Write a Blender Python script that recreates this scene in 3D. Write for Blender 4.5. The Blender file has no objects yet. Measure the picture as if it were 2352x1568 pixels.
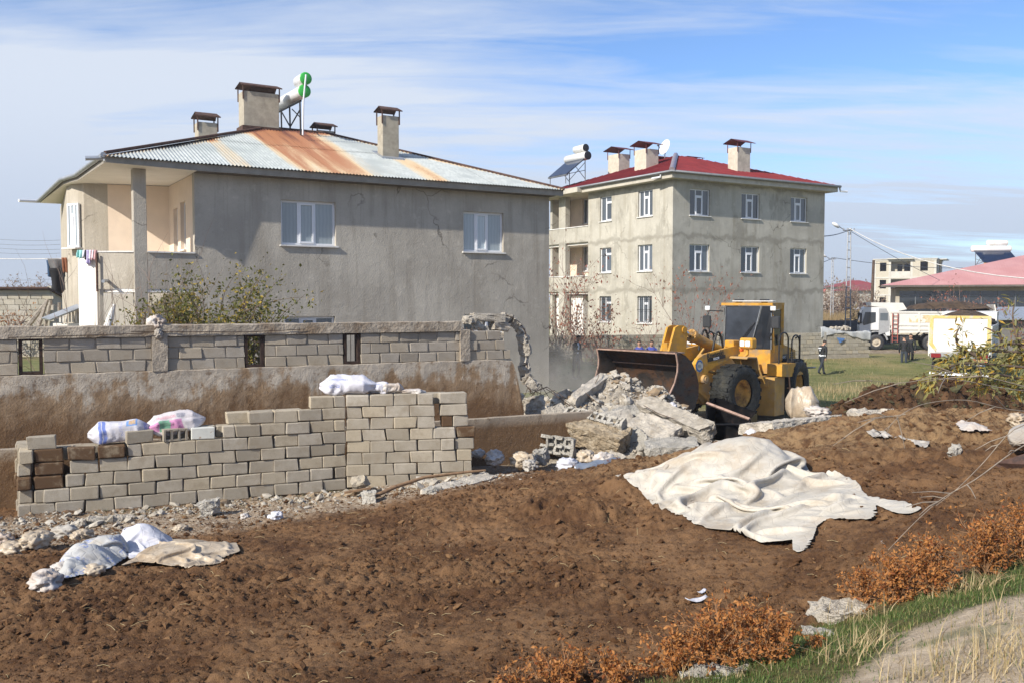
import bpy, bmesh, math, random
import numpy as np
from mathutils import Vector, Matrix, Euler
# ---------------------------------------------------------------- camera, sky, sun, exposure
SC = bpy.context.scene
COL = SC.collection
F, CX, CY, HZ, ZC = 2124.0, 1176.0, 784.0, 687.0, 3.8
TH = math.atan((CY - HZ) / F)
cd = bpy.data.cameras.new('camera'); cam = bpy.data.objects.new('camera', cd); COL.objects.link(cam)
cd.sensor_width = 36.0; cd.lens = 36.0 * F / 2352.0
cd.clip_start = 0.1; cd.clip_end = 6000
cam.location = (0, 0, ZC); cam.rotation_euler = (math.pi / 2 - TH, 0, 0)
SC.camera = cam

SUN_EL = math.radians(35); SUNH = Vector((-0.71, -0.704)).normalized()
TOSUN = Vector((SUNH.x * math.cos(SUN_EL), SUNH.y * math.cos(SUN_EL), math.sin(SUN_EL)))
sd = bpy.data.lights.new('sun', 'SUN'); sd.energy = 4.7; sd.angle = math.radians(0.6); sd.color = (1.0, 0.94, 0.85)
sun = bpy.data.objects.new('sun', sd); COL.objects.link(sun)
sun.rotation_euler = (-TOSUN).to_track_quat('-Z', 'Y').to_euler(); sun.location = (-30, -25, 40)

world = bpy.data.worlds.new('World'); SC.world = world; world.use_nodes = True
nt = world.node_tree; N = nt.nodes; L = nt.links
for n in list(N): N.remove(n)
out = N.new('ShaderNodeOutputWorld'); bg = N.new('ShaderNodeBackground'); bg.inputs[1].default_value = 0.125
sky = N.new('ShaderNodeTexSky'); sky.sky_type = 'NISHITA'; sky.sun_disc = False
sky.sun_elevation = SUN_EL; sky.sun_rotation = math.atan2(SUNH.x, SUNH.y)
sky.altitude = 1700; sky.air_density = 1.0; sky.dust_density = 1.6; sky.ozone_density = 2.0
tc = N.new('ShaderNodeTexCoord'); sep = N.new('ShaderNodeSeparateXYZ'); L.new(tc.outputs['Generated'], sep.inputs[0])
def wm(op, a, b=None, c=None):
    m = N.new('ShaderNodeMath'); m.operation = op
    for i, v in enumerate((a, b, c)):
        if v is None: continue
        if isinstance(v, (int, float)): m.inputs[i].default_value = v
        else: L.new(v, m.inputs[i])
    return m.outputs[0]
# project the view direction on a high cloud layer: thin cirrus
zz = wm('MAXIMUM', sep.outputs[2], 0.02); zz = wm('ADD', zz, 0.12)
cx = wm('DIVIDE', sep.outputs[0], zz); cy = wm('DIVIDE', sep.outputs[1], zz)
comb = N.new('ShaderNodeCombineXYZ'); L.new(cx, comb.inputs[0]); L.new(cy, comb.inputs[1])
mp = N.new('ShaderNodeMapping'); L.new(comb.outputs[0], mp.inputs[0]); mp.inputs['Rotation'].default_value = (0, 0, math.radians(-32)); mp.inputs['Scale'].default_value = (0.5, 1.5, 1); mp.inputs['Location'].default_value = (3.1, 1.7, 0)
n1 = N.new('ShaderNodeTexNoise'); n1.inputs['Scale'].default_value = 0.75; n1.inputs['Detail'].default_value = 7; n1.inputs['Roughness'].default_value = 0.56; n1.inputs['Distortion'].default_value = 0.35; L.new(mp.outputs[0], n1.inputs['Vector'])
mp2 = N.new('ShaderNodeMapping'); L.new(comb.outputs[0], mp2.inputs[0]); mp2.inputs['Scale'].default_value = (0.22, 0.3, 1); mp2.inputs['Location'].default_value = (0.6, 0.2, 0)
n2 = N.new('ShaderNodeTexNoise'); n2.inputs['Scale'].default_value = 1.0; n2.inputs['Detail'].default_value = 3; L.new(mp2.outputs[0], n2.inputs['Vector'])
mp3 = N.new('ShaderNodeMapping'); L.new(comb.outputs[0], mp3.inputs[0]); mp3.inputs['Rotation'].default_value = (0, 0, math.radians(-18)); mp3.inputs['Scale'].default_value = (0.55, 2.4, 1); n3 = N.new('ShaderNodeTexNoise'); n3.inputs['Scale'].default_value = 2.0; n3.inputs['Detail'].default_value = 6; n3.inputs['Roughness'].default_value = 0.62; n3.inputs['Distortion'].default_value = 0.5; L.new(mp3.outputs[0], n3.inputs['Vector'])
# cloud bank drifts in from the west (left): thicker there
bank = wm('MULTIPLY_ADD', sep.outputs[0], -0.22, 0.0)
c = wm('ADD', n1.outputs[0], wm('MULTIPLY_ADD', n2.outputs[0], 0.55, -0.30)); c = wm('ADD', c, bank); c = wm('ADD', c, wm('MULTIPLY_ADD', n3.outputs[0], 0.62, -0.31))
cr = N.new('ShaderNodeMapRange'); cr.inputs['From Min'].default_value = 0.38; cr.inputs['From Max'].default_value = 0.74; cr.inputs['To Max'].default_value = 0.92; 
hz2 = N.new('ShaderNodeMapRange'); hz2.interpolation_type = 'SMOOTHSTEP'; hz2.inputs['From Min'].default_value = 0.22; hz2.inputs['From Max'].default_value = 0.0; L.new(sep.outputs[2], hz2.inputs['Value'])
hz = N.new('ShaderNodeMapRange'); hz.interpolation_type = 'SMOOTHSTEP'; hz.inputs['From Min'].default_value = 0.30; hz.inputs['From Max'].default_value = 0.0; hz.inputs['To Max'].default_value = 0.50; L.new(sep.outputs[2], hz.inputs['Value'])
c = wm('ADD', c, hz.outputs[0]); L.new(c, cr.inputs['Value'])
mix = N.new('ShaderNodeMix'); mix.data_type = 'RGBA'; L.new(cr.outputs[0], mix.inputs[0])
sat = N.new('ShaderNodeMix'); sat.data_type = 'RGBA'; sat.blend_type = 'MULTIPLY'; sat.inputs[0].default_value = 1.0
L.new(sky.outputs[0], sat.inputs[6]); sat.inputs[7].default_value = (0.84, 0.98, 1.16, 1)
L.new(sat.outputs[2], mix.inputs[6]); 
cc = N.new('ShaderNodeMix'); cc.data_type = 'RGBA'; L.new(hz2.outputs[0], cc.inputs[0]); cc.inputs[6].default_value = (4.55, 4.95, 5.6, 1); cc.inputs[7].default_value = (3.2, 3.6, 4.45, 1); L.new(cc.outputs[2], mix.inputs[7])
L.new(mix.outputs[2], bg.inputs[0]); L.new(bg.outputs[0], out.inputs[0])
SC.view_settings.view_transform = 'Standard'; SC.view_settings.look = 'None'; SC.view_settings.gamma = 1.0
SC.view_settings.exposure = 0.40; SC.view_settings.use_curve_mapping = False
SC.render.engine = 'CYCLES'; SC.cycles.use_denoising = True; SC.cycles.max_bounces = 6; SC.cycles.diffuse_bounces = 3
SC.cycles.glossy_bounces = 3; SC.cycles.transmission_bounces = 4; SC.cycles.transparent_max_bounces = 8; SC.cycles.volume_bounces = 1
SC.cycles.caustics_reflective = False; SC.cycles.caustics_refractive = False; SC.cycles.volume_step_rate = 2.0; SC.cycles.volume_max_steps = 96

# ---------------------------------------------------------------- geometry helpers
def ray(x, y):
    a = (x - CX) / F; b = (CY - y) / F
    return np.array([a, math.cos(TH) + b * math.sin(TH), -math.sin(TH) + b * math.cos(TH)])
def W(x, y, d):
    r = ray(x, y); return np.array([0, 0, ZC]) + r * (d / r[1])
def onplane(x, y, p0, n):
    r = ray(x, y); o = np.array([0, 0, ZC]); n = np.array(n, float)
    return o + r * (np.dot(np.array(p0) - o, n) / np.dot(r, n))
def onz(x, y, z):
    r = ray(x, y); return np.array([0, 0, ZC]) + r * ((z - ZC) / r[2])
U = np.array([1.65, 1, 0]) / math.hypot(1.65, 1); V = np.array([-U[1], U[0], 0]); Z3 = np.array([0, 0, 1.0])

def sstep(a, b, x):
    t = np.clip((np.asarray(x, float) - a) / (b - a), 0, 1); return t * t * (3 - 2 * t)
def _hash(ix, iy, iz, seed):
    h = (ix.astype(np.int64) * 374761393 + iy.astype(np.int64) * 668265263 + iz.astype(np.int64) * 2147483647 + seed * 974634777) & 0xffffffff
    h = ((h ^ (h >> 13)) * 1274126177) & 0xffffffff
    h = (h ^ (h >> 16)) & 0xffffffff
    return h.astype(np.float64) / 4294967295.0
def vnoise(x, y, z=None, seed=0):
    x = np.asarray(x, float); y = np.asarray(y, float); z = np.zeros_like(x) if z is None else np.asarray(z, float)
    ix, iy, iz = np.floor(x), np.floor(y), np.floor(z)
    fx, fy, fz = x - ix, y - iy, z - iz
    fx = fx * fx * fx * (fx * (fx * 6 - 15) + 10); fy = fy * fy * fy * (fy * (fy * 6 - 15) + 10); fz = fz * fz * fz * (fz * (fz * 6 - 15) + 10)
    def hh(a, b, c): return _hash(ix + a, iy + b, iz + c, seed)
    flat = bool(np.all(z == 0))
    def lay(c):
        u = hh(0, 0, c) * (1 - fx) + hh(1, 0, c) * fx; v = hh(0, 1, c) * (1 - fx) + hh(1, 1, c) * fx
        return u * (1 - fy) + v * fy
    if flat: return lay(0) * 2 - 1
    return (lay(0) * (1 - fz) + lay(1) * fz) * 2 - 1
def fbm(x, y, z=None, oct=4, seed=0, gain=0.5):
    s = 0; a = 1.0; t = 0
    for i in range(oct):
        k = 2.03 ** i
        s = s + a * vnoise(np.asarray(x) * k + 13.7 * i, np.asarray(y) * k - 7.1 * i, None if z is None else np.asarray(z) * k + 3.3 * i, seed + i); t += a; a *= gain
    return s / t
def vor(x, y, seed=0):
    x = np.asarray(x, float); y = np.asarray(y, float); ix = np.floor(x); iy = np.floor(y)
    d1 = np.full(x.shape, 9.0); d2 = np.full(x.shape, 9.0); cell = np.zeros(x.shape)
    for a in (-1, 0, 1):
        for b in (-1, 0, 1):
            h1 = _hash(ix + a, iy + b, ix * 0, seed); h2 = _hash(ix + a, iy + b, ix * 0 + 1, seed)
            d = np.hypot(ix + a + h1 - x, iy + b + h2 - y)
            nw = d < d1; d2 = np.where(nw, d1, np.minimum(d2, d)); cell = np.where(nw, _hash(ix + a, iy + b, ix * 0 + 2, seed), cell); d1 = np.where(nw, d, d1)
    return d1, d2, cell

def setup(o, label=None, cat=None, group=None, kind=None):
    if label: o['label'] = label
    if cat: o['category'] = cat
    if group: o['group'] = group
    if kind: o['kind'] = kind
    return o
def empty(name, loc=(0, 0, 0), rotz=0.0, label=None, cat=None, group=None, parent=None):
    o = bpy.data.objects.new(name, None); o.empty_display_size = 0.2; COL.objects.link(o); o.location = loc; o.rotation_euler = (0, 0, rotz)
    if parent: o.parent = parent
    return setup(o, label, cat, group)
def addobj(name, me, parent=None, mats=None):
    o = bpy.data.objects.new(name, me); COL.objects.link(o)
    if parent is not None: o.parent = parent
    if mats and not me.materials and mats != [None]:
        for m in (mats if isinstance(mats, (list, tuple)) else [mats]): me.materials.append(m)
    return o
def npmesh(name, v, f, smooth=True):
    """fast mesh from numpy arrays: v (n,3), f (m,3|4)"""
    v = np.asarray(v, np.float32); f = np.asarray(f, np.int32)
    me = bpy.data.meshes.new(name); k = f.shape[1]
    me.vertices.add(len(v)); me.vertices.foreach_set('co', v.ravel())
    me.loops.add(f.size); me.loops.foreach_set('vertex_index', f.ravel())
    me.polygons.add(len(f)); me.polygons.foreach_set('loop_start', np.arange(0, f.size, k, dtype=np.int32))
    try: me.polygons.foreach_set('loop_total', np.full(len(f), k, np.int32))
    except Exception: pass
    me.polygons.foreach_set('use_smooth', np.full(len(f), smooth, bool))
    me.update(calc_edges=True); me.validate()
    return me
def vattr(me, name, vals, kind='FLOAT'):
    a = me.attributes.new(name, kind, 'POINT')
    a.data.foreach_set('value' if kind == 'FLOAT' else 'vector', np.asarray(vals, np.float32).ravel()); return a
def gridfaces(nu, nv):
    i = np.arange(nu - 1)[:, None] * nv + np.arange(nv - 1)[None, :]
    return np.stack([i, i + nv, i + nv + 1, i + 1], -1).reshape(-1, 4)

class MB:
    """collects shapes into one mesh"""
    def __init__(s): s.v = []; s.f = []; s.m = []; s.sm = []; s.T = None
    def _add(s, vs, fs, m=0, smooth=False):
        o = len(s.v)
        for p in vs:
            p = Vector(p); s.v.append(s.T @ p if s.T is not None else p)
        for f in fs: s.f.append([o + i for i in f]); s.m.append(m); s.sm.append(smooth)
        return s
    def box(s, x0, x1, y0, y1, z0, z1, m=0):
        v = [(x0, y0, z0), (x1, y0, z0), (x1, y1, z0), (x0, y1, z0), (x0, y0, z1), (x1, y0, z1), (x1, y1, z1), (x0, y1, z1)]
        return s._add(v, [(0, 3, 2, 1), (4, 5, 6, 7), (0, 1, 5, 4), (1, 2, 6, 5), (2, 3, 7, 6), (3, 0, 4, 7)], m)
    def bbox(s, x0, x1, y0, y1, z0, z1, b=0.02, m=0):
        """box with chamfered edges"""
        bm = bmesh.new(); bmesh.ops.create_cube(bm, size=1.0)
        for v in bm.verts: v.co = ((x0 + x1) / 2 + v.co.x * (x1 - x0), (y0 + y1) / 2 + v.co.y * (y1 - y0), (z0 + z1) / 2 + v.co.z * (z1 - z0))
        bmesh.ops.bevel(bm, geom=bm.edges[:], offset=b, segments=1, affect='EDGES')
        bm.verts.index_update(); r = s._add([v.co.copy() for v in bm.verts], [[v.index for v in f.verts] for f in bm.faces], m); bm.free(); return r
    def prism(s, poly, h0, h1, axis='z', m=0):
        """poly: 2D points ccw; axis z: (x,y)->(x,y,h); y: (x,z)->(x,h,z); x: (y,z)->(h,y,z)"""
        def P(p, h): return {'z': (p[0], p[1], h), 'y': (p[0], h, p[1]), 'x': (h, p[0], p[1])}[axis]
        n = len(poly); v = [P(p, h0) for p in poly] + [P(p, h1) for p in poly]
        fs = [list(range(n))[::-1], list(range(n, 2 * n))] + [(i, (i + 1) % n, n + (i + 1) % n, n + i) for i in range(n)]
        return s._add(v, fs, m)
    def cyl(s, p0, p1, r0, r1=None, n=12, m=0, caps=True, smooth=True):
        r1 = r0 if r1 is None else r1
        return s.tube([p0, p1], [r0, r1], n, m, caps, smooth)
    def tube(s, pts, rad, n=8, m=0, caps=True, smooth=True):
        pts = [Vector(p) for p in pts]; k = len(pts)
        if not isinstance(rad, (list, tuple, np.ndarray)): rad = [rad] * k
        vs = []; prev = None
        for i, p in enumerate(pts):
            t = (pts[min(i + 1, k - 1)] - pts[max(i - 1, 0)])
            t = t.normalized() if t.length > 1e-9 else Vector((0, 0, 1))
            if prev is None:
                a = Vector((0, 0, 1)) if abs(t.z) < 0.9 else Vector((1, 0, 0)); e1 = t.cross(a).normalized()
            else:
                e1 = (prev - t * prev.dot(t)); e1 = e1.normalized() if e1.length > 1e-6 else t.orthogonal().normalized()
            prev = e1; e2 = t.cross(e1)
            for j in range(n):
                a = 2 * math.pi * j / n; vs.append(p + (e1 * math.cos(a) + e2 * math.sin(a)) * rad[i])
        fs = [(i * n + j, i * n + (j + 1) % n, (i + 1) * n + (j + 1) % n, (i + 1) * n + j) for i in range(k - 1) for j in range(n)]
        s._add(vs, fs, m, smooth)
        if caps:
            s._add(vs[:n], [list(range(n))[::-1]], m); s._add(vs[-n:], [list(range(n))], m)
        return s
    def lathe(s, prof, origin, axis, n=24, m=0, smooth=True, close=False):
        """prof: list of (r, h) along axis"""
        ax = Vector(axis).normalized(); e1 = ax.orthogonal().normalized(); e2 = ax.cross(e1); o = Vector(origin); k = len(prof)
        vs = [o + ax * h + (e1 * math.cos(2 * math.pi * j / n) + e2 * math.sin(2 * math.pi * j / n)) * r for r, h in prof for j in range(n)]
        rng = k if close else k - 1
        fs = [(i * n + j, i * n + (j + 1) % n, ((i + 1) % k) * n + (j + 1) % n, ((i + 1) % k) * n + j) for i in range(rng) for j in range(n)]
        return s._add(vs, fs, m, smooth)
    def quad(s, a, b, c, d, m=0): return s._add([a, b, c, d], [(0, 1, 2, 3)], m)
    def tri(s, a, b, c, m=0): return s._add([a, b, c], [(0, 1, 2)], m)
    def poly(s, pts, m=0): return s._add(pts, [list(range(len(pts)))], m)
    def mesh(s, name):
        me = bpy.data.meshes.new(name); me.from_pydata([tuple(v) for v in s.v], [], s.f)
        me.polygons.foreach_set('material_index', s.m); me.polygons.foreach_set('use_smooth', s.sm); me.update()
        return me
    def build(s, name, mats, parent=None, fix=True):
        me = s.mesh(name)
        if fix:
            bm = bmesh.new(); bm.from_mesh(me); bmesh.ops.recalc_face_normals(bm, faces=bm.faces[:]); bm.to_mesh(me); bm.free()
        return addobj(name, me, parent, mats)

# ---------------------------------------------------------------- materials
_M = {}
def lin(r, g, b):
    return tuple(((c / 255) / 12.92 if c / 255 <= 0.04045 else ((c / 255 + 0.055) / 1.055) ** 2.4) for c in (r, g, b)) + (1,)
class NT:
    def __init__(s, name):
        s.mat = bpy.data.materials.new(name); s.mat.use_nodes = True; s.t = s.mat.node_tree; s.N = s.t.nodes; s.L = s.t.links
        s.p = s.N['Principled BSDF']; s._pos = None
    def link(s, a, b): s.L.new(a, b)
    def val(s, sock, v):
        if isinstance(v, (int, float)): sock.default_value = v
        elif isinstance(v, (tuple, list)): sock.default_value = tuple(v) if len(v) == 4 or sock.type == 'VECTOR' else tuple(v) + (1,)
        else: s.L.new(v, sock)
    def pos(s, kind='geo'):
        if kind == 'geo':
            if s._pos is None: s._pos = s.N.new('ShaderNodeNewGeometry').outputs['Position']
            return s._pos
        t = s.N.new('ShaderNodeTexCoord'); return t.outputs[{'obj': 'Object', 'uv': 'UV', 'gen': 'Generated'}[kind]]
    def attr(s, name, vec=False):
        a = s.N.new('ShaderNodeAttribute'); a.attribute_name = name; return a.outputs['Vector' if vec else 'Fac']
    def rnd(s): return s.N.new('ShaderNodeObjectInfo').outputs['Random']
    def m(s, op, a, b=None, c=None, clamp=False):
        n = s.N.new('ShaderNodeMath'); n.operation = op; n.use_clamp = clamp
        for i, v in enumerate((a, b, c)):
            if v is not None: s.val(n.inputs[i], v)
        return n.outputs[0]
    def noise(s, scale, detail=4, rough=0.55, vec=None, stretch=None, dist=0.0, loc=None):
        n = s.N.new('ShaderNodeTexNoise'); n.inputs['Scale'].default_value = scale; n.inputs['Detail'].default_value = detail; n.inputs['Roughness'].default_value = rough; n.inputs['Distortion'].default_value = dist
        v = s.pos() if vec is None else vec
        if stretch or loc:
            mp = s.N.new('ShaderNodeMapping'); s.L.new(v, mp.inputs[0]); mp.inputs['Scale'].default_value = stretch or (1, 1, 1); mp.inputs['Location'].default_value = loc or (0, 0, 0); v = mp.outputs[0]
        s.L.new(v, n.inputs['Vector']); return n.outputs[0]
    def voro(s, scale, feature='F1', vec=None, rand=1.0):
        n = s.N.new('ShaderNodeTexVoronoi'); n.feature = feature; n.inputs['Scale'].default_value = scale; n.inputs['Randomness'].default_value = rand
        s.L.new(s.pos() if vec is None else vec, n.inputs['Vector']); return n.outputs['Distance']
    def rmap(s, v, a, b, c=0.0, d=1.0, smooth=True):
        n = s.N.new('ShaderNodeMapRange'); n.interpolation_type = 'SMOOTHSTEP' if smooth else 'LINEAR'
        s.val(n.inputs['Value'], v)
        for k, x in zip(('From Min', 'From Max', 'To Min', 'To Max'), (a, b, c, d)): n.inputs[k].default_value = x
        return n.outputs[0]
    def mix(s, f, a, b, mode='MIX'):
        n = s.N.new('ShaderNodeMix'); n.data_type = 'RGBA'; n.blend_type = mode
        s.val(n.inputs[0], f); s.val(n.inputs[6], a); s.val(n.inputs[7], b); return n.outputs[2]
    def bump(s, h, strength=0.5, dist=0.02):
        n = s.N.new('ShaderNodeBump'); n.inputs['Strength'].default_value = strength; n.inputs['Distance'].default_value = dist
        s.val(n.inputs['Height'], h); s.L.new(n.outputs[0], s.p.inputs['Normal']); return n
    def done(s, col, rough=0.8, metal=0.0, spec=0.4):
        s.val(s.p.inputs['Base Color'], col); s.val(s.p.inputs['Roughness'], rough); s.val(s.p.inputs['Metallic'], metal); s.val(s.p.inputs['Specular IOR Level'], spec)
        return s.mat
def pm(name, col, rough=0.7, metal=0.0, var=0.12, scale=6.0, bump=0.0, bscale=40.0, bdist=0.01, spec=0.4, rnd=0.0, dirt=None, dscale=1.5, dlo=0.5, dhi=0.75):
    """general procedural material: colour with noise variation, optional dirt colour, bump, per-object variation"""
    if name in _M: return _M[name]
    t = NT(name); c = tuple(col)[:3]
    n = t.noise(scale, 5, 0.6)
    dark = tuple(x * (1 - var) for x in c) + (1,); lite = tuple(min(1, x * (1 + var)) for x in c) + (1,)
    k = t.mix(t.rmap(n, 0.3, 0.7), dark, lite)
    if dirt is not None:
        d = t.noise(dscale, 6, 0.65); k = t.mix(t.rmap(d, dlo, dhi), k, tuple(dirt)[:3] + (1,))
    if rnd:
        r = t.m('MULTIPLY_ADD', t.rnd(), 2 * rnd, 1 - rnd); k = t.mix(1.0, k, t._grey(r), 'MULTIPLY')
    if bump: t.bump(t.noise(bscale, 4, 0.6), bump, bdist)
    _M[name] = t.done(k, rough, metal, spec); return _M[name]
def _grey(s, r):
    n = s.N.new('ShaderNodeCombineColor')
    for i in range(3): s.L.new(r, n.inputs[i])
    return n.outputs[0]
NT._grey = _grey
# ---------------------------------------------------------------- terrain
def base_h(x, y):
    """the flat lot: yard by the grey house is higher, lawn on the right is low and rises again to the far wall"""
    h = 0.62 * (1 - sstep(-1.0, 6.0, x - 0.12 * (y - 16)))
    h = h + 0.32 * (1 - sstep(-14, -4, x)) * sstep(18, 24, y)
    h = h + 0.45 * sstep(46.5, 51.5, y) * sstep(0, 6, x)
    h = h + 0.10 * sstep(17, 13, y)
    return h
_cp = []   # control points of the manure heap and the bank: image x, image y, distance
for x, y, d in [(0,1568,7.0),(600,1568,6.3),(1200,1568,6.0),(1600,1568,5.3),(1900,1568,4.7),(2352,1568,3.8),(-500,1568,7.6),(2800,1568,3.4),
                (0,1400,8.8),(600,1400,8.3),(1200,1400,8.0),(1600,1400,7.6),(1900,1430,6.6),(2352,1400,5.0),(2700,1400,4.6),
                (0,1290,10.7),(300,1280,11.0),(600,1250,11.2),(1000,1250,10.8),(1200,1250,10.4),(1500,1250,9.7),(1800,1260,9.0),(2100,1290,7.6),(2352,1250,6.9),
                (60,1235,12.4),(250,1195,13.4),(450,1175,14.0),(620,1160,14.5),(800,1135,15.2),(950,1120,15.3),
                (1000,1150,13.4),(1200,1150,12.6),(1400,1150,12.0),(1500,1120,12.3),(1750,1150,11.0),(1950,1150,10.0),(2150,1150,9.5),(2352,1150,9.0),
                (1130,1100,15.3),(1400,1066,14.8),(1700,1012,14.5),(1900,972,14.2),(2060,948,14.0),(2352,955,13.2),(2600,960,13.0),
                (2000,1030,12.2),(2200,1030,11.9),(2352,1040,11.0),(1300,1100,14.0),(1550,1065,13.8)]:
    _cp.append(W(x, y, d))
for x, y in [(-9,12),(-9,9),(-9,15.6),(-5,16.5),(-2,16.8),(0,16.9)]: _cp.append(np.array([x, y, 0.62]))
for x, y in [(1.5,17.0),(4,17.4),(6.5,17.6),(9,17.6)]: _cp.append(np.array([x, y, 0.35]))
_cp = np.array(_cp)
def _tps(c, v, reg=0.02):
    n = len(c); d = np.hypot(c[:, None, 0] - c[None, :, 0], c[:, None, 1] - c[None, :, 1])
    K = np.where(d > 0, d * d * np.log(np.maximum(d, 1e-9)), 0) + np.eye(n) * reg
    P = np.c_[np.ones(n), c]; A = np.block([[K, P], [P.T, np.zeros((3, 3))]])
    return np.linalg.solve(A, np.r_[v, 0, 0, 0])
_tw = _tps(_cp[:, :2], _cp[:, 2])
def heap_h(x, y):
    x = np.asarray(x, float); y = np.asarray(y, float); r = np.full(x.shape, _tw[-3]) + _tw[-2] * x + _tw[-1] * y
    for (cx_, cy_, _), w in zip(_cp, _tw[:-3]):
        d2 = (x - cx_) ** 2 + (y - cy_) ** 2; r = r + w * 0.5 * d2 * np.log(np.maximum(d2, 1e-12))
    return r
def far_heap(x, y):
    """dark manure heap on the lawn behind the crest"""
    h = 0
    for px, d, w, hh in [(1905,20.0,0.9,0.95),(1960,20.3,1.1,1.30),(2040,20.8,1.3,1.65),(2140,21.1,1.3,1.90),(2225,21.3,1.3,1.85),(2300,21.2,1.3,1.45),(1870,19.6,0.7,0.6)]:
        cx_ = (px - CX) / F * d; h = np.maximum(h, hh * np.exp(-(((x - cx_) / w) ** 2 + ((y - d) / 1.7) ** 2)))
    return h
def ground_z(x, y):
    """height of the walkable surface at one point or array"""
    x = np.asarray(x, float); y = np.asarray(y, float)
    b = base_h(x, y); k = sstep(16.9, 15.6, y) * sstep(-11, -9.5, x)
    return b * (1 - k) + heap_h(x, y) * k
def gz(x, y): return float(ground_z(np.array([x], float), np.array([y], float))[0])
# boundary between manure and the grassy bank at lower right, in world XY (left side of the curve is manure)
_bank = np.array([W(x, y, d)[:2] for x, y, d in [(900,1640,5.2),(1180,1575,5.6),(1500,1545,5.6),(1700,1510,5.9),(1830,1440,6.5),(1900,1405,6.8),(2050,1390,6.7),(2200,1340,6.7),(2352,1290,6.7),(2700,1230,6.9)]])
def bank_d(x, y):
    """signed distance-like value: positive on the bank side (towards the camera)"""
    x = np.asarray(x, float); yb = np.interp(x, _bank[:, 0], _bank[:, 1], left=3.5, right=_bank[-1, 1]); return yb - np.asarray(y, float)

def make_soil():
    t = NT('soil_surface')
    P = t.pos()
    n1 = t.noise(0.9, 5, 0.6); n2 = t.noise(7, 6, 0.65); n3 = t.noise(60, 4, 0.7); n4 = t.noise(230, 2, 0.6)
    c = t.mix(t.rmap(n2, 0.30, 0.72), (0.086, 0.043, 0.020, 1), (0.205, 0.110, 0.051, 1))
    c = t.mix(t.m('MULTIPLY', t.rmap(n1, 0.44, 0.64), 0.95), c, (0.215, 0.120, 0.058, 1))
    c = t.mix(t.m('MULTIPLY', t.rmap(n1, 0.50, 0.32), 0.5), c, (0.058, 0.023, 0.010, 1))
    c = t.mix(t.m('MULTIPLY', t.rmap(n3, 0.55, 0.75), 0.40), c, (0.25, 0.145, 0.068, 1))
    c = t.mix(t.m('MULTIPLY', t.rmap(n4, 0.66, 0.72), 0.5), c, (0.36, 0.26, 0.15, 1))
    # dry crust near the top of the heap, grit along the wall
    c = t.mix(t.m('MULTIPLY', t.attr('crust'), t.rmap(n2, 0.35, 0.6)), c, (0.30, 0.195, 0.10, 1))
    g = t.voro(34); gr = t.mix(t.rmap(t.noise(14, 4), 0.35, 0.65), (0.24, 0.165, 0.10, 1), (0.42, 0.34, 0.25, 1))
    gr = t.mix(t.rmap(g, 0.22, 0.12), gr, (0.62, 0.57, 0.49, 1))
    c = t.mix(t.attr('grit'), c, gr)
    sand = t.mix(t.rmap(t.noise(9, 6, 0.65), 0.3, 0.7), (0.43, 0.335, 0.23, 1), (0.60, 0.49, 0.36, 1))
    sand = t.mix(t.rmap(t.voro(70), 0.2, 0.1), sand, (0.6, 0.55, 0.48, 1))
    c = t.mix(t.attr('sand'), c, sand)
    gcol = t.mix(t.rmap(t.noise(30, 4), 0.35, 0.65), (0.055, 0.085, 0.025, 1), (0.13, 0.155, 0.05, 1))
    c = t.mix(t.attr('turf'), c, gcol)
    h = t.m('ADD', t.m('MULTIPLY', t.noise(28, 6, 0.7), 1.0), t.m('MULTIPLY', n4, 0.25))
    t.bump(h, 0.9, 0.035)
    return t.done(c, 0.92, 0, 0.2)
def make_lawn():
    t = NT('lawn_surface')
    n1 = t.noise(0.14, 4, 0.55); n2 = t.noise(1.6, 5, 0.6, stretch=(0.5, 1.2, 1)); n3 = t.noise(9, 4, 0.65)
    g = t.mix(t.rmap(n2, 0.3, 0.7), (0.115, 0.135, 0.043, 1), (0.215, 0.205, 0.085, 1))
    g = t.mix(t.m('MULTIPLY', t.rmap(n1, 0.48, 0.68), 0.75), g, (0.32, 0.245, 0.12, 1))
    g = t.mix(t.m('MULTIPLY', t.rmap(n3, 0.5, 0.75), 0.45), g, (0.27, 0.26, 0.11, 1))
    e = t.mix(t.rmap(t.noise(2.5, 6, 0.65), 0.35, 0.65), (0.17, 0.125, 0.08, 1), (0.40, 0.33, 0.25, 1))
    c = t.mix(t.attr('earth'), g, e)
    far = t.mix(t.rmap(t.noise(0.02, 4), 0.4, 0.6), (0.21, 0.17, 0.085, 1), (0.15, 0.145, 0.065, 1))
    c = t.mix(t.attr('far'), c, far)
    t.bump(t.noise(24, 5, 0.7), 0.8, 0.05)
    return t.done(c, 0.95, 0, 0.15)
def nonuni(a, b, fine0, fine1, step, grow=1.25):
    xs = list(np.arange(fine0, fine1 + 1e-6, step)); s = step; x = xs[-1]
    while x < b: s *= grow; x = x + s; xs.append(min(x, b + 1))
    s = step; x = xs[0]; pre = []
    while x > a: s *= grow; x = x - s; pre.append(x)
    return np.array(pre[::-1] + xs)
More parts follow.
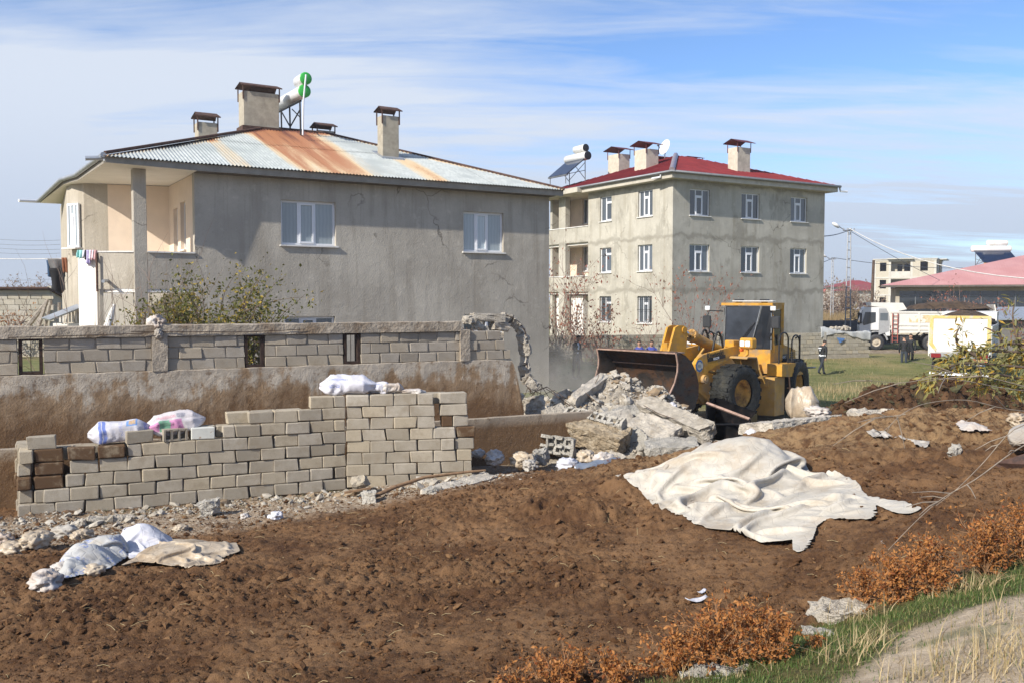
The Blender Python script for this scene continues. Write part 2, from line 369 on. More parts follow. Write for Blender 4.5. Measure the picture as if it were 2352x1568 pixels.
def build_ground():
    xs = nonuni(-2500, 2500, -16, 32, 0.22); ys = nonuni(-60, 4500, 14.6, 64, 0.22)
    X, Y = np.meshgrid(xs, ys, indexing='ij')
    Z = base_h(X, Y) + far_heap(X, Y) * 0
    Z = Z + 0.025 * fbm(X * 0.7, Y * 0.7, oct=4, seed=5) * sstep(400, 60, np.hypot(X, Y))
    Z = np.where(Y < 16.4, Z - 1.1 * sstep(16.4, 15.2, Y), Z)       # tucked under the manure
    Z = np.where(np.abs(X) > 9, np.where(Y < 15, Z + 0.0, Z), Z)
    me = npmesh('ground', np.stack([X, Y, Z], -1).reshape(-1, 3), gridfaces(len(xs), len(ys)))
    # bare earth: demolition area, pen behind the wall, track by the trucks
    e = sstep(1.2, 0.2, np.abs(Y - 20.5) / 5.2) * sstep(12.0, 8.0, X) * sstep(-14, -9, X)
    e = np.maximum(e, sstep(30.5, 27.0, Y - 0.25 * X) * sstep(10.5, 7.5, X))
    road = sstep(3.0, 1.4, np.abs(Y - (59.5 + 0.05 * (X - 24)))) * sstep(13, 16, X); e = np.maximum(e, road)
    e = np.clip(e + 0.35 * fbm(X * 0.5, Y * 0.5, oct=4, seed=3) * ((e > 0.02) & (e < 0.98)), 0, 1)
    vattr(me, 'earth', e); vattr(me, 'far', sstep(66, 85, Y))
    o = addobj('ground', me, None, make_lawn()); setup(o, 'flat lot of worn lawn and bare earth reaching to the far houses', 'ground', kind='structure')
def build_manure():
    st = 0.0245; xs = np.arange(-9.2, 9.6, st); ys = np.arange(3.0, 17.3, st)
    X, Y = np.meshgrid(xs, ys, indexing='ij'); Z = ground_z(X, Y)
    bd = bank_d(X, Y); bankm = sstep(-0.05, 0.35, bd + 0.18 * fbm(X * 3, Y * 3, oct=3, seed=21))
    grit = sstep(2.0, 0.5, np.abs((Y - (16.55 + (X + 1.0) * 0.60)) + 0.9)) * sstep(0.8, -0.6, X) * (1 - bankm)   # along the block wall
    grit = np.clip(grit * 1.15 + 0.5 * fbm(X * 1.7, Y * 1.7, oct=4, seed=31) * (grit > 0.03), 0, 1)
    # lumpy clods
    d1, d2, c1 = vor(X * 5.2 + 0.35 * fbm(X * 4, Y * 4, oct=2, seed=1), Y * 5.2 + 0.35 * fbm(X * 4, Y * 4, oct=2, seed=2), 7)
    clod = (np.clip(1 - d1 * 1.35, 0, 1) ** 0.8) * (c1 > 0.45) * (0.35 + 0.65 * c1)
    d1b, _, c1b = vor(X * 12.5 + 0.3 * vnoise(X * 9, Y * 9, seed=4), Y * 12.5, 17)
    clod2 = (np.clip(1 - d1b * 1.3, 0, 1) ** 0.8) * (c1b > 0.35) * (0.3 + 0.7 * c1b)
    area = 0.35 + 0.65 * sstep(-0.25, 0.3, fbm(X * 0.55, Y * 0.55, oct=3, seed=41))
    area = area * (1 - 0.80 * sstep(0.3, 1.0, grit))
    rough = fbm(X * 2.2, Y * 2.2, oct=5, seed=51, gain=0.6)
    fine = fbm(X * 14, Y * 14, oct=3, seed=61, gain=0.65)
    man = (1 - bankm)
    Z = Z + man * (0.040 * area * clod + 0.040 * area * clod2 + 0.060 * rough + 0.030 * (1 - np.abs(fine) * 2.2) * (0.35 + area))
    # broken crust on the heap: shelves and hollows
    crust_zone = sstep(0.5, 2.5, X) * sstep(15.2, 13.5, Y) * sstep(9.0, 11.0, Y + 0.0 * X)
    cr = fbm(X * 1.1 + 0.4 * rough, Y * 1.4, oct=4, seed=71, gain=0.55); Z = Z + crust_zone * man * (0.10 * np.tanh(cr * 5) * 0.6 + 0.05 * np.abs(fbm(X * 3.1, Y * 3.1, oct=3, seed=77)))
    for px, py, d, w, hh in [(1300,1195,11.3,0.38,0.17),(1390,1205,11.1,0.30,0.13),(1220,1175,11.8,0.30,0.10),(1440,1120,12.6,0.5,0.12)]:
        q = W(px, py, d); r = np.hypot(X - q[0], (Y - q[1]) * 0.8) / w; k = np.exp(-r ** 4); Z = Z + hh * k * (0.75 + 0.6 * np.tanh(4 * fbm(X * 5, Y * 5, oct=3, seed=81)))
    Z = Z + bankm * (0.03 * fbm(X * 1.3, Y * 1.3, oct=4, seed=91) + 0.010 * fine)
    me = npmesh('manure_ground', np.stack([X, Y, Z], -1).reshape(-1, 3), gridfaces(len(xs), len(ys)))
    vattr(me, 'grit', grit)
    crust = sstep(0.0, 3.5, X) * sstep(12.2, 14.3, Y + 0.25 * X) * man; vattr(me, 'crust', np.clip(crust, 0, 0.85))
    sandm = bankm * sstep(0.9, 1.5, bd + 0.55 * fbm(X * 1.6, Y * 1.6, oct=4, seed=95) + 0.25 * (X - 3.2)); vattr(me, 'sand', sandm * 0.96 + 0.0)
    turf = bankm * (1 - sandm) * (0.55 + 0.45 * sstep(-0.2, 0.3, fbm(X * 4, Y * 4, oct=3, seed=96))); turf = np.maximum(turf, bankm * 0.55 * sstep(0.25, 0.55, fbm(X * 2.7, Y * 2.7, oct=4, seed=99))); vattr(me, 'turf', turf)
    o = addobj('manure_ground', me, None, make_soil()); setup(o, 'brown lumpy manure spread over the lot up to the sandy grassy bank', 'manure', kind='structure')
    global HF; HF = (xs, ys, Z, bankm, sandm)
build_ground(); build_manure()
def surf(x, y):
    """height of the finished near surface"""
    xs, ys, Z = HF[:3]
    i = int(np.clip((x - xs[0]) / (xs[1] - xs[0]), 0, len(xs) - 1)); j = int(np.clip((y - ys[0]) / (ys[1] - ys[0]), 0, len(ys) - 1))
    if xs[0] <= x <= xs[-1] and ys[0] <= y <= ys[-1]: return float(Z[i, j])
    return gz(x, y)
def hit(px, py, dz=0.0, d0=3.6, d1=60.0):
    """where a sight line meets the ground, dz above it"""
    r = ray(px, py); prev = None
    for d in np.concatenate([np.arange(d0, 17, 0.04), np.arange(17, d1, 0.1)]):
        p = np.array([0, 0, ZC]) + r * (d / r[1]); h = surf(p[0], p[1]) + dz if d < 17.2 else gz(p[0], p[1]) + dz
        if p[2] <= h: return np.array([p[0], p[1], h])
    return W(px, py, d1)

def make_far_heap():
    st = 0.045; xs = np.arange(5.4, 14.2, st); ys = np.arange(17.4, 25.6, st); X, Y = np.meshgrid(xs, ys, indexing='ij')
    h = far_heap(X, Y); k = sstep(0.03, 0.35, h)
    d1, _, c = vor(X * 3.2, Y * 3.2, 3); lump = np.clip(1 - d1 * 1.2, 0, 1) * (0.3 + 0.7 * c)
    Z = base_h(X, Y) - 0.12 + h + k * (0.24 * lump + 0.14 * np.clip(1 - vor(X * 8 + 0.3 * lump, Y * 8, 9)[0] * 1.2, 0, 1) + 0.18 * fbm(X * 1.7, Y * 1.7, oct=5, seed=8, gain=0.6)) + 0.13 * sstep(0.02, 0.12, h)
    me = npmesh('manure_heap', np.stack([X, Y, Z], -1).reshape(-1, 3), gridfaces(len(xs), len(ys)))
    t = NT('fresh_manure'); n = t.noise(4, 6, 0.65)
    c_ = t.mix(t.rmap(n, 0.35, 0.65), (0.040, 0.021, 0.011, 1), (0.125, 0.068, 0.034, 1)); c_ = t.mix(t.m('MULTIPLY', t.rmap(t.noise(1.3, 4), 0.5, 0.7), 0.6), c_, (0.075, 0.070, 0.035, 1))
    t.bump(t.noise(22, 5, 0.7), 0.9, 0.05); o = addobj('manure_heap', me, None, t.done(c_, 0.95, 0, 0.15))
    global FH; FH = (xs, ys, Z, h)
    setup(o, 'long heap of fresh dark manure on the lawn, in front of the dump trucks', 'heap')
make_far_heap()
# ---------------------------------------------------------------- house kit
WHITE = pm('white_pvc', (0.74, 0.75, 0.77), 0.35, var=0.03, scale=3)
def mk_glass(name, base, fold=0.0, rough=0.06):
    t = NT(name); c = base
    if fold:
        w = t.N.new('ShaderNodeTexWave'); w.wave_type = 'BANDS'; w.bands_direction = 'X'; w.inputs['Scale'].default_value = 3.2; w.inputs['Distortion'].default_value = 2.5; t.L.new(t.pos(), w.inputs['Vector'])
        c = t.mix(t.m('MULTIPLY', w.outputs[1], fold), base, tuple(x * 1.5 for x in base[:3]) + (1,))
    c = t.mix(t.rmap(t.noise(1.2, 3), 0.35, 0.65), c, tuple(x * 0.72 for x in base[:3]) + (1,)) if not fold else c
    c = t.mix(1.0, c, t._grey(t.m('MULTIPLY_ADD', t.rnd(), 0.75, 0.55)), 'MULTIPLY')
    return t.done(c, rough, 0, 0.9)
G_CURT = mk_glass('curtained_glass', (0.33, 0.38, 0.40, 1), 0.25)
G_DARK = mk_glass('dark_glass', (0.035, 0.042, 0.05, 1))
G_MID = mk_glass('grey_glass', (0.085, 0.10, 0.115, 1), 0.2)
SILL = pm('white_marble', (0.72, 0.70, 0.66), 0.5, var=0.06, scale=5, dirt=(0.45, 0.42, 0.36), dscale=3)
def plaster(name, c1, c2, stain, damp=0.0, streak=0.5, slabs=()):
    t = NT(name)
    n1 = t.noise(0.55, 5, 0.6); n2 = t.noise(3.2, 6, 0.65); n3 = t.noise(1.6, 5, 0.6, stretch=(1.4, 1.4, 0.16)); n4 = t.noise(26, 4, 0.65)
    c = t.mix(t.rmap(n1, 0.33, 0.67), c1, c2)
    c = t.mix(t.m('MULTIPLY', t.rmap(n3, 0.47, 0.66), streak), c, stain)
    c = t.mix(t.m('MULTIPLY', t.rmap(n2, 0.56, 0.72), 0.42), c, tuple(min(1, x * 1.28) for x in c2[:3]) + (1,))
    c = t.mix(t.m('MULTIPLY', t.rmap(n4, 0.52, 0.70), 0.4), c, stain)
    if damp or slabs:
        sx = t.N.new('ShaderNodeSeparateXYZ'); t.L.new(t.pos(), sx.inputs[0]); wob = t.m('MULTIPLY', t.m('SUBTRACT', t.noise(0.9, 5, 0.62), 0.5), 1.1)
        k = None
        for z in slabs:
            d = t.m('ABSOLUTE', t.m('ADD', t.m('SUBTRACT', sx.outputs[2], z), wob)); b = t.rmap(d, 0.20, 0.03); k = b if k is None else t.m('MAXIMUM', k, b)
        bl = t.rmap(t.noise(0.75, 6, 0.66, stretch=(1.1, 1.1, 0.55), loc=(5, 2, 1)), 0.54, 0.62); k = bl if k is None else t.m('MAXIMUM', k, t.m('MULTIPLY', bl, 0.8))
        c = t.mix(t.m('MULTIPLY', k, damp), c, tuple(x * 0.55 for x in stain[:3]) + (1,))
    fs = t.noise(5.5, 4, 0.6, stretch=(2, 2, 0.07)); c = t.mix(t.m('MULTIPLY', t.rmap(fs, 0.55, 0.70), 0.30), c, tuple(x * 0.8 for x in stain[:3]) + (1,))
    wv = t.N.new('ShaderNodeVectorMath'); wv.operation = 'ADD'; nz_ = t.N.new('ShaderNodeTexNoise'); nz_.inputs['Scale'].default_value = 1.3; nz_.inputs['Detail'].default_value = 5; t.L.new(t.pos(), nz_.inputs['Vector']); t.L.new(t.pos(), wv.inputs[0]); t.L.new(nz_.outputs['Color'], wv.inputs[1])
    ck = t.m('MULTIPLY', t.rmap(t.voro(0.42, 'DISTANCE_TO_EDGE', wv.outputs[0]), 0.010, 0.002), t.rmap(t.noise(0.5, 2, loc=(9, 4, 2)), 0.50, 0.60)); c = t.mix(t.m('MULTIPLY', ck, 0.7), c, tuple(x * 0.4 for x in stain[:3]) + (1,))
    t.bump(t.m('ADD', t.m('MULTIPLY', n2, 0.8), t.m('MULTIPLY', n4, 0.6)), 0.6, 0.035)
    return t.done(c, 0.93, 0, 0.2)
PL_GREY = plaster('grey_render', (0.375, 0.340, 0.285, 1), (0.485, 0.445, 0.375, 1), (0.300, 0.265, 0.215, 1))
PL_WARM = plaster('warm_render', (0.42, 0.375, 0.30, 1), (0.50, 0.45, 0.37, 1), (0.34, 0.295, 0.23, 1))
PL_RED = plaster('damp_render', (0.395, 0.370, 0.310, 1), (0.52, 0.49, 0.415, 1), (0.36, 0.325, 0.255, 1), damp=0.50, streak=0.55, slabs=(7.25, 4.3, 10.2))
PINK = pm('peach_paint', (0.76, 0.62, 0.48), 0.85, var=0.05, scale=1.5, dirt=(0.62, 0.50, 0.40), dscale=0.8, dlo=0.55, dhi=0.85)
CEIL = pm('white_ceiling', (0.80, 0.76, 0.69), 0.9, var=0.04, scale=2)
WPAINT = pm('white_wall_paint', (0.80, 0.77, 0.71), 0.9, var=0.05, scale=2, dirt=(0.6, 0.55, 0.46), dscale=1.2, dlo=0.6, dhi=0.85)
FASC = pm('eave_concrete', (0.29, 0.265, 0.225), 0.95, var=0.12, scale=4, bump=0.3)
FASCD = pm('dark_eave_board', (0.135, 0.118, 0.10), 0.9, var=0.2, scale=5)
GUTTER = pm('zinc_gutter', (0.42, 0.44, 0.46), 0.45, 0.6, var=0.15, scale=4)
BLACKM = pm('black_steel', (0.022, 0.022, 0.024), 0.5, 0.3, var=0.3)
RUSTM = pm('rusty_sheet', (0.10, 0.055, 0.04), 0.8, 0.2, var=0.35, scale=9, dirt=(0.045, 0.035, 0.032), dscale=4)
CHIM = pm('chimney_render', (0.40, 0.355, 0.275), 0.95, var=0.13, scale=5, bump=0.5, bscale=45, bdist=0.02, dirt=(0.27, 0.235, 0.185), dscale=1.7, dlo=0.52, dhi=0.72)
CHIMW = pm('pale_chimney_render', (0.55, 0.50, 0.40), 0.95, var=0.1, scale=5, bump=0.4, bdist=0.02, dirt=(0.4, 0.36, 0.28), dscale=1.7)

def wall_open(mb, a0, a1, z0, z1, b, t, ops, m=0, axis='a'):
    """a wall in the plane b (front) with thickness t behind it, openings cut through; axis 'a': along x, 'b': along y"""
    As = sorted({a0, a1} | {v for o in ops for v in (o[0], o[1]) if a0 < v < a1}); Zs = sorted({z0, z1} | {v for o in ops for v in (o[2], o[3]) if z0 < v < z1})
    def P(a, bb, z): return (a, bb, z) if axis == 'a' else (bb, a, z)
    def isop(a, z): return any(o[0] < a < o[1] and o[2] < z < o[3] for o in ops)
    for i in range(len(As) - 1):
        for j in range(len(Zs) - 1):
            x0, x1, y0, y1 = As[i], As[i + 1], Zs[j], Zs[j + 1]
            if isop((x0 + x1) / 2, (y0 + y1) / 2): continue
            mb.quad(P(x0, b, y0), P(x1, b, y0), P(x1, b, y1), P(x0, b, y1), m); mb.quad(P(x0, b + t, y0), P(x0, b + t, y1), P(x1, b + t, y1), P(x1, b + t, y0), m)
    for o in ops:
        x0, x1, y0, y1 = o[:4]; y0 = max(y0, z0)
        for p, q in (((x0, y0), (x0, y1)), ((x0, y1), (x1, y1)), ((x1, y1), (x1, y0)), ((x1, y0), (x0, y0))):
            mb.quad(P(p[0], b, p[1]), P(q[0], b, q[1]), P(q[0], b + t, q[1]), P(p[0], b + t, p[1]), m)
    mb.quad(P(a0, b, z1), P(a1, b, z1), P(a1, b + t, z1), P(a0, b + t, z1), m); mb.quad(P(a0, b, z0), P(a0, b, z1), P(a0, b + t, z1), P(a0, b + t, z0), m); mb.quad(P(a1, b, z0), P(a1, b, z1), P(a1, b + t, z1), P(a1, b + t, z0), m)
def window(parent, a0, a1, z0, z1, b, style='three', axis='a', glass=G_CURT, sill=True, out=-1, bars=False, name='window'):
    """PVC window set in the reveal; out: sign of the outward direction on the depth axis; panes and sill are sub-parts"""
    w = a1 - a0; h = z1 - z0; fr = 0.065; dp = 0.06
    def B(mb, x0, x1, y0, y1, d0, d1):
        lo, hi = sorted((b - out * d0, b - out * d1))
        if axis == 'a': mb.box(x0, x1, lo, hi, y0, y1)
        else: mb.box(lo, hi, x0, x1, y0, y1)
    f = MB(); re = 0.11
    B(f, a0, a1, z0, z0 + fr, re, re + dp); B(f, a0, a1, z1 - fr, z1, re, re + dp); B(f, a0, a0 + fr, z0 + fr, z1 - fr, re, re + dp); B(f, a1 - fr, a1, z0 + fr, z1 - fr, re, re + dp)
    panes = []
    def sash(x0, x1, y0, y1, s=0.05):
        B(f, x0, x1, y0, y0 + s, re - 0.02, re + 0.04); B(f, x0, x1, y1 - s, y1, re - 0.02, re + 0.04); B(f, x0, x0 + s, y0 + s, y1 - s, re - 0.02, re + 0.04); B(f, x1 - s, x1, y0 + s, y1 - s, re - 0.02, re + 0.04)
        panes.append((x0 + s, x1 - s, y0 + s, y1 - s))
    i0, i1, j0, j1 = a0 + fr, a1 - fr, z0 + fr, z1 - fr
    if style == 'three':
        m1 = a0 + w * 0.325; m2 = a0 + w * 0.625
        for m in (m1, m2): B(f, m - 0.03, m + 0.03, j0, j1, re + 0.001, re + dp - 0.001)
        panes += [(i0, m1 - 0.03, j0, j1), (m2 + 0.03, i1, j0, j1)]; sash(m1 + 0.03, m2 - 0.03, j0, j1)
    elif style == 'tee':
        m1 = a0 + w * 0.33; m2 = a0 + w * 0.67; tz = z0 + h * 0.74
        for m in (m1, m2): B(f, m - 0.035, m + 0.035, j0, j1, re + 0.001, re + dp - 0.001)
        B(f, m1 + 0.035, m2 - 0.035, tz - 0.045, tz + 0.045, re + 0.001, re + dp - 0.001)
        panes += [(i0, m1 - 0.035, j0, j1), (m2 + 0.035, i1, j0, j1), (m1 + 0.035, m2 - 0.035, tz + 0.045, j1)]; sash(m1 + 0.035, m2 - 0.035, j0, tz - 0.045)
    elif style == 'two':
        m1 = a0 + w * 0.56; tz = z0 + h * 0.76
        B(f, m1 - 0.035, m1 + 0.035, j0, j1, re + 0.001, re + dp - 0.001)
        if out == -1 and axis == 'b': s0, s1, q0, q1 = i0, m1 - 0.035, m1 + 0.035, i1
        else: s0, s1, q0, q1 = m1 + 0.035, i1, i0, m1 - 0.035
        B(f, s0, s1, tz - 0.04, tz + 0.04, re + 0.001, re + dp - 0.001)
        panes += [(q0, q1, j0, j1), (s0, s1, tz + 0.04, j1)]; sash(s0, s1, j0, tz - 0.04)
    o = f.build(name, WHITE, parent)
    for p in panes:
        g = MB(); B(g, *p, re + 0.02, re + 0.028); g.build('pane', glass, o)
    if sill:
        s = MB(); B(s, a0 - 0.05, a1 + 0.06, z0 - 0.045, z0 - 0.002, -0.07, re + 0.10); s.build('sill', SILL, o)
    if bars:
        g = MB(); n = 7
        for i in range(n): x = a0 + w * (i + 0.5) / n; B(g, x - 0.009, x + 0.009, z0, z1, -0.03, -0.012)
        for z in (z0 + 0.08, z0 + h * 0.5, z1 - 0.08): B(g, a0, a1, z - 0.012, z + 0.012, -0.034, -0.031)
        g.build('grille', BLACKM, o)
    return o
def chimney(parent, a, b, wa, wb, z0, z1, mat, capm, cap=0.28, ov=0.09, name='chimney', arch=True):
    m = MB(); m.bbox(a - wa / 2, a + wa / 2, b - wb / 2, b + wb / 2, z0, z1, 0.015)
    o = m.build(name, mat, parent); c = MB(); hz = z1 + cap * 0.55; pk = z1 + cap
    for sx in (-1, 1):
        for sy in (-1, 1): c.box(a + sx * (wa / 2 + 0.012) - 0.018, a + sx * (wa / 2 + 0.012) + 0.018, b + sy * (wb / 2 + 0.012) - 0.018, b + sy * (wb / 2 + 0.012) + 0.018, z1 - 0.28, hz + 0.02)
    x0, x1, y0, y1 = a - wa / 2 - ov, a + wa / 2 + ov, b - wb / 2 - ov, b + wb / 2 + ov
    for dz in (0, 0.018):   # folded sheet hood, ridge along a
        c.quad((x0, y0, hz + dz), (x1, y0, hz + dz), (x1 - 0.05, b, pk + dz), (x0 + 0.05, b, pk + dz)); c.quad((x0, y1, hz + dz), (x0 + 0.05, b, pk + dz), (x1 - 0.05, b, pk + dz), (x1, y1, hz + dz))
    c.box(x0, x1, y0 - 0.012, y0, hz - 0.02, hz + 0.018); c.box(x0, x1, y1, y1 + 0.012, hz - 0.02, hz + 0.018)
    c.build('hood', capm, o); return o
def tin_roof_mat():
    t = NT('galvanised_roof'); n = t.noise(5, 5, 0.6); big = t.noise(0.5, 3)
    z = t.mix(t.rmap(n, 0.35, 0.65), (0.47, 0.50, 0.475, 1), (0.60, 0.625, 0.59, 1)); z = t.mix(t.rmap(big, 0.45, 0.65), z, (0.42, 0.45, 0.43, 1))
    r = t.attr('rust'); fine = t.noise(18, 5, 0.7, stretch=(1, 1, 0.6)); k = t.m('ADD', r, t.m('MULTIPLY', t.m('SUBTRACT', fine, 0.5), 0.55))
    c = t.mix(t.rmap(k, 0.18, 0.48), z, (0.55, 0.43, 0.27, 1)); c = t.mix(t.rmap(k, 0.42, 0.75), c, (0.34, 0.15, 0.07, 1)); c = t.mix(t.rmap(k, 0.80, 1.25), c, (0.14, 0.05, 0.03, 1))
    return t.done(c, 0.5, t.rmap(k, 0.5, 0.2, 0.0, 0.35), 0.4)
TIN = tin_roof_mat()
CORR_PITCH = 0.105
def corr_strip(parent, a0, a1, lo, hi, zf, rustf, nb=7, name='roof_sheet', lift=0.0, mat=None, amp=0.017, pitch=CORR_PITCH):
    """one corrugated sheet: waves across a, running up the slope b; lo/hi(a) give its lower and upper edge"""
    n = max(3, int(round((a1 - a0) / pitch * 6))); A = np.linspace(a0, a1, n + 1); l = lo(A); h = np.maximum(hi(A), l + 1e-3)
    tt = np.linspace(0, 1, nb); B = l[:, None] + (h - l)[:, None] * tt[None, :]; AA = np.repeat(A[:, None], nb, 1)
    Zs = zf(AA, B) + amp * np.sin(2 * np.pi * AA / pitch) + lift
    v = np.stack([AA, B, Zs], -1).reshape(-1, 3); f = gridfaces(n + 1, nb)
    v2 = v.copy(); v2[:, 2] -= 0.006; f2 = f[:, ::-1] + len(v)
    me = npmesh(name, np.r_[v, v2], np.r_[f, f2]); r = rustf(AA, B).ravel(); vattr(me, 'rust', np.r_[r, r])
    return addobj(name, me, parent, mat or TIN)

# ---------------------------------------------------------------- grey two-storey house
RZ = math.atan2(U[1], U[0])
HO = np.array([-10.22, 25.09, 0.0])
grey = empty('house', HO, RZ, 'grey rendered two-storey house with rusty corrugated roof and corner balcony', 'house', 'houses around the lot')
def L2(x, d):  # local (a,b) of an image column at a distance
    q = W(x, 600, d) - HO; return (float(q @ U), float(q @ V))
w1 = (4.05, 5.73, 5.39, 6.70); w2 = (10.10, 11.62, 5.35, 6.66); w3 = (4.12, 5.68, 1.95, 3.28); w4 = (10.10, 11.62, 1.95, 3.30)
mb = MB(); wall_open(mb, 1.60, 13.45, 0.3, 7.42, 0.0, 0.25, [w1, w2, w3, w4]); mb.box(13.45 - 0.25, 13.45, 0.25, 11.0, 0.3, 7.42); mb.box(1.6, 13.2, 10.75, 11.0, 0.3, 7.42)
mb.build('wall', PL_GREY, grey)
mb = MB(); mb.box(1.85, 13.2, 0.6, 10.7, 4.15, 4.30); mb.box(1.85, 13.2, 1.3, 1.42, 0.3, 7.3); mb.build('inner_floor', pm('dim_inside', (0.25, 0.23, 0.2)), grey)
for w in (w1, w2): window(grey, *w, 0.0, 'three')
for w in (w3, w4): window(grey, *w, 0.0, 'three', glass=G_MID)
# balcony at the left corner: pillar, parapets, floor slab, ceiling
m = MB(); m.bbox(0.0, 0.34, 0.0, 0.30, 0.3, 7.31, 0.012); m.build('pillar', PL_GREY, grey)
m = MB(); m.box(0.34, 1.60, 0.0, 0.16, 4.07, 5.06); m.build('parapet', PL_GREY, grey)
m = MB(); m.box(0.345, 1.597, -0.05, 0.21, 5.062, 5.10); m.build('sill', SILL, grey)
pF = L2(308, 25.12); p258 = L2(258, 25.12); p225 = L2(224, 25.15); p179 = L2(179, 25.45); p220 = L2(219, 25.16)
def strip(mb, p, q, t, z0, z1, m=0):
    p = Vector(p); q = Vector(q); d = (q - p).normalized(); n = Vector((-d.y, d.x)) * t
    mb.prism([p, q, q + n, p + n], z0, z1, 'z', m)
m = MB(); strip(m, p220, (0.0, 0.06), 0.16, 4.07, 5.06); m.build('side_parapet', PL_WARM, grey)
m = MB(); strip(m, (p220[0] - 0.02, p220[1]), (-0.004, 0.02), 0.22, 5.062, 5.10); m.build('sill', SILL, grey)
m = MB(); strip(m, p179, (p225[0] - 0.03, p225[1] + 0.02), 0.2, 0.3, 5.02); m.build('white_wall', WPAINT, grey)
m = MB(); m.cyl((p225[0] - 0.03, p225[1] - 0.08, 4.0), (p225[0] - 0.03, p225[1] - 0.08, 5.03), 0.03); m.build('downpipe', RUSTM, grey)
# inner walls of the balcony and of the porch below
iC = L2(354, 28.8); b0 = L2(250, 28.5); b1_ = L2(195, 28.35); b2_ = L2(168, 28.6); b3_ = L2(156, 29.2); b4_ = L2(141, 36.0)
m = MB()
wall_open(m, 0.30, iC[1], 4.2, 7.30, 1.62, 0.12, [(1.25, 1.95, 4.95 + 0.3, 6.65), (2.35, 2.95, 4.32, 6.55)], axis='b')
m.build('balcony_wall', PINK, grey)
window(grey, 1.25, 1.95, 5.25, 6.65, 1.62, 'two', axis='b', glass=G_MID); window(grey, 2.35, 2.95, 4.32, 6.55, 1.62, 'two', axis='b', glass=G_MID, sill=False, name='balcony_door')
m = MB(); strip(m, b0, (1.74, iC[1] - 0.05), 0.2, 4.2, 7.30); m.build('balcony_wall', PINK, grey)
m = MB(); q = Vector(b0) + Vector((-0.001, 0))
for p, r in ((b1_, b0), (b2_, b1_), (b3_, b2_), (b4_, b3_)): strip(m, p, r, 0.2, 0.3, 7.31)
m.build('bay_wall', PL_WARM, grey)
# bay window on the rounded wall, frontal
bw = empty('bay_window_axis', (0, 0, 0)); bpy.data.objects.remove(bw)
q0 = Vector(L2(160, 28.62)); q1 = Vector(L2(186, 28.38)); d = (q1 - q0); ang = math.atan2(d.y, d.x)
bwn = window(grey, 0, d.length, 5.37, 6.72, -0.17, 'tee', glass=G_CURT); bwn.location = (q0.x, q0.y, 0); bwn.rotation_euler = (0, 0, ang)
# porch below
m = MB(); strip(m, (1.62, 0.3), (1.62, 3.2), 0.12, 0.3, 4.06); strip(m, (-0.75, 3.35), (1.7, 3.2), 0.12, 0.3, 3.97); m.build('porch_wall', WPAINT, grey)
m = MB(); pq = L2(236, 25.18)
strip(m, (pq[0] - 0.10, pq[1]), (pq[0] + 0.0, pq[1]), 0.18, 0.3, 4.06); m.build('porch_post', PL_WARM, grey)
m = MB(); m.prism([(0.0, 0.02), (1.6, 0.02), (1.6, 3.2), (-0.7, 3.0), (p220[0]+0.05,p220[1]+0.1)], 3.98, 4.06); m.build('balcony_slab', WPAINT, grey)
m = MB(); dq = Vector(p258) * 0.75 + Vector(p220) * 0.25; m.tube([(dq.x, dq.y + 0.1, 4.30), (dq.x - 0.2, dq.y - 0.5, 4.27)], 0.045, 10); m.build('drain_pipe', GUTTER, grey)
# eave slab following the roof edge
c0 = L2(246, 24.0); c2 = L2(182, 27.7); c3 = L2(168, 28.0); c4 = L2(150, 28.6); c5 = L2(150, 31); 
slab = [(13.75, -0.42), (13.75, 11.4), (-1.40, 11.4), c4, c3, c2, c0, (1.55, -0.42)]
m = MB(); m.prism(slab[::-1], 7.315, 7.50); o = m.build('eave_slab', [FASC, CEIL], grey)
for p in o.data.polygons:
    if p.normal.z < -0.9: p.material_index = 1
m = MB(); m.box(1.6, 13.45, -0.40, -0.002, 7.30, 7.312); m.build('soffit', FASCD, grey)
def b_lo(A): return np.interp(A, [c0[0] - 0.05, 1.4, 13.75], [c0[1] - 0.12, -0.50, -0.50])
RS = 0.381; ra0, ra1, rb = 5.2, 7.3, 5.2
def b_hi(A): return np.interp(A, [c0[0] - 0.05, ra0, ra1, 13.75], [c0[1] - 0.1, rb, rb, -0.48])
def zroof(A, B): return 7.515 + (B + 0.50) * RS + np.maximum(0, 1.4 - A) * 0.05
def rustf(A, B):
    sh = A - 0.10 * (5.2 - B); r = 0.05 + 0.25 * fbm(A * 2.2, B * 0.35, oct=4, seed=11)
    r = r + 1.05 * sstep(4.1, 4.8, A + 0.06 * B) * sstep(7.6, 6.0, A + 0.10 * fbm(A, B, seed=2)) * (0.72 + 0.45 * sstep(-0.2, 0.4, fbm(A * 3, B * 0.3, oct=3, seed=5))) * (0.45 + 0.55 * sstep(-1.0, 4.5, B))
    r = r + 0.42 * sstep(8.35, 8.6, A) * sstep(9.6, 9.1, A) * sstep(2.6, 2.0, B) + 0.28 * sstep(2.4, 2.6, A) * sstep(3.3, 2.9, A)
    r = r + 0.25 * sstep(6.4, 6.8, A) * sstep(8.6, 7.6, A) * sstep(4.5, 5.2, B) + 0.85 * sstep(0.45, 0.10, np.hypot((A - 8.53) * 0.8, B - 2.5))
    r = r + 0.6 * sstep(0.25, 0.02, b_hi(A) - B); return r
roofp = MB(); zr = 9.686
pl = [(c0[0], c0[1], 7.50), (c2[0], c2[1], 7.50), (c4[0], c4[1], 7.50), (-1.35, 11.4, 7.50)]
rr0 = (ra0, rb, zr - 0.02); rr1 = (ra0 + 0.4, 7.5, zr - 0.02)
for a_, b_ in zip(pl, pl[1:]): roofp.tri(a_, b_, rr0)
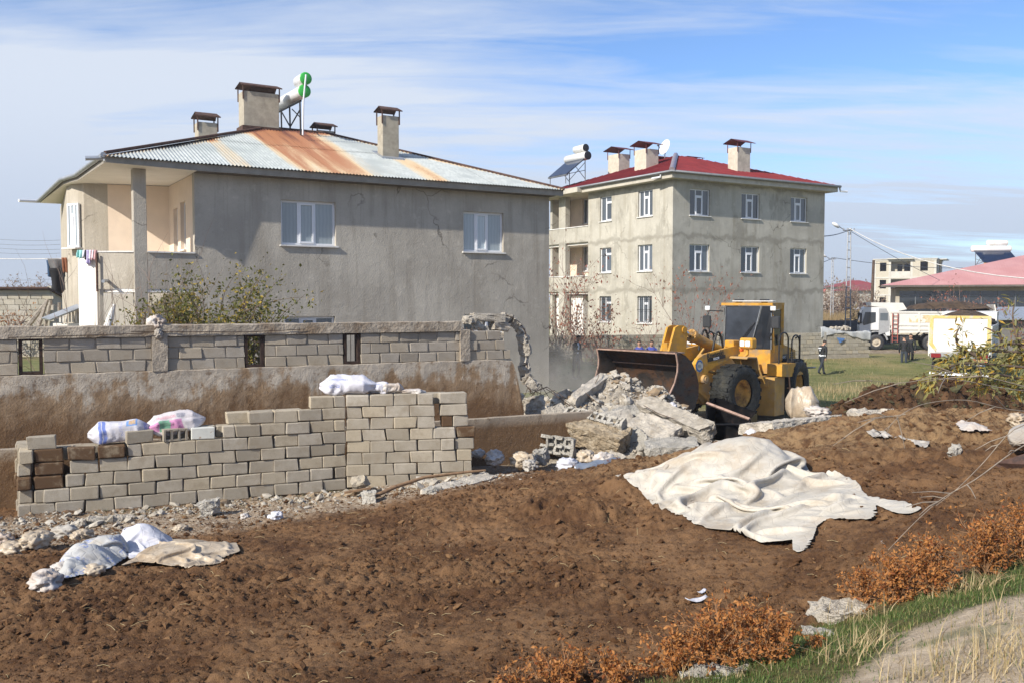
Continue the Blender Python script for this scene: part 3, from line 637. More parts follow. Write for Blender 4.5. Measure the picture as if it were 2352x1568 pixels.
roofp.tri(pl[-1], rr1, rr0); roofp.quad((-1.35, 11.4, 7.5), (13.75, 11.4, 7.5), (ra1, 7.5, zr - 0.02), rr1); roofp.quad((13.75, 11.4, 7.5), (13.75, -0.45, 7.5), (ra1, rb, zr - 0.02), (ra1, 7.5, zr - 0.02))
roofp.quad(rr0, rr1, (ra1, 7.5, zr - 0.02), (ra1, rb, zr - 0.02))
roof = roofp.build('roof', pm('old_tin', (0.40, 0.43, 0.43), 0.55, 0.3, var=0.1, dirt=(0.28, 0.16, 0.09), dscale=1.2), grey)
edges = np.linspace(c0[0] - 0.05, 13.75, 17)
for i in range(16):
    x0, x1 = edges[i] - (0.06 if i else 0), edges[i + 1]; lf = 0.004 * (i % 2)
    split = 2.55 + 0.06 * math.sin(i * 2.3)
    mid = lambda A: np.minimum(b_hi(A), split)
    corr_strip(roof, x0, x1, b_lo, lambda A: np.maximum(np.minimum(b_hi(A), split + 0.12), b_lo(A)), zroof, rustf, 7, lift=lf)
    if float(b_hi(np.array([x0, x1])).max()) > split + 0.2: corr_strip(roof, x0, x1, lambda A: np.minimum(split, b_hi(A) - 0.01), b_hi, zroof, rustf, 7, lift=lf + 0.012)
m = MB(); m.tube([(c0[0], c0[1], 7.56), (ra0, rb, zr + 0.03), (ra1, rb, zr + 0.03), (13.75, -0.5, 7.54)], 0.05, 6); m.build('ridge_cap', RUSTM, roof)
m = MB(); gl = [(c0[0] - 0.05, c0[1] - 0.05, 7.50), (c2[0] - 0.06, c2[1], 7.47), (c3[0] - 0.06, c3[1], 7.46), (c4[0] - 0.08, c4[1] + 0.05, 7.45), (-1.45, 11.4, 7.38)]; m.tube(gl, 0.07, 8); m.build('gutter', GUTTER, roof)
m = MB(); m.tube([(c0[0] + 0.02, c0[1] + 0.1, 7.44), (c0[0] - 0.45, c0[1] + 0.15, 7.40)], 0.06, 10); m.tube([(c0[0] + 0.02, c0[1] + 0.1, 7.5), (c0[0] + 0.02, c0[1] + 0.1, 7.36)], 0.07, 10); m.build('spout', GUTTER, roof)
m = MB(); e = L2(86, 39); m.tube([(-1.45, 11.3, 7.36), (-2.1, 11.0, 7.33)], 0.055, 8); m.build('spout', WHITE, roof)
chimney(grey, 4.95, 5.25, 1.22, 0.62, 9.2, 10.83, CHIM, RUSTM, 0.32); m = MB(); m.box(4.28, 5.62, 4.86, 5.64, 9.3, 9.66); m.build('flashing', RUSTM, grey)
chimney(grey, 8.53, 2.45, 0.60, 0.44, 8.3, 9.95, CHIM, RUSTM, 0.32); m = MB(); m.prism([(2.0, 8.42), (2.9, 8.76), (2.9, 8.85), (2.0, 8.51)], 8.10, 8.95, 'x'); m.build('flashing', GUTTER, grey)
chimney(grey, 3.05, 4.75, 0.62, 0.5, 8.8, 9.56, CHIM, RUSTM, 0.34); chimney(grey, 7.75, 6.6, 0.66, 0.5, 9.0, 10.02, CHIM, RUSTM, 0.30)

# ---------------------------------------------------------------- solar water heaters
STEEL = pm('grey_steel', (0.18, 0.19, 0.20), 0.5, 0.5, var=0.2)
TANK = pm('white_tank_enamel', (0.80, 0.80, 0.78), 0.3, var=0.05, scale=3, dirt=(0.6, 0.58, 0.52), dscale=2)
def tank(mb, p0, p1, r, mats=(0, 1)):
    p0 = Vector(p0); p1 = Vector(p1); ax = (p1 - p0); Ln = ax.length; ax = ax.normalized()
    mb.lathe([(0.001, -0.03), (r * 0.6, -0.02), (r, 0.01), (r, Ln - 0.01)], p0, ax, 24, mats[0]); mb.lathe([(r, Ln - 0.01), (r * 1.02, Ln), (r * 1.02, Ln + 0.02), (r * 0.85, Ln + 0.04), (0.001, Ln + 0.045)], p0, ax, 24, mats[1])
hp = HO + U * 6.05 + V * 6.0
sw = empty('solar_water_heater', (hp[0], hp[1], 9.55), 0, 'white tank solar heater with bright green end caps on the rusty roof', 'water heater', 'solar water heaters')
def rel(p): return Vector(p) - Vector((hp[0], hp[1], 9.55))
GREEN = pm('green_plastic', (0.05, 0.42, 0.07), 0.35, var=0.08)
pA = rel(W(641, 241, 34.2)); pB = rel(W(699, 210, 31.6)); m = MB(); tank(m, pA, pB, 0.215); m.build('tank', [TANK, GREEN], sw)
pC = rel(W(690, 186, 32.1)); pD = rel(W(703, 180, 31.4)); dirn = (pB - pA).normalized(); pC = rel(W(702, 181, 31.5)) - dirn * 0.75; m = MB(); tank(m, pC, rel(W(702, 181, 31.5)), 0.205); m.build('upper_tank', [TANK, GREEN], sw)
m = MB(); g = rel((0, 0, 9.45)).z
for p, q in ((pA, pA + dirn * 2.6),): m.tube([p - Vector((0, 0, 0.26)), q - Vector((0, 0, 0.26))], 0.035)
for k in (0.25, 1.3, 2.5):
    t_ = pA + dirn * k - Vector((0, 0, 0.26)); m.tube([t_, (t_.x + 0.02, t_.y, g - (0.2 if k > 2 else 0.0))], 0.03)
m.tube([pA + dirn * 1.3 - Vector((0, 0, 1.0)), pA + dirn * 2.5 - Vector((0, 0, 0.55))], 0.025); m.tube([pA + dirn * 0.3 - Vector((0, 0, 0.3)), pA + dirn * 1.3 - Vector((0, 0, 0.95))], 0.025); m.tube([pA + dirn * 1.6 - Vector((0, 0, 0.4)), pA + dirn * 2.5 - Vector((0, 0, 0.8))], 0.02)
m.build('stand', BLACKM, sw)
m = MB(); e = rel(W(703, 172, 31.3)); m.tube([e, e + Vector((-0.10, 0, -0.9)), e + Vector((-0.14, 0.05, -2.0))], 0.03); m.build('pipe', WHITE, sw)

# ---------------------------------------------------------------- red-roofed three-storey house
RO = np.array([8.73, 50.46, 0.0])
red = empty('apartment_house', RO, RZ, 'three-storey house of damp stained render with dark red hip roof', 'house', 'houses around the lot')
ra = [(1.22, 2.70), (5.12, 6.58), (9.14, 10.56)]; rz_ = [(8.40, 9.86), (5.32, 6.82)]
mb = MB(); wall_open(mb, 0.0, 12.1, 0.2, 10.3, 0.0, 0.25, [(a, b, z0, z1) for a, b in ra for z0, z1 in rz_]); mb.box(11.85, 12.1, 0.25, 12.4, 0.2, 10.3)
rb_ = [(1.70, 2.98), (5.46, 6.60)]; rzb = [(8.44, 9.93), (5.37, 6.86), (2.42, 3.96)]
wall_open(mb, 0.25, 7.8, 0.2, 10.3, 0.0, 0.25, [(a, b, z0, z1) for a, b in rb_ for z0, z1 in rzb], axis='b')
mb.box(0.25, 12.1, 12.15, 12.4, 0.2, 10.3); mb.build('wall', PL_RED, red)
for a, b in ra:
    for z0, z1 in rz_: window(red, a, b, z0, z1, 0.0, 'tee', glass=G_MID)
for i, (a, b) in enumerate(rb_):
    for j, (z0, z1) in enumerate(rzb): window(red, a, b, z0, z1, 0.0, 'two' if i == 1 else 'tee', axis='b', glass=G_MID, bars=(j == 2))
# balconies on the left flank
m = MB(); wall_open(m, 7.8, 14.0, 0.2, 10.28, 1.7, 0.15, [(8.3, 9.15, 5.3 + k, 7.35 + k) for k in (0, 3.07)] + [(9.9, 10.8, 5.6 + k, 7.2 + k) for k in (0, 3.07)], axis='b'); m.box(0.02, 1.7, 7.602, 7.8, 4.3, 10.26); m.build('balcony_wall', PINK, red)
for k in (0, 3.07): window(red, 8.3, 9.15, 5.3 + k, 7.35 + k, 1.7, 'two', axis='b', glass=G_MID, sill=False, name='balcony_door'); window(red, 9.9, 10.8, 5.6 + k, 7.2 + k, 1.7, 'two', axis='b', glass=G_MID)
for k, nm in ((0, 1), (3.07, 2)):
    m = MB(); m.box(0.0, 0.16, 7.8, 13.9, 4.25 + k, 5.20 + k); m.build('parapet', PL_RED, red)
    m = MB(); m.box(-0.04, 0.2, 7.8, 13.9, 5.203 + k, 5.25 + k); m.build('sill', SILL, red)
    m = MB(); m.box(0.16, 1.7, 7.8, 13.9, 4.10 + k, 4.28 + k); m.build('balcony_slab', CEIL, red)
m = MB(); m.bbox(-0.02, 0.34, 10.25, 11.0, 0.2, 10.28, 0.01); m.build('column', PL_RED, red)
m = MB(); m.box(0.5, 1.6, 9.0, 12.0, 0.2, 4.0); m.build('porch_wall', WPAINT, red)
m = MB(); ol = [(-0.55, -0.55), (12.6, -0.55), (12.6, 12.9), (-0.55, 12.9)]; m.prism(ol, 10.28, 10.62); m.prism([(-0.9, 7.7), (-0.551, 7.7), (-0.551, 13.5), (-0.9, 13.5)], 10.30, 10.60); m.build('eave_slab', pm('pale_eave_concrete', (0.50, 0.46, 0.38), 0.95, var=0.1, scale=2, bump=0.3, dirt=(0.38, 0.345, 0.28), dscale=1.5), red)
def red_roof_mat():
    t = NT('red_roof_tiles'); w = t.N.new('ShaderNodeTexWave'); w.inputs['Scale'].default_value = 2.2; w.bands_direction = 'DIAGONAL'; t.L.new(t.pos('obj'), w.inputs['Vector'])
    c = t.mix(t.rmap(t.noise(1.2, 5), 0.35, 0.65), (0.175, 0.020, 0.022, 1), (0.245, 0.032, 0.033, 1)); t.bump(t.noise(14, 3), 0.3, 0.02); return t.done(c, 0.55, 0, 0.4)
RROOF = red_roof_mat(); zt = 12.80
m = MB(); A_ = (-0.65, -0.65, 10.64); B_ = (12.7, -0.65, 10.64); C_ = (12.7, 13.0, 10.64); D_ = (-0.65, 13.0, 10.64); R1 = (5.55, 6.15, zt); R2 = (6.6, 6.15, zt)
m.quad(A_, B_, R2, R1); m.tri(B_, C_, R2); m.quad(C_, D_, R1, R2); m.tri(D_, A_, R1)
rroof = m.build('roof', RROOF, red)
def seams(pA, pB, pT0, pT1, n):
    for i in range(1, n):
        k = i / n; lo = Vector(pA).lerp(Vector(pB), k); s = k
        # straight up the slope until hip or ridge
        e = (Vector(pB) - Vector(pA)); L_ = e.length; e.normalize(); up = Vector(pT0) - Vector(pA); up = up - e * up.dot(e)
        h0 = (Vector(pT0) - Vector(pA)).dot(e); h1 = (Vector(pT1) - Vector(pA)).dot(e); x = k * L_
        f_ = x / h0 if x < h0 else ((L_ - x) / (L_ - h1) if x > h1 else 1.0)
        yield lo, lo + up * f_
mm = MB()
for lo, hi_ in list(seams(A_, B_, R1, R2, 40)) + list(seams(D_, A_, R1, R1, 40)): mm.tube([lo + Vector((0, 0, 0.012)), hi_ + Vector((0, 0, 0.012))], 0.02, 4)
mm.build('roof_ribs', RROOF, rroof)
m = MB(); HIPC = pm('grey_flashing', (0.33, 0.27, 0.28), 0.4, 0.4); m.tube([Vector(A_) + Vector((0, 0, 0.03)), Vector(R1) + Vector((0, 0, 0.04))], 0.16, 6); m.build('hip_cap', HIPC, rroof)
m = MB(); m.tube([(-0.68, 13.0, 10.60), (-0.68, -0.68, 10.60), (12.7, -0.68, 10.60)], 0.075, 8); m.build('gutter', pm('dark_zinc', (0.22, 0.23, 0.24), 0.5, 0.5), rroof)
m = MB(); m.tube([(12.7, -0.6, 10.55), (12.75, -0.62, 10.33), (13.25, -0.7, 10.33)], 0.06, 8); m.build('spout', WHITE, rroof)
m = MB(); m.tube([(-0.62, 0.3, 10.55), (-0.64, 0.28, 10.38), (-0.72, 0.9, 10.36)], 0.055, 8); m.build('spout', WHITE, rroof)
def on_left(px, py):   # image point on the left roof slope, local coordinates
    q = lambda s: RO + U * s[0] + V * s[1] + Z3 * s[2]
    n = np.cross(q(R1) - q(A_), q(D_) - q(A_)); h = onplane(px, py, q(A_), n) - RO; return float(h @ U), float(h @ V), float(h[2])
def on_right(px, py):
    q = lambda s: RO + U * s[0] + V * s[1] + Z3 * s[2]
    n = np.cross(q(B_) - q(A_), q(R1) - q(A_)); h = onplane(px, py, q(A_), n) - RO; return float(h @ U), float(h @ V), float(h[2])
def zt3(zx, zy): return (2100 + zx * .5527) * .5742, (500 + zy * .5527) * .5742
REDCAP = pm('red_cap_sheet', (0.13, 0.028, 0.028), 0.6, 0.1, var=0.2)
a, b, z = on_left(*zt3(652, 335)); chimney(red, a + 0.3, b, 0.9, 1.15, z - 0.6, z + 1.05, CHIMW, REDCAP, 0.5, 0.22)
a, b, z = on_left(*zt3(850, 322)); chimney(red, a + 0.3, b, 0.95, 1.1, z - 0.6, z + 1.15, CHIMW, REDCAP, 0.5, 0.2)
a, b, z = on_right(*zt3(1575, 338)); chimney(red, a, b + 0.3, 1.05, 0.8, z - 0.5, z + 1.40, CHIMW, REDCAP, 0.5, 0.2)
chimney(red, 6.3, 8.2, 1.5, 0.8, 11.6, 12.75, CHIMW, REDCAP, 0.3, 0.15); chimney(red, 7.6, 6.8, 0.9, 0.7, 12.0, 12.72, CHIMW, REDCAP, 0.25, 0.1)
# satellite dish
dp_ = W(*zt3(1012, 238), 59.0); dish = empty('satellite_dish', dp_, 0, 'white satellite dish on the ridge of the red roof', 'satellite dish'); dish.scale = (0.78,) * 3
m = MB(); ax = Vector((-0.86, -0.45, 0.30)).normalized(); m.lathe([(0.001, -0.13), (0.25, -0.11), (0.45, -0.05), (0.62, 0.03), (0.64, 0.04), (0.62, 0.02), (0.45, -0.07), (0.001, -0.15)], (0, 0, 0.85), ax, 28); m.build('reflector', TANK, dish)
m = MB(); m.tube([(0, 0, -0.6), (0, 0, 0.2), Vector((0, 0, 0.85)) - ax * 0.14], 0.035); m.build('mast', STEEL, dish)
m = MB(); f_ = Vector((0, 0, 0.85)) + ax * 0.75 - Vector((0, 0, 0.15)); m.tube([Vector((0, 0, 0.32)), f_], 0.018); m.cyl(f_ - ax * 0.09, f_ + ax * 0.05, 0.06); m.build('feed_arm', STEEL, dish)
def flat_heater(name, loc, rz, label, w=2.0, tilt=40, frame=STEEL, cap=BLACKM, trim=None, h0=0.25, pl=1.9, extra=True):
    e = empty(name, loc, rz, label, 'water heater', 'solar water heaters'); t = math.radians(tilt)
    PAN = pm('collector_glass', (0.012, 0.02, 0.045), 0.12, 0.0, var=0.25, scale=2, spec=0.8)
    up = Vector((0, math.cos(t), math.sin(t))); nn = Vector((0, -math.sin(t), math.cos(t)))
    m = MB(); c = [Vector((-w / 2, 0, h0)), Vector((w / 2, 0, h0)), Vector((w / 2, 0, h0)) + up * pl, Vector((-w / 2, 0, h0)) + up * pl]
    m._add(c + [p + nn * 0.07 for p in c], [(3, 2, 1, 0), (4, 5, 6, 7), (0, 1, 5, 4), (1, 2, 6, 5), (2, 3, 7, 6), (3, 0, 4, 7)]); m.build('collector', PAN, e)
    m = MB(); b_ = c[0] + nn * 0.075; m.box(-w / 2 - 0.02, w / 2 + 0.02, -0.06, 0.06, h0 - 0.05, h0 + 0.03); m.build('trim', trim or STEEL, e)
    top = Vector((0, up.y * pl, h0 + up.z * pl + 0.12)); m = MB(); tank(m, top + Vector((-w / 2 - 0.1, 0, 0)), top + Vector((w / 2 + 0.12, 0, 0)), 0.27); m.build('tank', [TANK, cap], e)
    if extra: m = MB(); q = top + Vector((w * 0.1, 0.02, 0.52)); tank(m, q + Vector((-w * 0.2, 0, 0)), q + Vector((w * 0.34, 0, 0)), 0.24); m.build('upper_tank', [TANK, cap], e)
    m = MB()
    for s in (-1, 1):
        x = s * w * 0.42; m.tube([(x, top.y, top.z - 0.25), (x, top.y + 0.02, -0.5)], 0.03, 6); m.tube([(x, 0, h0), (x, 0, -0.3)], 0.03, 6); m.tube([(x, top.y, top.z - 0.9), (x, 0.3, h0 + 0.1)], 0.022, 6); m.tube([(x, top.y, 0.1), (x, 0.5 * top.y, h0 + 0.5 * up.z * pl)], 0.022, 6)
    m.tube([(-w * .42, top.y, 0.2), (w * .42, top.y, top.z - 0.4)], 0.02, 6); m.build('stand', frame, e); return e
sp = W(*zt3(238, 402), 59.5)
flat_heater('solar_water_heater', (sp[0], sp[1], sp[2]), RZ - math.pi / 2, 'blue panel solar heater with two stacked tanks on the red roof', 2.1, 38, pl=1.9)
# ---------------------------------------------------------------- concrete block walls
def block_mesh(name, L_, D_, H_, seed, chip=1, bev=0.016):
    rnd = random.Random(seed); bm = bmesh.new(); bmesh.ops.create_cube(bm, size=1.0)
    for v in bm.verts: v.co = (v.co.x * L_, v.co.y * D_, v.co.z * H_)
    bmesh.ops.bevel(bm, geom=bm.edges[:], offset=bev * rnd.uniform(0.8, 1.3), segments=2, profile=0.5, affect='EDGES')
    for k in range(chip):
        c = Vector((rnd.choice((-1, 1)) * L_ / 2, rnd.choice((-1, -1, 1)) * D_ / 2, rnd.choice((-1, 1)) * H_ / 2)); r = rnd.uniform(0.025, 0.06)
        for v in bm.verts:
            d = (v.co - c).length
            if d < r: v.co = v.co.lerp(Vector((0, 0, 0)), 0.09 * (1 - d / r) + 0.012)
    for v in bm.verts: v.co += Vector((rnd.uniform(-1, 1), rnd.uniform(-1, 1), rnd.uniform(-1, 1))) * 0.0030
    me = bpy.data.meshes.new(name); bm.to_mesh(me); bm.free()
    for p in me.polygons: p.use_smooth = False
    return me
def block_mat(name, c1, c2, brown=None, k=0.0):
    t = NT(name); n = t.noise(3.0, 5, 0.6); f = t.noise(75, 4, 0.7); pit = t.voro(95)
    c = t.mix(t.rmap(n, 0.32, 0.68), c1, c2)
    r = t.rnd(); c = t.mix(t.rmap(r, 0.0, 1.0, 0.0, 0.75, False), c, tuple(x * y for x, y in zip(c1[:3], (0.80, 0.78, 0.74))) + (1,))
    r2 = t.m('FRACT', t.m('MULTIPLY', r, 7.31)); c = t.mix(t.m('MULTIPLY', t.rmap(r2, 0.45, 1.0), 0.7), c, tuple(x * y for x, y in zip(c2[:3], (1.0, 0.94, 0.82))) + (1,))
    c = t.mix(t.m('MULTIPLY', t.rmap(f, 0.54, 0.68), 0.55), c, tuple(x * 0.6 for x in c1[:3]) + (1,))
    if brown is not None: c = t.mix(t.m('MULTIPLY', t.rmap(t.noise(5, 6, 0.65), 0.28 if k > .8 else 0.48, 0.5 if k > .8 else 0.68), k), c, brown)
    t.bump(t.m('ADD', t.m('MULTIPLY', f, 0.6), t.m('MULTIPLY', t.rmap(pit, 0.0, 0.35), 0.5)), 0.8, 0.012)
    return t.done(c, 0.95, 0, 0.15)
BLK = block_mat('pale_block', (0.37, 0.325, 0.255, 1), (0.48, 0.43, 0.35, 1), (0.29, 0.235, 0.165, 1), 0.5)
BLKG = block_mat('grey_block', (0.37, 0.325, 0.265, 1), (0.47, 0.42, 0.35, 1), (0.31, 0.25, 0.18, 1), 0.45)
BLKS = block_mat('stained_block', (0.30, 0.235, 0.16, 1), (0.36, 0.29, 0.20, 1), (0.105, 0.058, 0.030, 1), 0.92)
MORT = pm('mortar', (0.30, 0.265, 0.215), 0.95, var=0.15, scale=12, bump=0.5, bdist=0.01)
def _blockset(tag, mat, n, L_=0.392, D_=0.19, H_=0.19, bev=0.016):
    r = []
    for i in range(n):
        me = block_mesh(tag, L_, D_, H_, 100 + i + hash(tag) % 7 * 0, chip=3 + i % 3, bev=bev); me.materials.append(mat); r.append(me)
    return r
FULL = _blockset('block', BLK, 14, 0.398, 0.19, 0.196, bev=0.015); HALF = _blockset('half_block', BLK, 5, 0.19)
STN = _blockset('stained_block', BLKS, 4, bev=0.02)
PFULL = _blockset('pen_block', BLKG, 8, 0.388, 0.19, 0.188, bev=0.010)
rb = random.Random(4)
def put_block(parent, meshes, p, ang, length=None, tilt=0.0, name='block', base=0.392, jit=1.0):
    o = bpy.data.objects.new(name, rb.choice(meshes)); COL.objects.link(o); o.parent = parent
    o.location = Vector(p) + Vector((rb.uniform(-1, 1) * 0.004, rb.uniform(-1, 1) * 0.014, rb.uniform(-1, 1) * 0.002)) * jit
    o.rotation_euler = (rb.uniform(-1, 1) * 0.012 * jit, tilt + rb.uniform(-1, 1) * 0.010 * jit, ang + rb.uniform(-1, 1) * 0.012 * jit + rb.choice((0, math.pi)))
    if length: o.scale = (length / base, 1, 1)
    return o
# --- near wall, left stretch along U, right stretch nearly frontal
J = W(795, 1000, 15.5); J[2] = 0
NU = np.array([2.15, 1, 0]) / math.hypot(2.15, 1); NV = np.array([-NU[1], NU[0], 0])
near = empty('block_wall', (0, 0, 0), 0, 'half demolished dry wall of pale concrete blocks stepping down to the left', 'wall')
ZB = 0.585; RH = 0.200
def sU(px, py): q = onplane(px, py, J, NV); return float((q - J) @ NU)
def on_u(s, z, back=0.0): q = J + NU * s + NV * back; return (q[0], q[1], z)
angN = math.atan2(NU[1], NU[0]); angU = angN
rowL = [72, 100, 150, 166, 292, 512, 548, 690]; rowY = [1182, 1148, 1112, 1078, 1040, 1005, 962, 925]
for r in range(8):
    s0 = sU(rowL[r], rowY[r]); z = ZB + RH * (r + 0.5); s = -0.003 - (0.205 if r % 2 else 0.0)
    if r % 2: put_block(near, HALF, on_u(-0.1, z, 0.1), angU, 0.19, base=0.19)
    while s - 0.40 > s0 - 0.22:
        L_ = 0.392
        if s - 0.40 < s0 - 0.05: L_ = max(0.18, s - s0)
        put_block(near, FULL if L_ > 0.3 else HALF, on_u(s - L_ / 2, z, 0.1), angU, L_, base=0.392 if L_ > 0.3 else 0.19); s -= L_ + 0.009
# back wythe, only where it shows
for r, x0, x1 in ((5, 455, 560), (6, 522, 700), (4, 130, 300)):
    s = sU(x1, rowY[r]); s0 = sU(x0, rowY[r]); z = ZB + RH * (r + 0.5)
    while s > s0 + 0.1: put_block(near, FULL, on_u(s - 0.2, z - 0.01, 0.31), angU); s -= 0.408
for r in range(4):
    s = -0.6 - 0.1 * (r % 2)
    for k in range(14):
        s0 = sU(rowL[r], rowY[r])
        if s - 0.4 < s0 + 0.15: break
        s -= 0.408
# return wall at the left end, seen on its ends
sE = sU(60, 1100)
for r in range(5):
    for k in range(3):
        z = ZB + RH * (r + 0.5); b = 0.2 + 0.40 * k + (0.1 if r % 2 else 0.0); q = J + NU * (sE + 0.02 * math.sin(r * 2.1)) + V * b
        put_block(near, FULL if r != 2 else STN, (q[0], q[1], z), math.atan2(NV[1], NV[0]))
for (px, py, r, ms) in ((112, 1108, 2, STN), (113, 1075, 3, STN), (112, 1040, 4, STN), (95, 1148, 1, HALF)):
    s = sU(px, py); put_block(near, ms, on_u(s, ZB + RH * (r + 0.5), 0.13), angU, base=0.392 if ms is STN else 0.19)
# right stretch
Rr = np.array([1, 0.20, 0]); Rr /= np.linalg.norm(Rr); Rn = np.array([-Rr[1], Rr[0], 0]); angR = math.atan2(Rr[1], Rr[0])
def zx6(v): return 574.2 + v * 0.3112
def sR(px, py): q = onplane(px, py, J, Rn); return float((q - J) @ Rr)
rEnd = [1640, 1638, 1636, 1508, 1520, 1366, 1382, 1352]; rYr = [1090, 1070, 1055, 1030, 1005, 978, 950, 925]
for r in range(8):
    sE_ = sR(zx6(rEnd[r]), rYr[r]); z = ZB + 0.03 + 0.197 * (r + 0.5); s = 0.004
    if r % 2 == 0: q = J + Rr * (s + 0.13) + Rn * 0.1; put_block(near, FULL, (q[0], q[1], z), angR, 0.255); s += 0.266
    while s + 0.12 < sE_:
        L_ = min(0.392, sE_ - s)
        if sE_ - s - L_ < 0.10: L_ = min(sE_ - s, 0.43)
        q = J + Rr * (s + L_ / 2) + Rn * 0.1; put_block(near, FULL, (q[0], q[1], z), angR, L_); s += L_ + 0.010
for r, x0, x1, ms in ((7, 1385, 1595, FULL), (6, 1400, 1600, FULL), (5, 1490, 1604, FULL), (5, 1410, 1490, STN), (4, 1520, 1660, STN), (3, 1508, 1650, FULL)):
    s0, s1 = sR(zx6(x0), rYr[r]), sR(zx6(x1), rYr[r]); z = ZB + 0.03 + 0.197 * (r + 0.5); q = J + Rr * ((s0 + s1) / 2 + 0.02) + Rn * 0.16
    put_block(near, ms, (q[0], q[1], z), angR + 0.08 * (r % 2), s1 - s0, jit=2)
for s in np.arange(0.3, 1.9, 0.41):   # rear wythe under the sacks
    q = J + Rr * s + Rn * 0.33; put_block(near, FULL, (q[0], q[1], ZB + 0.03 + 0.197 * 7.45), angR)
# --- loose blocks resting on the wall
def loose(ms, px, py, r, back, label, ang=angU, dz=0.0, tilt=0.0, name='concrete_block', mesh=None):
    s = sU(px, py); o = put_block(None, ms, on_u(s, ZB + RH * (r + 0.5) + dz, back), ang, tilt=tilt, name=name); setup(o, label, 'block', 'loose blocks on the wall'); return o
loose(STN, 255, 1042, 4, 0.06, 'rust brown block lying proud of the low end of the wall')
loose(STN, 186, 1045, 4, 0.07, 'tilted brown block between the stacked end and the proud brown block', tilt=-0.05)
loose(FULL, 94, 1008, 5, 0.16, 'single pale block topping the left end of the stepped wall', dz=-0.01)
loose(FULL, 322, 1003, 5, 0.12, 'pale block in front of the printed sack on the wall', ang=angU + 0.10)
wc = block_mesh('painted_block', 0.36, 0.19, 0.185, 55); wc.materials.append(pm('whitewash', (0.55, 0.55, 0.50), 0.9, var=0.1, scale=5, bump=0.3, dirt=(0.33, 0.22, 0.13), dscale=6, dlo=0.58, dhi=0.68))
o = loose([wc], 468, 994, 5, 0.11, 'whitewashed block with brown flakes beside the hollow block', ang=angU - 0.05)
def hollow_mesh(name, mat, L_=0.40, W_=0.19, H_=0.19, n=3, rows=1, seed=1, deep=0.13, wall=0.032):
    """block with open cells on its front face (-y)"""
    m = MB(); rnd = random.Random(seed); cw = (L_ - wall) / n; ch = (H_ - wall) / rows
    m.box(-L_ / 2, L_ / 2, -W_ / 2 + deep, W_ / 2, -H_ / 2, H_ / 2)
    for i in range(n + 1): x = -L_ / 2 + i * cw; f0 = 0.0 if rows * n < 4 or rnd.random() > 0.35 else rnd.uniform(0.03, 0.10); m.box(x, x + wall, -W_ / 2 + f0 + rnd.uniform(0, 0.012), -W_ / 2 + deep - 0.0005, -H_ / 2, H_ / 2)
    for j in range(rows + 1):
        z = -H_ / 2 + j * ch
        for i in range(n): x = -L_ / 2 + i * cw + wall; m.box(x + 0.0005, x + cw - wall - 0.0005, -W_ / 2 + rnd.uniform(0.004, 0.02), -W_ / 2 + deep - 0.001, z + 0.0007, z + wall - 0.0007)
    for v in m.v: v += Vector((rnd.uniform(-1, 1), rnd.uniform(-1, 1), rnd.uniform(-1, 1))) * (0.003 if n < 4 and rows == 1 else 0.011)
    me = m.mesh(name); me.materials.append(mat); return me
hb = hollow_mesh('hollow_block', BLK, 0.36, 0.20, 0.185, 3); q = on_u(sU(402, 997), ZB + RH * 5.5 + 0.002, 0.11)
o = addobj('hollow_block', hb); o.location = q; o.rotation_euler = (0.03, 0, angU + 0.12); setup(o, 'hollow block showing three open cells on top of the wall', 'block', 'loose blocks on the wall')
# --- pen wall further back
PU = np.array([1.95, 1, 0]) / math.hypot(1.95, 1); PV = np.array([-PU[1], PU[0], 0]); angP = math.atan2(PU[1], PU[0])
Q0 = W(102, 858, 15.4); Q0[2] = 0
pen = empty('pen_wall', (0, 0, 0), 0, 'long stained block and concrete pen wall with three barred openings', 'wall')
def sP(px, py=800): q = onplane(px, py, Q0, PV); return float((q - Q0) @ PU)
def on_p(s, z, back=0.0): q = Q0 + PU * s + PV * back; return (q[0], q[1], z)
ZR = 2.545; PH = 0.199
opn = [(sP(42), sP(98)), (sP(563), sP(607)), (sP(790), sP(828))]; pil = [(sP(350), sP(383)), (sP(1057), sP(1077))]
sEnd = [sP(1172), sP(1160), sP(1150)]
s_left = sP(-140)
cuts = sorted(opn + pil)
for r in range(3):
    z = ZR + PH * (r + 0.5); segs = []; a = s_left
    for c0_, c1_ in cuts: segs.append((a, c0_ - 0.01)); a = c1_ + 0.01
    segs.append((a, sEnd[r]))
    for s0, s1 in segs:
        s = s0 + (0.0 if r % 2 == 0 else -0.2)
        while s < s1 - 0.05:
            e0, e1 = max(s, s0), min(s + 0.39, s1)
            if e1 - e0 > 0.07: put_block(pen, PFULL, on_p((e0 + e1) / 2, z, 0.1), angP, e1 - e0, base=0.388, jit=0.8)
            s += 0.402
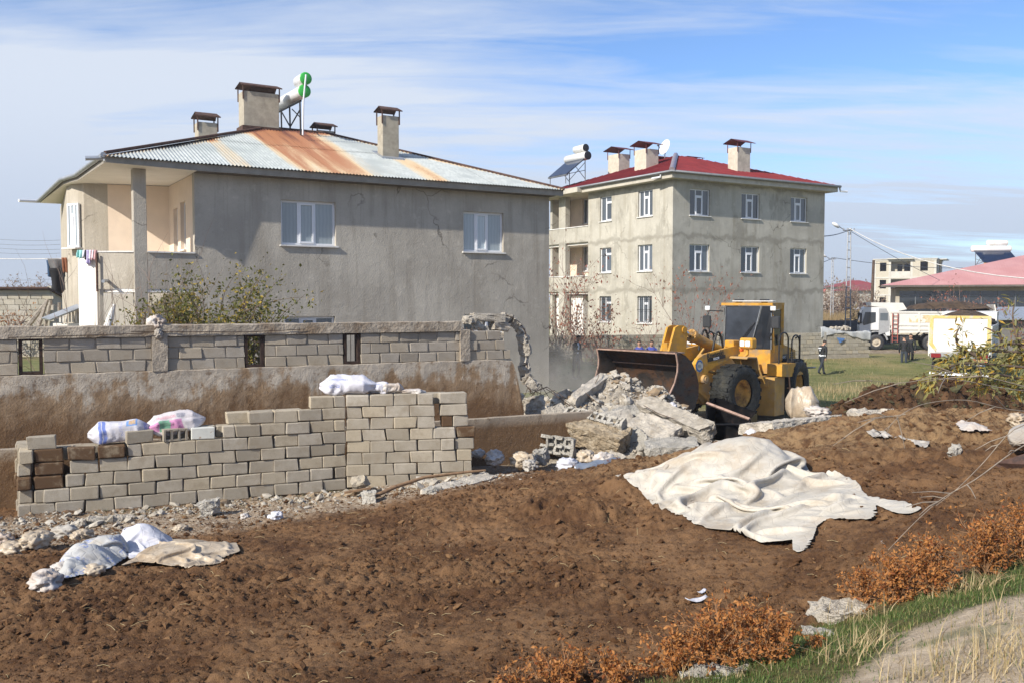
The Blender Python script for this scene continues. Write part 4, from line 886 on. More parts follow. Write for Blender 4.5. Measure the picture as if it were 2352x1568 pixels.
def pen_mat():
    t = NT('pen_plaster'); sx = t.N.new('ShaderNodeSeparateXYZ'); t.L.new(t.pos(), sx.inputs[0]); n = t.noise(2.2, 6, 0.65); st = t.noise(3.0, 5, 0.6, stretch=(1.5, 1.5, 0.15)); f = t.noise(30, 4, 0.7)
    c = t.mix(t.rmap(n, 0.35, 0.65), (0.36, 0.305, 0.24, 1), (0.48, 0.42, 0.34, 1))
    tide = t.m('ADD', t.m('ADD', sx.outputs[2], t.m('MULTIPLY', t.m('SUBTRACT', n, 0.5), 1.7)), t.m('MULTIPLY', t.m('SUBTRACT', st, 0.5), 1.2))
    c = t.mix(t.m('MULTIPLY', t.rmap(tide, 2.42, 2.12), 0.8), c, (0.25, 0.155, 0.078, 1)); c = t.mix(t.m('MULTIPLY', t.rmap(tide, 2.15, 1.55), 0.8), c, (0.135, 0.073, 0.034, 1)); c = t.mix(t.m('MULTIPLY', t.attr('smooth_top'), 0.8), c, (0.36, 0.31, 0.245, 1))
    c = t.mix(t.m('MULTIPLY', t.rmap(f, 0.56, 0.68), 0.5), c, (0.36, 0.27, 0.17, 1)); c = t.mix(t.m('MULTIPLY', t.rmap(t.noise(6, 6, 0.7, loc=(3, 1, 7)), 0.54, 0.64), 0.6), c, (0.15, 0.088, 0.045, 1)); t.bump(t.m('ADD', n, t.m('MULTIPLY', f, 0.5)), 0.7, 0.04); return t.done(c, 0.95, 0, 0.2)
PENP = pen_mat()
def rough_strip(name, s0, s1, z0, z1, b0, b1, mat, parent, amp=0.02, seed=3, topf=None, st=0.09):
    """long masonry strip with an uneven surface"""
    n = max(2, int((s1 - s0) / st)); S = np.linspace(s0, s1, n); prof = []
    nz = max(3, int((z1 - z0) / 0.09)); 
    for k in range(nz): prof.append((b0, z0 + (z1 - z0) * k / (nz - 1)))
    prof += [(b0 + 0.02, z1 + 0.008), ((b0 + b1) / 2, z1 + 0.012), (b1 - 0.02, z1 + 0.006), (b1, z1 - 0.02), (b1, z0)]
    pb = np.array([p[0] for p in prof]); pz = np.array([p[1] for p in prof]); SS = np.repeat(S[:, None], len(prof), 1); BB = np.repeat(pb[None], n, 0).copy(); ZZ = np.repeat(pz[None], n, 0).copy()
    if topf is not None:
        tt = topf(S); ZZ = z0 + (ZZ - z0) * ((tt - z0) / (z1 - z0))[:, None]
    BB += amp * fbm(SS * 3, ZZ * 3, oct=4, seed=seed); ZZ += amp * 0.8 * fbm(SS * 4, BB * 4 + 7, oct=3, seed=seed + 9) * (ZZ > z1 - 0.1)
    o_ = Q0[None, None] + SS[..., None] * PU + BB[..., None] * PV; o_ = o_.copy(); o_[..., 2] = ZZ
    me = npmesh(name, o_.reshape(-1, 3), gridfaces(n, len(prof)), False)
    o = addobj(name, me, parent, mat)
    if name == 'trough_side': vattr(me, 'smooth_top', sstep(z1 - 0.22, z1 - 0.02, ZZ.ravel()))
    bm = bmesh.new(); bm.from_mesh(me)
    for loop in (range(0, len(prof)), range((n - 1) * len(prof), n * len(prof))):
        bm.verts.ensure_lookup_table(); 
        try: bm.faces.new([bm.verts[i] for i in loop])
        except Exception: pass
    bmesh.ops.recalc_face_normals(bm, faces=bm.faces[:]); bm.to_mesh(me); bm.free(); return o
sx1 = sP(1128, 830); sx2 = sP(1186, 860); sx3 = sP(1202, 900)
rough_strip('plaster_base', s_left, sx3, 0.3, ZR - 0.004, -0.03, 0.26, PENP, pen, 0.016, 3, topf=lambda S: np.interp(S, [sx1, sx1 + 0.05, sx2 - 0.1, sx2, sx3], [ZR - 0.004, ZR - 0.01, ZR - 0.05, ZR - 0.32, ZR - 1.1]))
COPE = pm('old_coping', (0.38, 0.325, 0.255), 0.95, var=0.18, scale=5, bump=0.8, bscale=22, bdist=0.03, dirt=(0.21, 0.155, 0.105), dscale=2.2, dlo=0.45, dhi=0.7)
rough_strip('coping', s_left, sP(1058), ZR + 3 * PH + 0.004, 3.335, -0.035, 0.25, COPE, pen, 0.030, 13)
for a, b in pil: rough_strip('post', a - 0.01, b + 0.01, ZR - 0.002, 3.16, -0.045, 0.22, COPE, pen, 0.03, 17, st=0.05)
m = MB()
mort = [];
for (a, b) in cuts + [(sEnd[0], sEnd[0])]: pass
a = s_left
for c0_, c1_ in cuts + [(sEnd[2] - 0.1, 0)]:
    p0, p1 = on_p(a, 0, 0.03), on_p(c0_ - 0.02, 0, 0.03); p2, p3 = on_p(c0_ - 0.02, 0, 0.17), on_p(a, 0, 0.17); m.prism([p0[:2], p1[:2], p2[:2], p3[:2]], ZR, ZR + 3 * PH); a = c1_ + 0.02
m.build('mortar', MORT, pen)
FRM = pm('rusty_frame', (0.045, 0.026, 0.018), 0.8, 0.2, var=0.4, scale=12)
for a, b in opn:
    m = MB(); m.T = Matrix.Translation(Vector(on_p(a, 0, 0.0))) @ Matrix.Rotation(angP, 4, 'Z'); w = b - a; z0, z1 = ZR, ZR + 3 * PH + 0.02; t_ = 0.055
    for x0, x1, y0, y1 in ((0, w, z0, z0 + t_), (0, w, z1 - t_, z1), (0, t_, z0, z1), (w - t_, w, z0, z1)): m.box(x0, x1, 0.02 if x1 - x0 > 0.1 else 0.023, 0.18, y0, y1)
    for k in range(1, 4): m.cyl((w * k / 4, 0.10, z0), (w * k / 4, 0.10, z1), 0.006, n=6) if (a > 0 or k == 2) else None
    m.build('window_frame', FRM, pen)
m = MB(); s_ = sP(250)   # wires on the coping
m.tube([on_p(sP(300), 3.24, -0.07), on_p(sP(440), 3.22, -0.06), on_p(sP(570), 3.20, -0.06), on_p(sP(700), 3.235, -0.06)], 0.006, 5); m.tube([on_p(sP(20), 3.17, -0.07), on_p(sP(230), 3.19, -0.06), on_p(sP(345), 3.21, -0.07)], 0.006, 5); m.build('wire', FRM, pen)
# low feeding trough wall in front of the pen wall
tr0 = W(20, 1032, 13.97); tr0[2] = 0
Qs = Q0.copy(); off = float((tr0 - Q0) @ PV)
tw = empty('trough_wall', (0, 0, 0), 0, 'low smooth concrete trough wall stained brown behind the rubble', 'trough')
rough_strip('trough_side', sP(-80) - 0.5, sP(1330) - 0.4, 0.3, 1.52, off, off + 0.16, PENP, tw, 0.012, 23); rough_strip('trough_floor', sP(-80) - 0.5, sP(1330) - 0.4, 0.3, 1.12, off + 0.16, -0.03, PENP, tw, 0.012, 29)
# ---------------------------------------------------------------- wheel loader
f1 = Vector((-.768, -.64, 0)).normalized(); l1 = Vector((-f1.y, f1.x, 0)); LO = Vector((5.81, 28.32, 0.12))
f2 = Vector((-.58, -.815, 0)).normalized(); l2 = Vector((-f2.y, f2.x, 0)); LH = Vector((7.37, 29.62, 0.12))
loader = empty('wheel_loader', LH, 0, 'yellow wheel loader with dark tinted cab pushing its bucket into the rubble', 'wheel loader')
def frame(o, f, l): return Matrix(((f.x, l.x, 0, o.x), (f.y, l.y, 0, o.y), (0, 0, 1, o.z), (0, 0, 0, 1)))
T1 = frame(LO - LH, f1, l1); T2 = frame(Vector((0, 0, 0)), f2, l2)
def lpx(zx, zy): return (2600 + zx * .3827) * .5742, (1150 + zy * .3827) * .5742
def fl(zx, zy, y):  # point of the front frame side plane seen at a zoom position -> (forward, height)
    q = Vector(onplane(*lpx(zx, zy), np.array(LO + l1 * y), np.array(l1))) - LO; return (q.dot(f1), q.z)
def rl(zx, zy, y):
    q = Vector(onplane(*lpx(zx, zy), np.array(LH + l2 * y), np.array(l2))) - LH; return (q.dot(f2), q.z)
YEL = pm('loader_yellow', (0.56, 0.285, 0.034), 0.55, var=0.14, scale=3.5, dirt=(0.33, 0.215, 0.11), dscale=2.2, dlo=0.46, dhi=0.68, spec=0.35, bump=0.15, bscale=60)
YELD = pm('dusty_yellow', (0.52, 0.30, 0.075), 0.8, var=0.15, scale=2.5, dirt=(0.36, 0.27, 0.18), dscale=1.3, dlo=0.42, dhi=0.7)
TYRE = pm('muddy_tyre', (0.014, 0.015, 0.013), 0.62, var=0.5, scale=7, bump=0.9, bscale=16, bdist=0.05, dirt=(0.045, 0.042, 0.030), dscale=3.0, dlo=0.5, dhi=0.7)
BUCK = None
def bucket_mat():
    t = NT('worn_bucket_steel'); n = t.noise(1.6, 6, 0.66, dist=0.6); s = t.noise(5, 5, 0.65, stretch=(1, 1, 2.2)); f = t.noise(20, 4, 0.7)
    c = t.mix(t.rmap(n, 0.40, 0.62), (0.040, 0.036, 0.033, 1), (0.095, 0.048, 0.024, 1)); c = t.mix(t.rmap(s, 0.52, 0.68), c, (0.020, 0.014, 0.011, 1)); c = t.mix(t.m('MULTIPLY', t.rmap(f, 0.66, 0.74), 0.6), c, (0.27, 0.235, 0.20, 1))
    t.bump(t.m('ADD', n, t.m('MULTIPLY', f, 0.4)), 0.5, 0.03); return t.done(c, t.rmap(n, 0.4, 0.6, 0.42, 0.85), 0.25, 0.4)
BUCK = bucket_mat()
LIP = pm('worn_pink_steel', (0.33, 0.22, 0.17), 0.7, 0.1, var=0.25, scale=7, dirt=(0.16, 0.09, 0.06), dscale=5)
def part(name, mb, mat, parent=loader): return mb.build(name, mat, parent)
def M1(): m = MB(); m.T = T1; return m
def M2(): m = MB(); m.T = T2; return m
# bucket
bw_ = 1.52
prof = [(2.95, 2.19), (2.66, 2.10), (2.40, 1.90), (2.20, 1.62), (2.09, 1.30), (2.10, 0.98), (2.24, 0.70), (2.48, 0.56), (2.80, 0.64), (3.30, 0.90)]
outp = [(x - 0.05 * 0.9, z - 0.02 if i > 5 else z + 0.0) for i, (x, z) in enumerate(prof)]
m = M1(); NY = 14
vs = []; fs = []
for sh in (0.0, 0.055):
    for j in range(NY + 1):
        y = -bw_ + 2 * bw_ * j / NY
        for i, (x, z) in enumerate(prof):
            a = Vector(prof[max(i - 1, 0)]); b = Vector(prof[min(i + 1, len(prof) - 1)]); d = (b - a).normalized(); nn = Vector((d.y, -d.x)) * -1
            k = 0.012 * math.sin(j * 2.7 + i * 1.9); vs.append((x - nn.x * sh * -1 * -1 + k * (sh == 0) * 0.6, y, z - nn.y * sh + 0))
np_ = len(prof)
for s_ in (0, 1):
    o_ = s_ * (NY + 1) * np_
    for j in range(NY):
        for i in range(np_ - 1): fs.append((o_ + j * np_ + i, o_ + j * np_ + i + 1, o_ + (j + 1) * np_ + i + 1, o_ + (j + 1) * np_ + i))
m._add(vs, fs, 0, True); bucket = part('bucket', m, BUCK)
for s_ in (-1, 1):
    m = M1(); poly = [(2.97, 2.20), (2.90, 1.92), (2.91, 1.70), (3.02, 1.40), (3.36, 0.92), (2.85, 0.58), (2.46, 0.50), (2.20, 0.66), (2.05, 0.98), (2.04, 1.32), (2.16, 1.66), (2.36, 1.94), (2.64, 2.14)]
    y0 = s_ * bw_; m.prism(poly, y0 - 0.03, y0 + 0.03, 'y'); part('side_plate', m, BUCK, bucket)
    m = M1(); e = [(2.99, 2.20), (2.92, 1.92), (2.93, 1.70), (3.04, 1.40), (3.38, 0.92)]
    m.tube([(x, y0, z) for x, z in e], 0.028, 6); part('worn_edge', m, LIP, bucket)
m = M1(); m.box(2.60, 3.00, -bw_ + 0.03, bw_ - 0.03, 2.185, 2.225); part('lip', m, LIP, bucket)
m = M1(); m.tube([(2.36, -bw_, 1.80), (2.37, bw_, 1.80)], 0.018, 6); part('weld_seam', m, LIP, bucket)
m = M1()
for s_ in (-1, 1): m.prism([(1.98, 1.0), (1.98, 1.45), (1.65, 1.45), (1.45, 1.3), (1.65, 1.1)], s_ * 0.5 - 0.05, s_ * 0.5 + 0.05, 'y')
m.prism([(2.08, 1.75), (2.0, 1.45), (1.70, 1.75), (1.80, 1.95)], -0.12, 0.12, 'y'); part('hinge_lugs', m, YELD, bucket)
# lift arms: boomerang plates
armz = [(497, 985), (478, 900), (475, 800), (500, 742), (560, 700), (690, 662), (800, 632), (905, 606), (942, 640), (940, 690), (860, 735), (780, 775), (690, 815), (610, 870), (590, 930), (560, 985)]
for s_ in (1, -1):
    arm = [fl(x, y, 0.68) for x, y in armz]; m = M1(); y0, y1 = (0.56, 0.68) if s_ > 0 else (-0.68, -0.56); m.prism(arm, y0, y1, 'y')
    front = [fl(500, 742, 0.68), fl(478, 900, 0.68), fl(560, 960, 0.68)]
    ao = part('lift_arm', m, YEL)
    m = M1(); pv = fl(548, 950, 0.6); m.cyl((pv[0] + 0.05, y0 - 0.06, pv[1]), (pv[0] + 0.05, y1 + 0.10, pv[1]), 0.13, n=18); m.cyl((pv[0] + 0.05, y1 + 0.10, pv[1]), (pv[0] + 0.05, y1 + 0.13, pv[1]), 0.075, n=14); part('pivot_pin', m, YELD, ao)
    m = M1(); m.prism([(pv[0] + 0.0, pv[1] - 0.14), (pv[0] + 0.25, pv[1] + 0.25), (1.98, 1.5), (1.98, 1.0)], (y0 + y1) / 2 - 0.04, (y0 + y1) / 2 + 0.04, 'y'); part('arm_tip', m, YEL, ao)
    # hydraulic lift ram under the arm
    m = M1(); c0_ = Vector((-0.75, (y0 + y1) / 2 - s_ * 0.1, 1.25)); c1_ = Vector((pv[0] - 0.35, (y0 + y1) / 2 - s_ * 0.1, pv[1] + 0.22)); m.cyl(c0_, c0_.lerp(c1_, 0.7), 0.085); m.cyl(c0_.lerp(c1_, 0.7), c1_, 0.045); part('lift_ram', m, YELD)
arm_out = 0.684
def text3d(txt, size, T, mat, parent, name='lettering', ext=0.002, xs=1.0, bold=0.0):
    cu = bpy.data.curves.new(name, 'FONT'); cu.body = txt; cu.size = size; cu.extrude = ext; cu.offset = bold; cu.align_x = 'LEFT'
    tmp = bpy.data.objects.new(name, cu); COL.objects.link(tmp); dg = bpy.context.evaluated_depsgraph_get(); me = bpy.data.meshes.new_from_object(tmp.evaluated_get(dg)); bpy.data.objects.remove(tmp); bpy.data.curves.remove(cu)
    me.transform(T @ Matrix.Diagonal((xs, 1, 1, 1))); me.materials.clear(); return addobj(name, me, parent, mat)
def sideT(x, z, tilt, y): # text frame on the left flank of the front frame, reading rearwards
    R_ = Matrix(((-1, 0, 0, x), (0, 0, 1, y), (0, 1, 0, z), (0, 0, 0, 1))); return T1 @ R_ @ Matrix.Rotation(tilt, 4, 'Z')
BLK_P = pm('black_print', (0.02, 0.02, 0.022), 0.5, var=0.1); WHT_P = pm('white_print', (0.75, 0.76, 0.78), 0.5, var=0.05); BLU_P = pm('blue_print', (0.045, 0.14, 0.36), 0.45, var=0.1)
x0, z0 = fl(597, 745, arm_out); x1, z1 = fl(785, 700, arm_out); tl = math.atan2(z1 - z0, x0 - x1)
text3d('Kawasaki', 0.265, sideT(x0, z0, tl, arm_out), BLK_P, loader, xs=0.80, bold=0.006)
bx0, bz0 = fl(603, 777, arm_out)
m = MB(); m.T = sideT(bx0, bz0, tl, arm_out); m.box(0, 0.86, 0, 0.10, -0.002, 0.002); part('black_band', m, BLK_P)
text3d('KSCM', 0.105, sideT(bx0, bz0, tl, arm_out) @ Matrix.Translation((0.28, 0.014, 0.003)), WHT_P, loader, bold=0.002)
ex, ez = fl(517, 815, arm_out); m = MB(); m.T = sideT(ex, ez, 0, arm_out)
def ring(m, r0, r1, a0, a1, z, n=26, mi=0, sx=1.0):
    for i in range(n):
        a, b = a0 + (a1 - a0) * i / n, a0 + (a1 - a0) * (i + 1) / n
        m.quad((sx * r0 * math.cos(a), r0 * math.sin(a), z), (sx * r1 * math.cos(a), r1 * math.sin(a), z), (sx * r1 * math.cos(b), r1 * math.sin(b), z), (sx * r0 * math.cos(b), r0 * math.sin(b), z), mi)
ring(m, 0.0, 0.185, 0, 6.2832, 0.002, mi=1, sx=0.92); ring(m, 0.125, 0.172, 0.55, 5.75, 0.004, mi=0, sx=0.92)
for k in (-0.03, 0.0, 0.03): m.box(-0.07, 0.05, k - 0.004, k + 0.004, 0.0035, 0.0045, 2)
m.build('emblem', [BLU_P, pm('pale_sticker', (0.52, 0.52, 0.45), 0.6, var=0.1), BLK_P], loader, fix=False)
# bellcrank and tilt cylinder in the middle
m = M1()
bz = [(190, 690), (262, 420), (300, 398), (345, 396), (382, 420), (388, 470), (385, 520), (372, 690)]
b_ = [fl(x, y, 0.16) for x, y in bz]; m.prism(b_, 0.10, 0.17, 'y'); m.prism([(x + 0.02, z) for x, z in b_], -0.17, -0.10, 'y')
ctr = (sum(p[0] for p in b_) / len(b_), sum(p[1] for p in b_) / len(b_)); tp = fl(355, 445, 0.16); m.cyl((tp[0], -0.2, tp[1]), (tp[0], 0.2, tp[1]), 0.10, n=16); m.prism([(b_[0][0] - 0.05, b_[0][1]), (b_[0][0] - 0.02, 2.4), (b_[-1][0] + 0.1, 2.4), (b_[-1][0] + 0.05, b_[-1][1])], -0.10, 0.10, 'y'); part('bellcrank', m, YEL)
m = M1(); m.cyl((tp[0], 0.17, tp[1]), (tp[0], 0.19, tp[1]), 0.07, n=14); part('pin_cap', m, YELD)
cA = Vector((tp[0] - 0.02, 0, tp[1])); cB = Vector((-1.05, 0, 2.02)); dA = cA.lerp(cB, 0.24)
m = M1(); m.cyl(dA, cA.lerp(cB, 0.92), 0.155, n=20); m.cyl(dA, cA.lerp(cB, 0.30), 0.20, n=20); m.cyl(cA.lerp(cB, 0.90), cB, 0.12, n=16); tc_ = part('tilt_cylinder', m, YEL)
m = M1(); m.cyl(cA, dA, 0.065, n=14); part('piston_rod', m, pm('chrome', (0.55, 0.56, 0.6), 0.15, 1.0), tc_)
m = M1()
for k in range(8): a = k * math.pi / 4; e1 = (cB - cA).normalized(); pe = e1.orthogonal().normalized(); pf = e1.cross(pe); c_ = dA + (pe * math.cos(a) + pf * math.sin(a)) * 0.175; m.cyl(c_ - e1 * 0.03, c_, 0.022, n=6)
part('bolts', m, YELD, tc_)
HOSE = pm('black_hose', (0.02, 0.02, 0.02), 0.5, var=0.2)
m = M1()
for y_, r_, h_ in ((0.30, 0.0, 0.0), (-0.30, -0.1, 0.05)):
    pts = []
    for k in range(13): a = math.pi * k / 12; pts.append((-0.15 - 0.55 * k / 12 + r_, y_, 2.05 + 0.62 * math.sin(a) ** 0.8 + h_))
    m.tube(pts, 0.035, 8)
part('hydraulic_hoses', m, HOSE)
# front frame and tower
m = M1(); m.prism([(0.75, 0.85), (0.95, 1.25), (0.2, 1.5), (-0.6, 2.15), (-1.15, 2.2), (-1.5, 1.5), (-1.5, 0.55), (0.4, 0.5)], 0.30, 0.42, 'y'); m.prism([(0.75, 0.85), (0.95, 1.25), (0.2, 1.5), (-0.6, 2.15), (-1.15, 2.2), (-1.5, 1.5), (-1.5, 0.55), (0.4, 0.5)], -0.42, -0.30, 'y'); m.box(-1.5, 0.6, -0.30, 0.30, 0.55, 1.05); m.bbox(-0.62, 0.0, -0.9, 0.9, 0.52, 1.0, 0.05); part('front_frame', m, YELD)
m = M1(); m.lathe([(0.055, -0.02), (0.085, -0.02), (0.085, 0.02), (0.055, 0.02)], (0.86, 0.46, 0.98), (0.2, 1, 0), 16, close=True); part('tow_eye', m, pm('red_paint', (0.25, 0.03, 0.02), 0.5))
# fenders over the front wheels
for s_ in (1, -1):
    m = M1(); prf = [(-0.44, 1.93), (-0.50, 1.96), (-0.94, 1.94), (-1.08, 1.60), (-1.36, 1.14)]; ya, yb = sorted((s_ * 0.72, s_ * 1.36))
    for a, b in zip(prf, prf[1:]): d = Vector((b[0] - a[0], b[1] - a[1])).normalized() * 0.0; m._add([(a[0], ya, a[1]), (b[0], ya, b[1]), (b[0], yb, b[1]), (a[0], yb, a[1]), (a[0], ya, a[1] - 0.03), (b[0] - 0.01, ya, b[1] - 0.03), (b[0] - 0.01, yb, b[1] - 0.03), (a[0], yb, a[1] - 0.03)], [(0, 1, 2, 3), (7, 6, 5, 4), (0, 3, 7, 4), (1, 5, 6, 2), (3, 2, 6, 7), (0, 4, 5, 1)])
    m.prism([(-0.50, 1.93), (-0.90, 1.90), (-1.0, 1.6), (-0.8, 1.66)], *( (s_ * 0.72, s_ * 0.76) if s_ > 0 else (s_ * 0.76, s_ * 0.72)), 'y'); fo = part('fender', m, YELD)
# headlamps
LENS = pm('lamp_lens', (0.75, 0.76, 0.76), 0.08, var=0.1, scale=20, spec=0.9)
for s_ in (1, -1):
    m = M1(); m.bbox(-1.10, -0.80, s_ * 1.02 - 0.23, s_ * 1.02 + 0.23, 2.17, 2.50, 0.05); hl = part('headlight', m, YEL)
    for k in (-0.1, 0.1): m = M1(); m.bbox(-0.802, -0.785, s_ * 1.02 + k - 0.085, s_ * 1.02 + k + 0.085, 2.25, 2.42, 0.02); part('lens', m, LENS, hl)
    m = M1(); m.tube([(-0.92, s_ * 1.02, 2.18), (-0.95, s_ * 1.0, 2.02), (-0.75, s_ * 0.95, 1.86)], 0.05, 8); part('bracket', m, YEL, hl)
    m = M1(); m.bbox(-0.90, -0.75, s_ * 0.88 - 0.04, s_ * 0.88 + 0.04, 2.09, 2.17, 0.02); part('indicator', m, pm('orange_lens', (0.7, 0.12, 0.02), 0.3), hl)
m = M1(); m.bbox(-1.05, -0.70, 0.32, 0.66, 2.20, 2.42, 0.03); part('tower_box', m, YEL)
# wheels
def wheel(T, x, y, s_):
    R_, w = 0.87, 0.37; e = Matrix.Translation((x, y, R_)); m = MB(); m.T = T @ e
    pr = [(0.43, -w * 0.78), (0.62, -w * 0.98), (0.76, -w * 0.97), (0.845, -w * 0.74), (0.865, -w * 0.35), (0.868, 0), (0.865, w * 0.35), (0.845, w * 0.74), (0.76, w * 0.97), (0.62, w * 0.98), (0.43, w * 0.78)]
    m.lathe(pr, (0, 0, 0), (0, 1, 0), 40); ro = empty('wheel', (0, 0, 0), 0, parent=loader)
    rnd = random.Random(int(x * 100 + y * 10))
    for v in m.v:
        c = T @ e @ Vector((0, 0, 0)); d = v - c
        if d.length > 0.55: v += d.normalized() * (0.020 * vnoise(np.array([v.x * 9]), np.array([v.y * 9]), np.array([v.z * 9]))[0])
    m.build('tyre', TYRE, ro)
    m = MB(); m.T = T @ e
    for k in range(22):   # worn tread lugs
        a = 2 * math.pi * k / 22
        for sd in (-1, 1):
            a2 = a + (0.14 if sd > 0 else 0); c, s = math.cos(a2), math.sin(a2); c3, s3 = math.cos(a2 + 0.13), math.sin(a2 + 0.13)
            rr, r2 = 0.845, 0.880; y0, y1 = sd * 0.02, sd * 0.32
            m._add([(rr * c, y0, rr * s), (rr * c3, y0, rr * s3), (rr * c3, y1, rr * s3 * 0.985), (rr * c, y1, rr * s), (r2 * c, y0, r2 * s), (r2 * c3, y0, r2 * s3), (r2 * 0.985 * c3, y1, r2 * 0.985 * s3), (r2 * 0.985 * c, y1, r2 * 0.985 * s)], [(0, 3, 2, 1), (4, 5, 6, 7), (0, 1, 5, 4), (1, 2, 6, 5), (2, 3, 7, 6), (3, 0, 4, 7)])
    m.build('tread', TYRE, ro)
    m = MB(); m.T = T @ e; q = s_
    m.lathe([(0.001, q * 0.02), (0.18, q * 0.03), (0.30, q * 0.05), (0.34, q * 0.09), (0.35, q * 0.18), (0.405, q * 0.225), (0.435, q * 0.245), (0.44, q * 0.20), (0.43, q * 0.1)], (0, 0, 0), (0, 1, 0), 36)
    rim = m.build('rim', pm('rusty_yellow_rim', (0.50, 0.27, 0.06), 0.7, 0.1, var=0.25, scale=5, dirt=(0.17, 0.085, 0.04), dscale=4, dlo=0.45, dhi=0.65), ro)
for T, x in ((T1, -0.33), (T2, -1.70)):
    for s_ in (1, -1): wheel(T, x, s_ * 1.04, s_)
# rear body
m = M2(); m.prism([(0.35, 0.60), (0.35, 1.62), (-0.25, 1.62), (-0.35, 1.30), (-3.0, 1.10), (-3.0, 0.6)], -0.55, 0.55, 'y'); part('rear_frame', m, YELD)
m = M2(); m.prism([(-0.28, 1.32), (-0.28, 2.08), (-1.42, 2.08), (-1.42, 1.32)], -0.82, 0.84, 'y'); part('cab_base', m, YEL)
m = M2(); m.prism([(-1.45, 1.35), (-1.45, 2.20), (-1.75, 2.20), (-3.05, 1.95), (-3.10, 1.35)], -0.72, 0.72, 'y'); hood = part('hood', m, YEL)
m = M2(); m.box(-2.4, -1.5, 0.721, 0.727, 1.62, 1.86); part('side_band', m, BLK_P, hood)
R2 = T2 @ Matrix(((-1, 0, 0, -1.75), (0, 0, 1, 0.730), (0, 1, 0, 1.66), (0, 0, 0, 1))); text3d('85', 0.20, R2, WHT_P, hood, xs=1.5)
m = M2()
for k in range(6): m.box(-2.95, -2.5, 0.721, 0.735, 1.50 + k * 0.07, 1.53 + k * 0.07)
part('grille', m, BLK_P, hood)
m = M2(); m.cyl((-2.2, 0.1, 2.0), (-2.2, 0.1, 2.62), 0.07, n=12); part('exhaust', m, STEEL)
m = M2(); m.prism([(0.05, 1.28), (0.05, 1.66), (-2.35, 1.60), (-2.40, 1.22), (-0.6, 1.22)], 0.86, 1.34, 'y'); part('platform', m, YEL)
m = M2(); m.prism([(0.05, 1.28), (0.05, 1.66), (-2.35, 1.60), (-2.40, 1.22), (-0.6, 1.22)], -1.34, -0.86, 'y'); part('platform', m, YEL)
m = M2(); m.prism([(0.30, 0.05), (0.30, 1.25), (-0.60, 1.25), (-0.60, 0.02)], 0.30, 1.20, 'y'); m.box(0.28, 0.34, 0.35, 1.0, 0.95, 1.12); part('step_box', m, YELD)
m = M2()
for xx, z1, xb in ((-0.05, 2.62, -0.90), (-1.25, 2.50, -2.0)):
    pts = [(xx, 1.20, 1.5)] + [(xx + (xb - xx) * (0.5 - 0.5 * math.cos(math.pi * k / 8)), 1.2, z1 - 0.25 + 0.25 * math.sin(math.pi * k / 8)) for k in range(9)] + [(xb, 1.20, 1.4)]
    m.tube(pts, 0.026, 8)
m.tube([(-1.6, 1.2, 2.40), (-2.05, 1.2, 2.48), (-2.05, 1.2, 1.5)], 0.024, 8); part('handrail', m, BLACKM)
m = M2()
pts = [(0.0, -1.20, 1.5)] + [(-0.6 * (0.5 - 0.5 * math.cos(math.pi * k / 8)), -1.2, 2.35 + 0.25 * math.sin(math.pi * k / 8)) for k in range(9)] + [(-0.6, -1.20, 1.5)]; m.tube(pts, 0.026, 8); m.tube([(0.0, -1.2, 2.2), (0.25, -0.9, 2.25)], 0.02, 6); part('handrail', m, BLACKM)
m = M2(); RUSTP = pm('rubbed_ladder', (0.35, 0.2, 0.12), 0.7, var=0.2)
for xx in (-0.72, -1.02): m.tube([(xx, 1.30, 1.25), (xx, 1.34, 0.7), (xx, 1.30, 0.25)], 0.028, 8)
for z in (0.85, 0.55, 0.25): m.box(-1.02, -0.72, 1.24, 1.36, z - 0.02, z + 0.02)
part('ladder', m, RUSTP)
m = M2(); m.bbox(-3.5, -3.0, -0.9, 0.9, 0.5, 1.4, 0.05); part('counterweight', m, YEL)
m = M2(); m.cyl((-2.35, 1.3, 1.40), (-2.75, 1.5, 1.40), 0.03); part('tail_bar', m, STEEL)
# cab
CG = pm('tinted_glass', (0.020, 0.024, 0.030), 0.07, var=0.3, scale=1.5, spec=0.7)
m = M2(); fx, rx = -0.30, -1.42; zt_, zb = 3.47, 2.08
for p in ([(fx, 0.80), (fx - 0.02, 0.72)],): pass
def post(m, a, b, w=0.05): m.tube([a, b], w * 0.7, 4, smooth=False)
post(m, (rx, 0.80, zb), (rx, 0.80, zt_), 0.10); post(m, (rx, -0.80, zb), (rx, -0.80, zt_), 0.10); post(m, (-0.55, 0.82, zb - 0.1), (-0.45, 0.82, zt_), 0.07)
m.prism([(fx + 0.02, zb - 0.02), (fx + 0.02, zb + 0.10), (fx - 0.1, zb + 0.10), (fx - 0.1, zb - 0.02)], -0.80, 0.25, 'y'); m.box(rx, -0.5, 0.76, 0.84, zb - 0.03, zb + 0.12); m.box(rx, -0.5, 0.76, 0.84, zt_ - 0.12, zt_); m.box(rx - 0.03, rx + 0.03, -0.78, 0.78, zb, zb + 0.5); cabo = part('cab', m, YEL)
m = M2(); m.prism([(fx + 0.08, -0.80), (fx + 0.08, 0.45), (fx - 0.12, 0.84), (rx - 0.06, 0.86), (rx - 0.06, -0.86), (fx - 0.12, -0.86)], zt_, zt_ + 0.085); part('cab_roof', m, YEL, cabo)
m = M2(); RUB = BLACKM
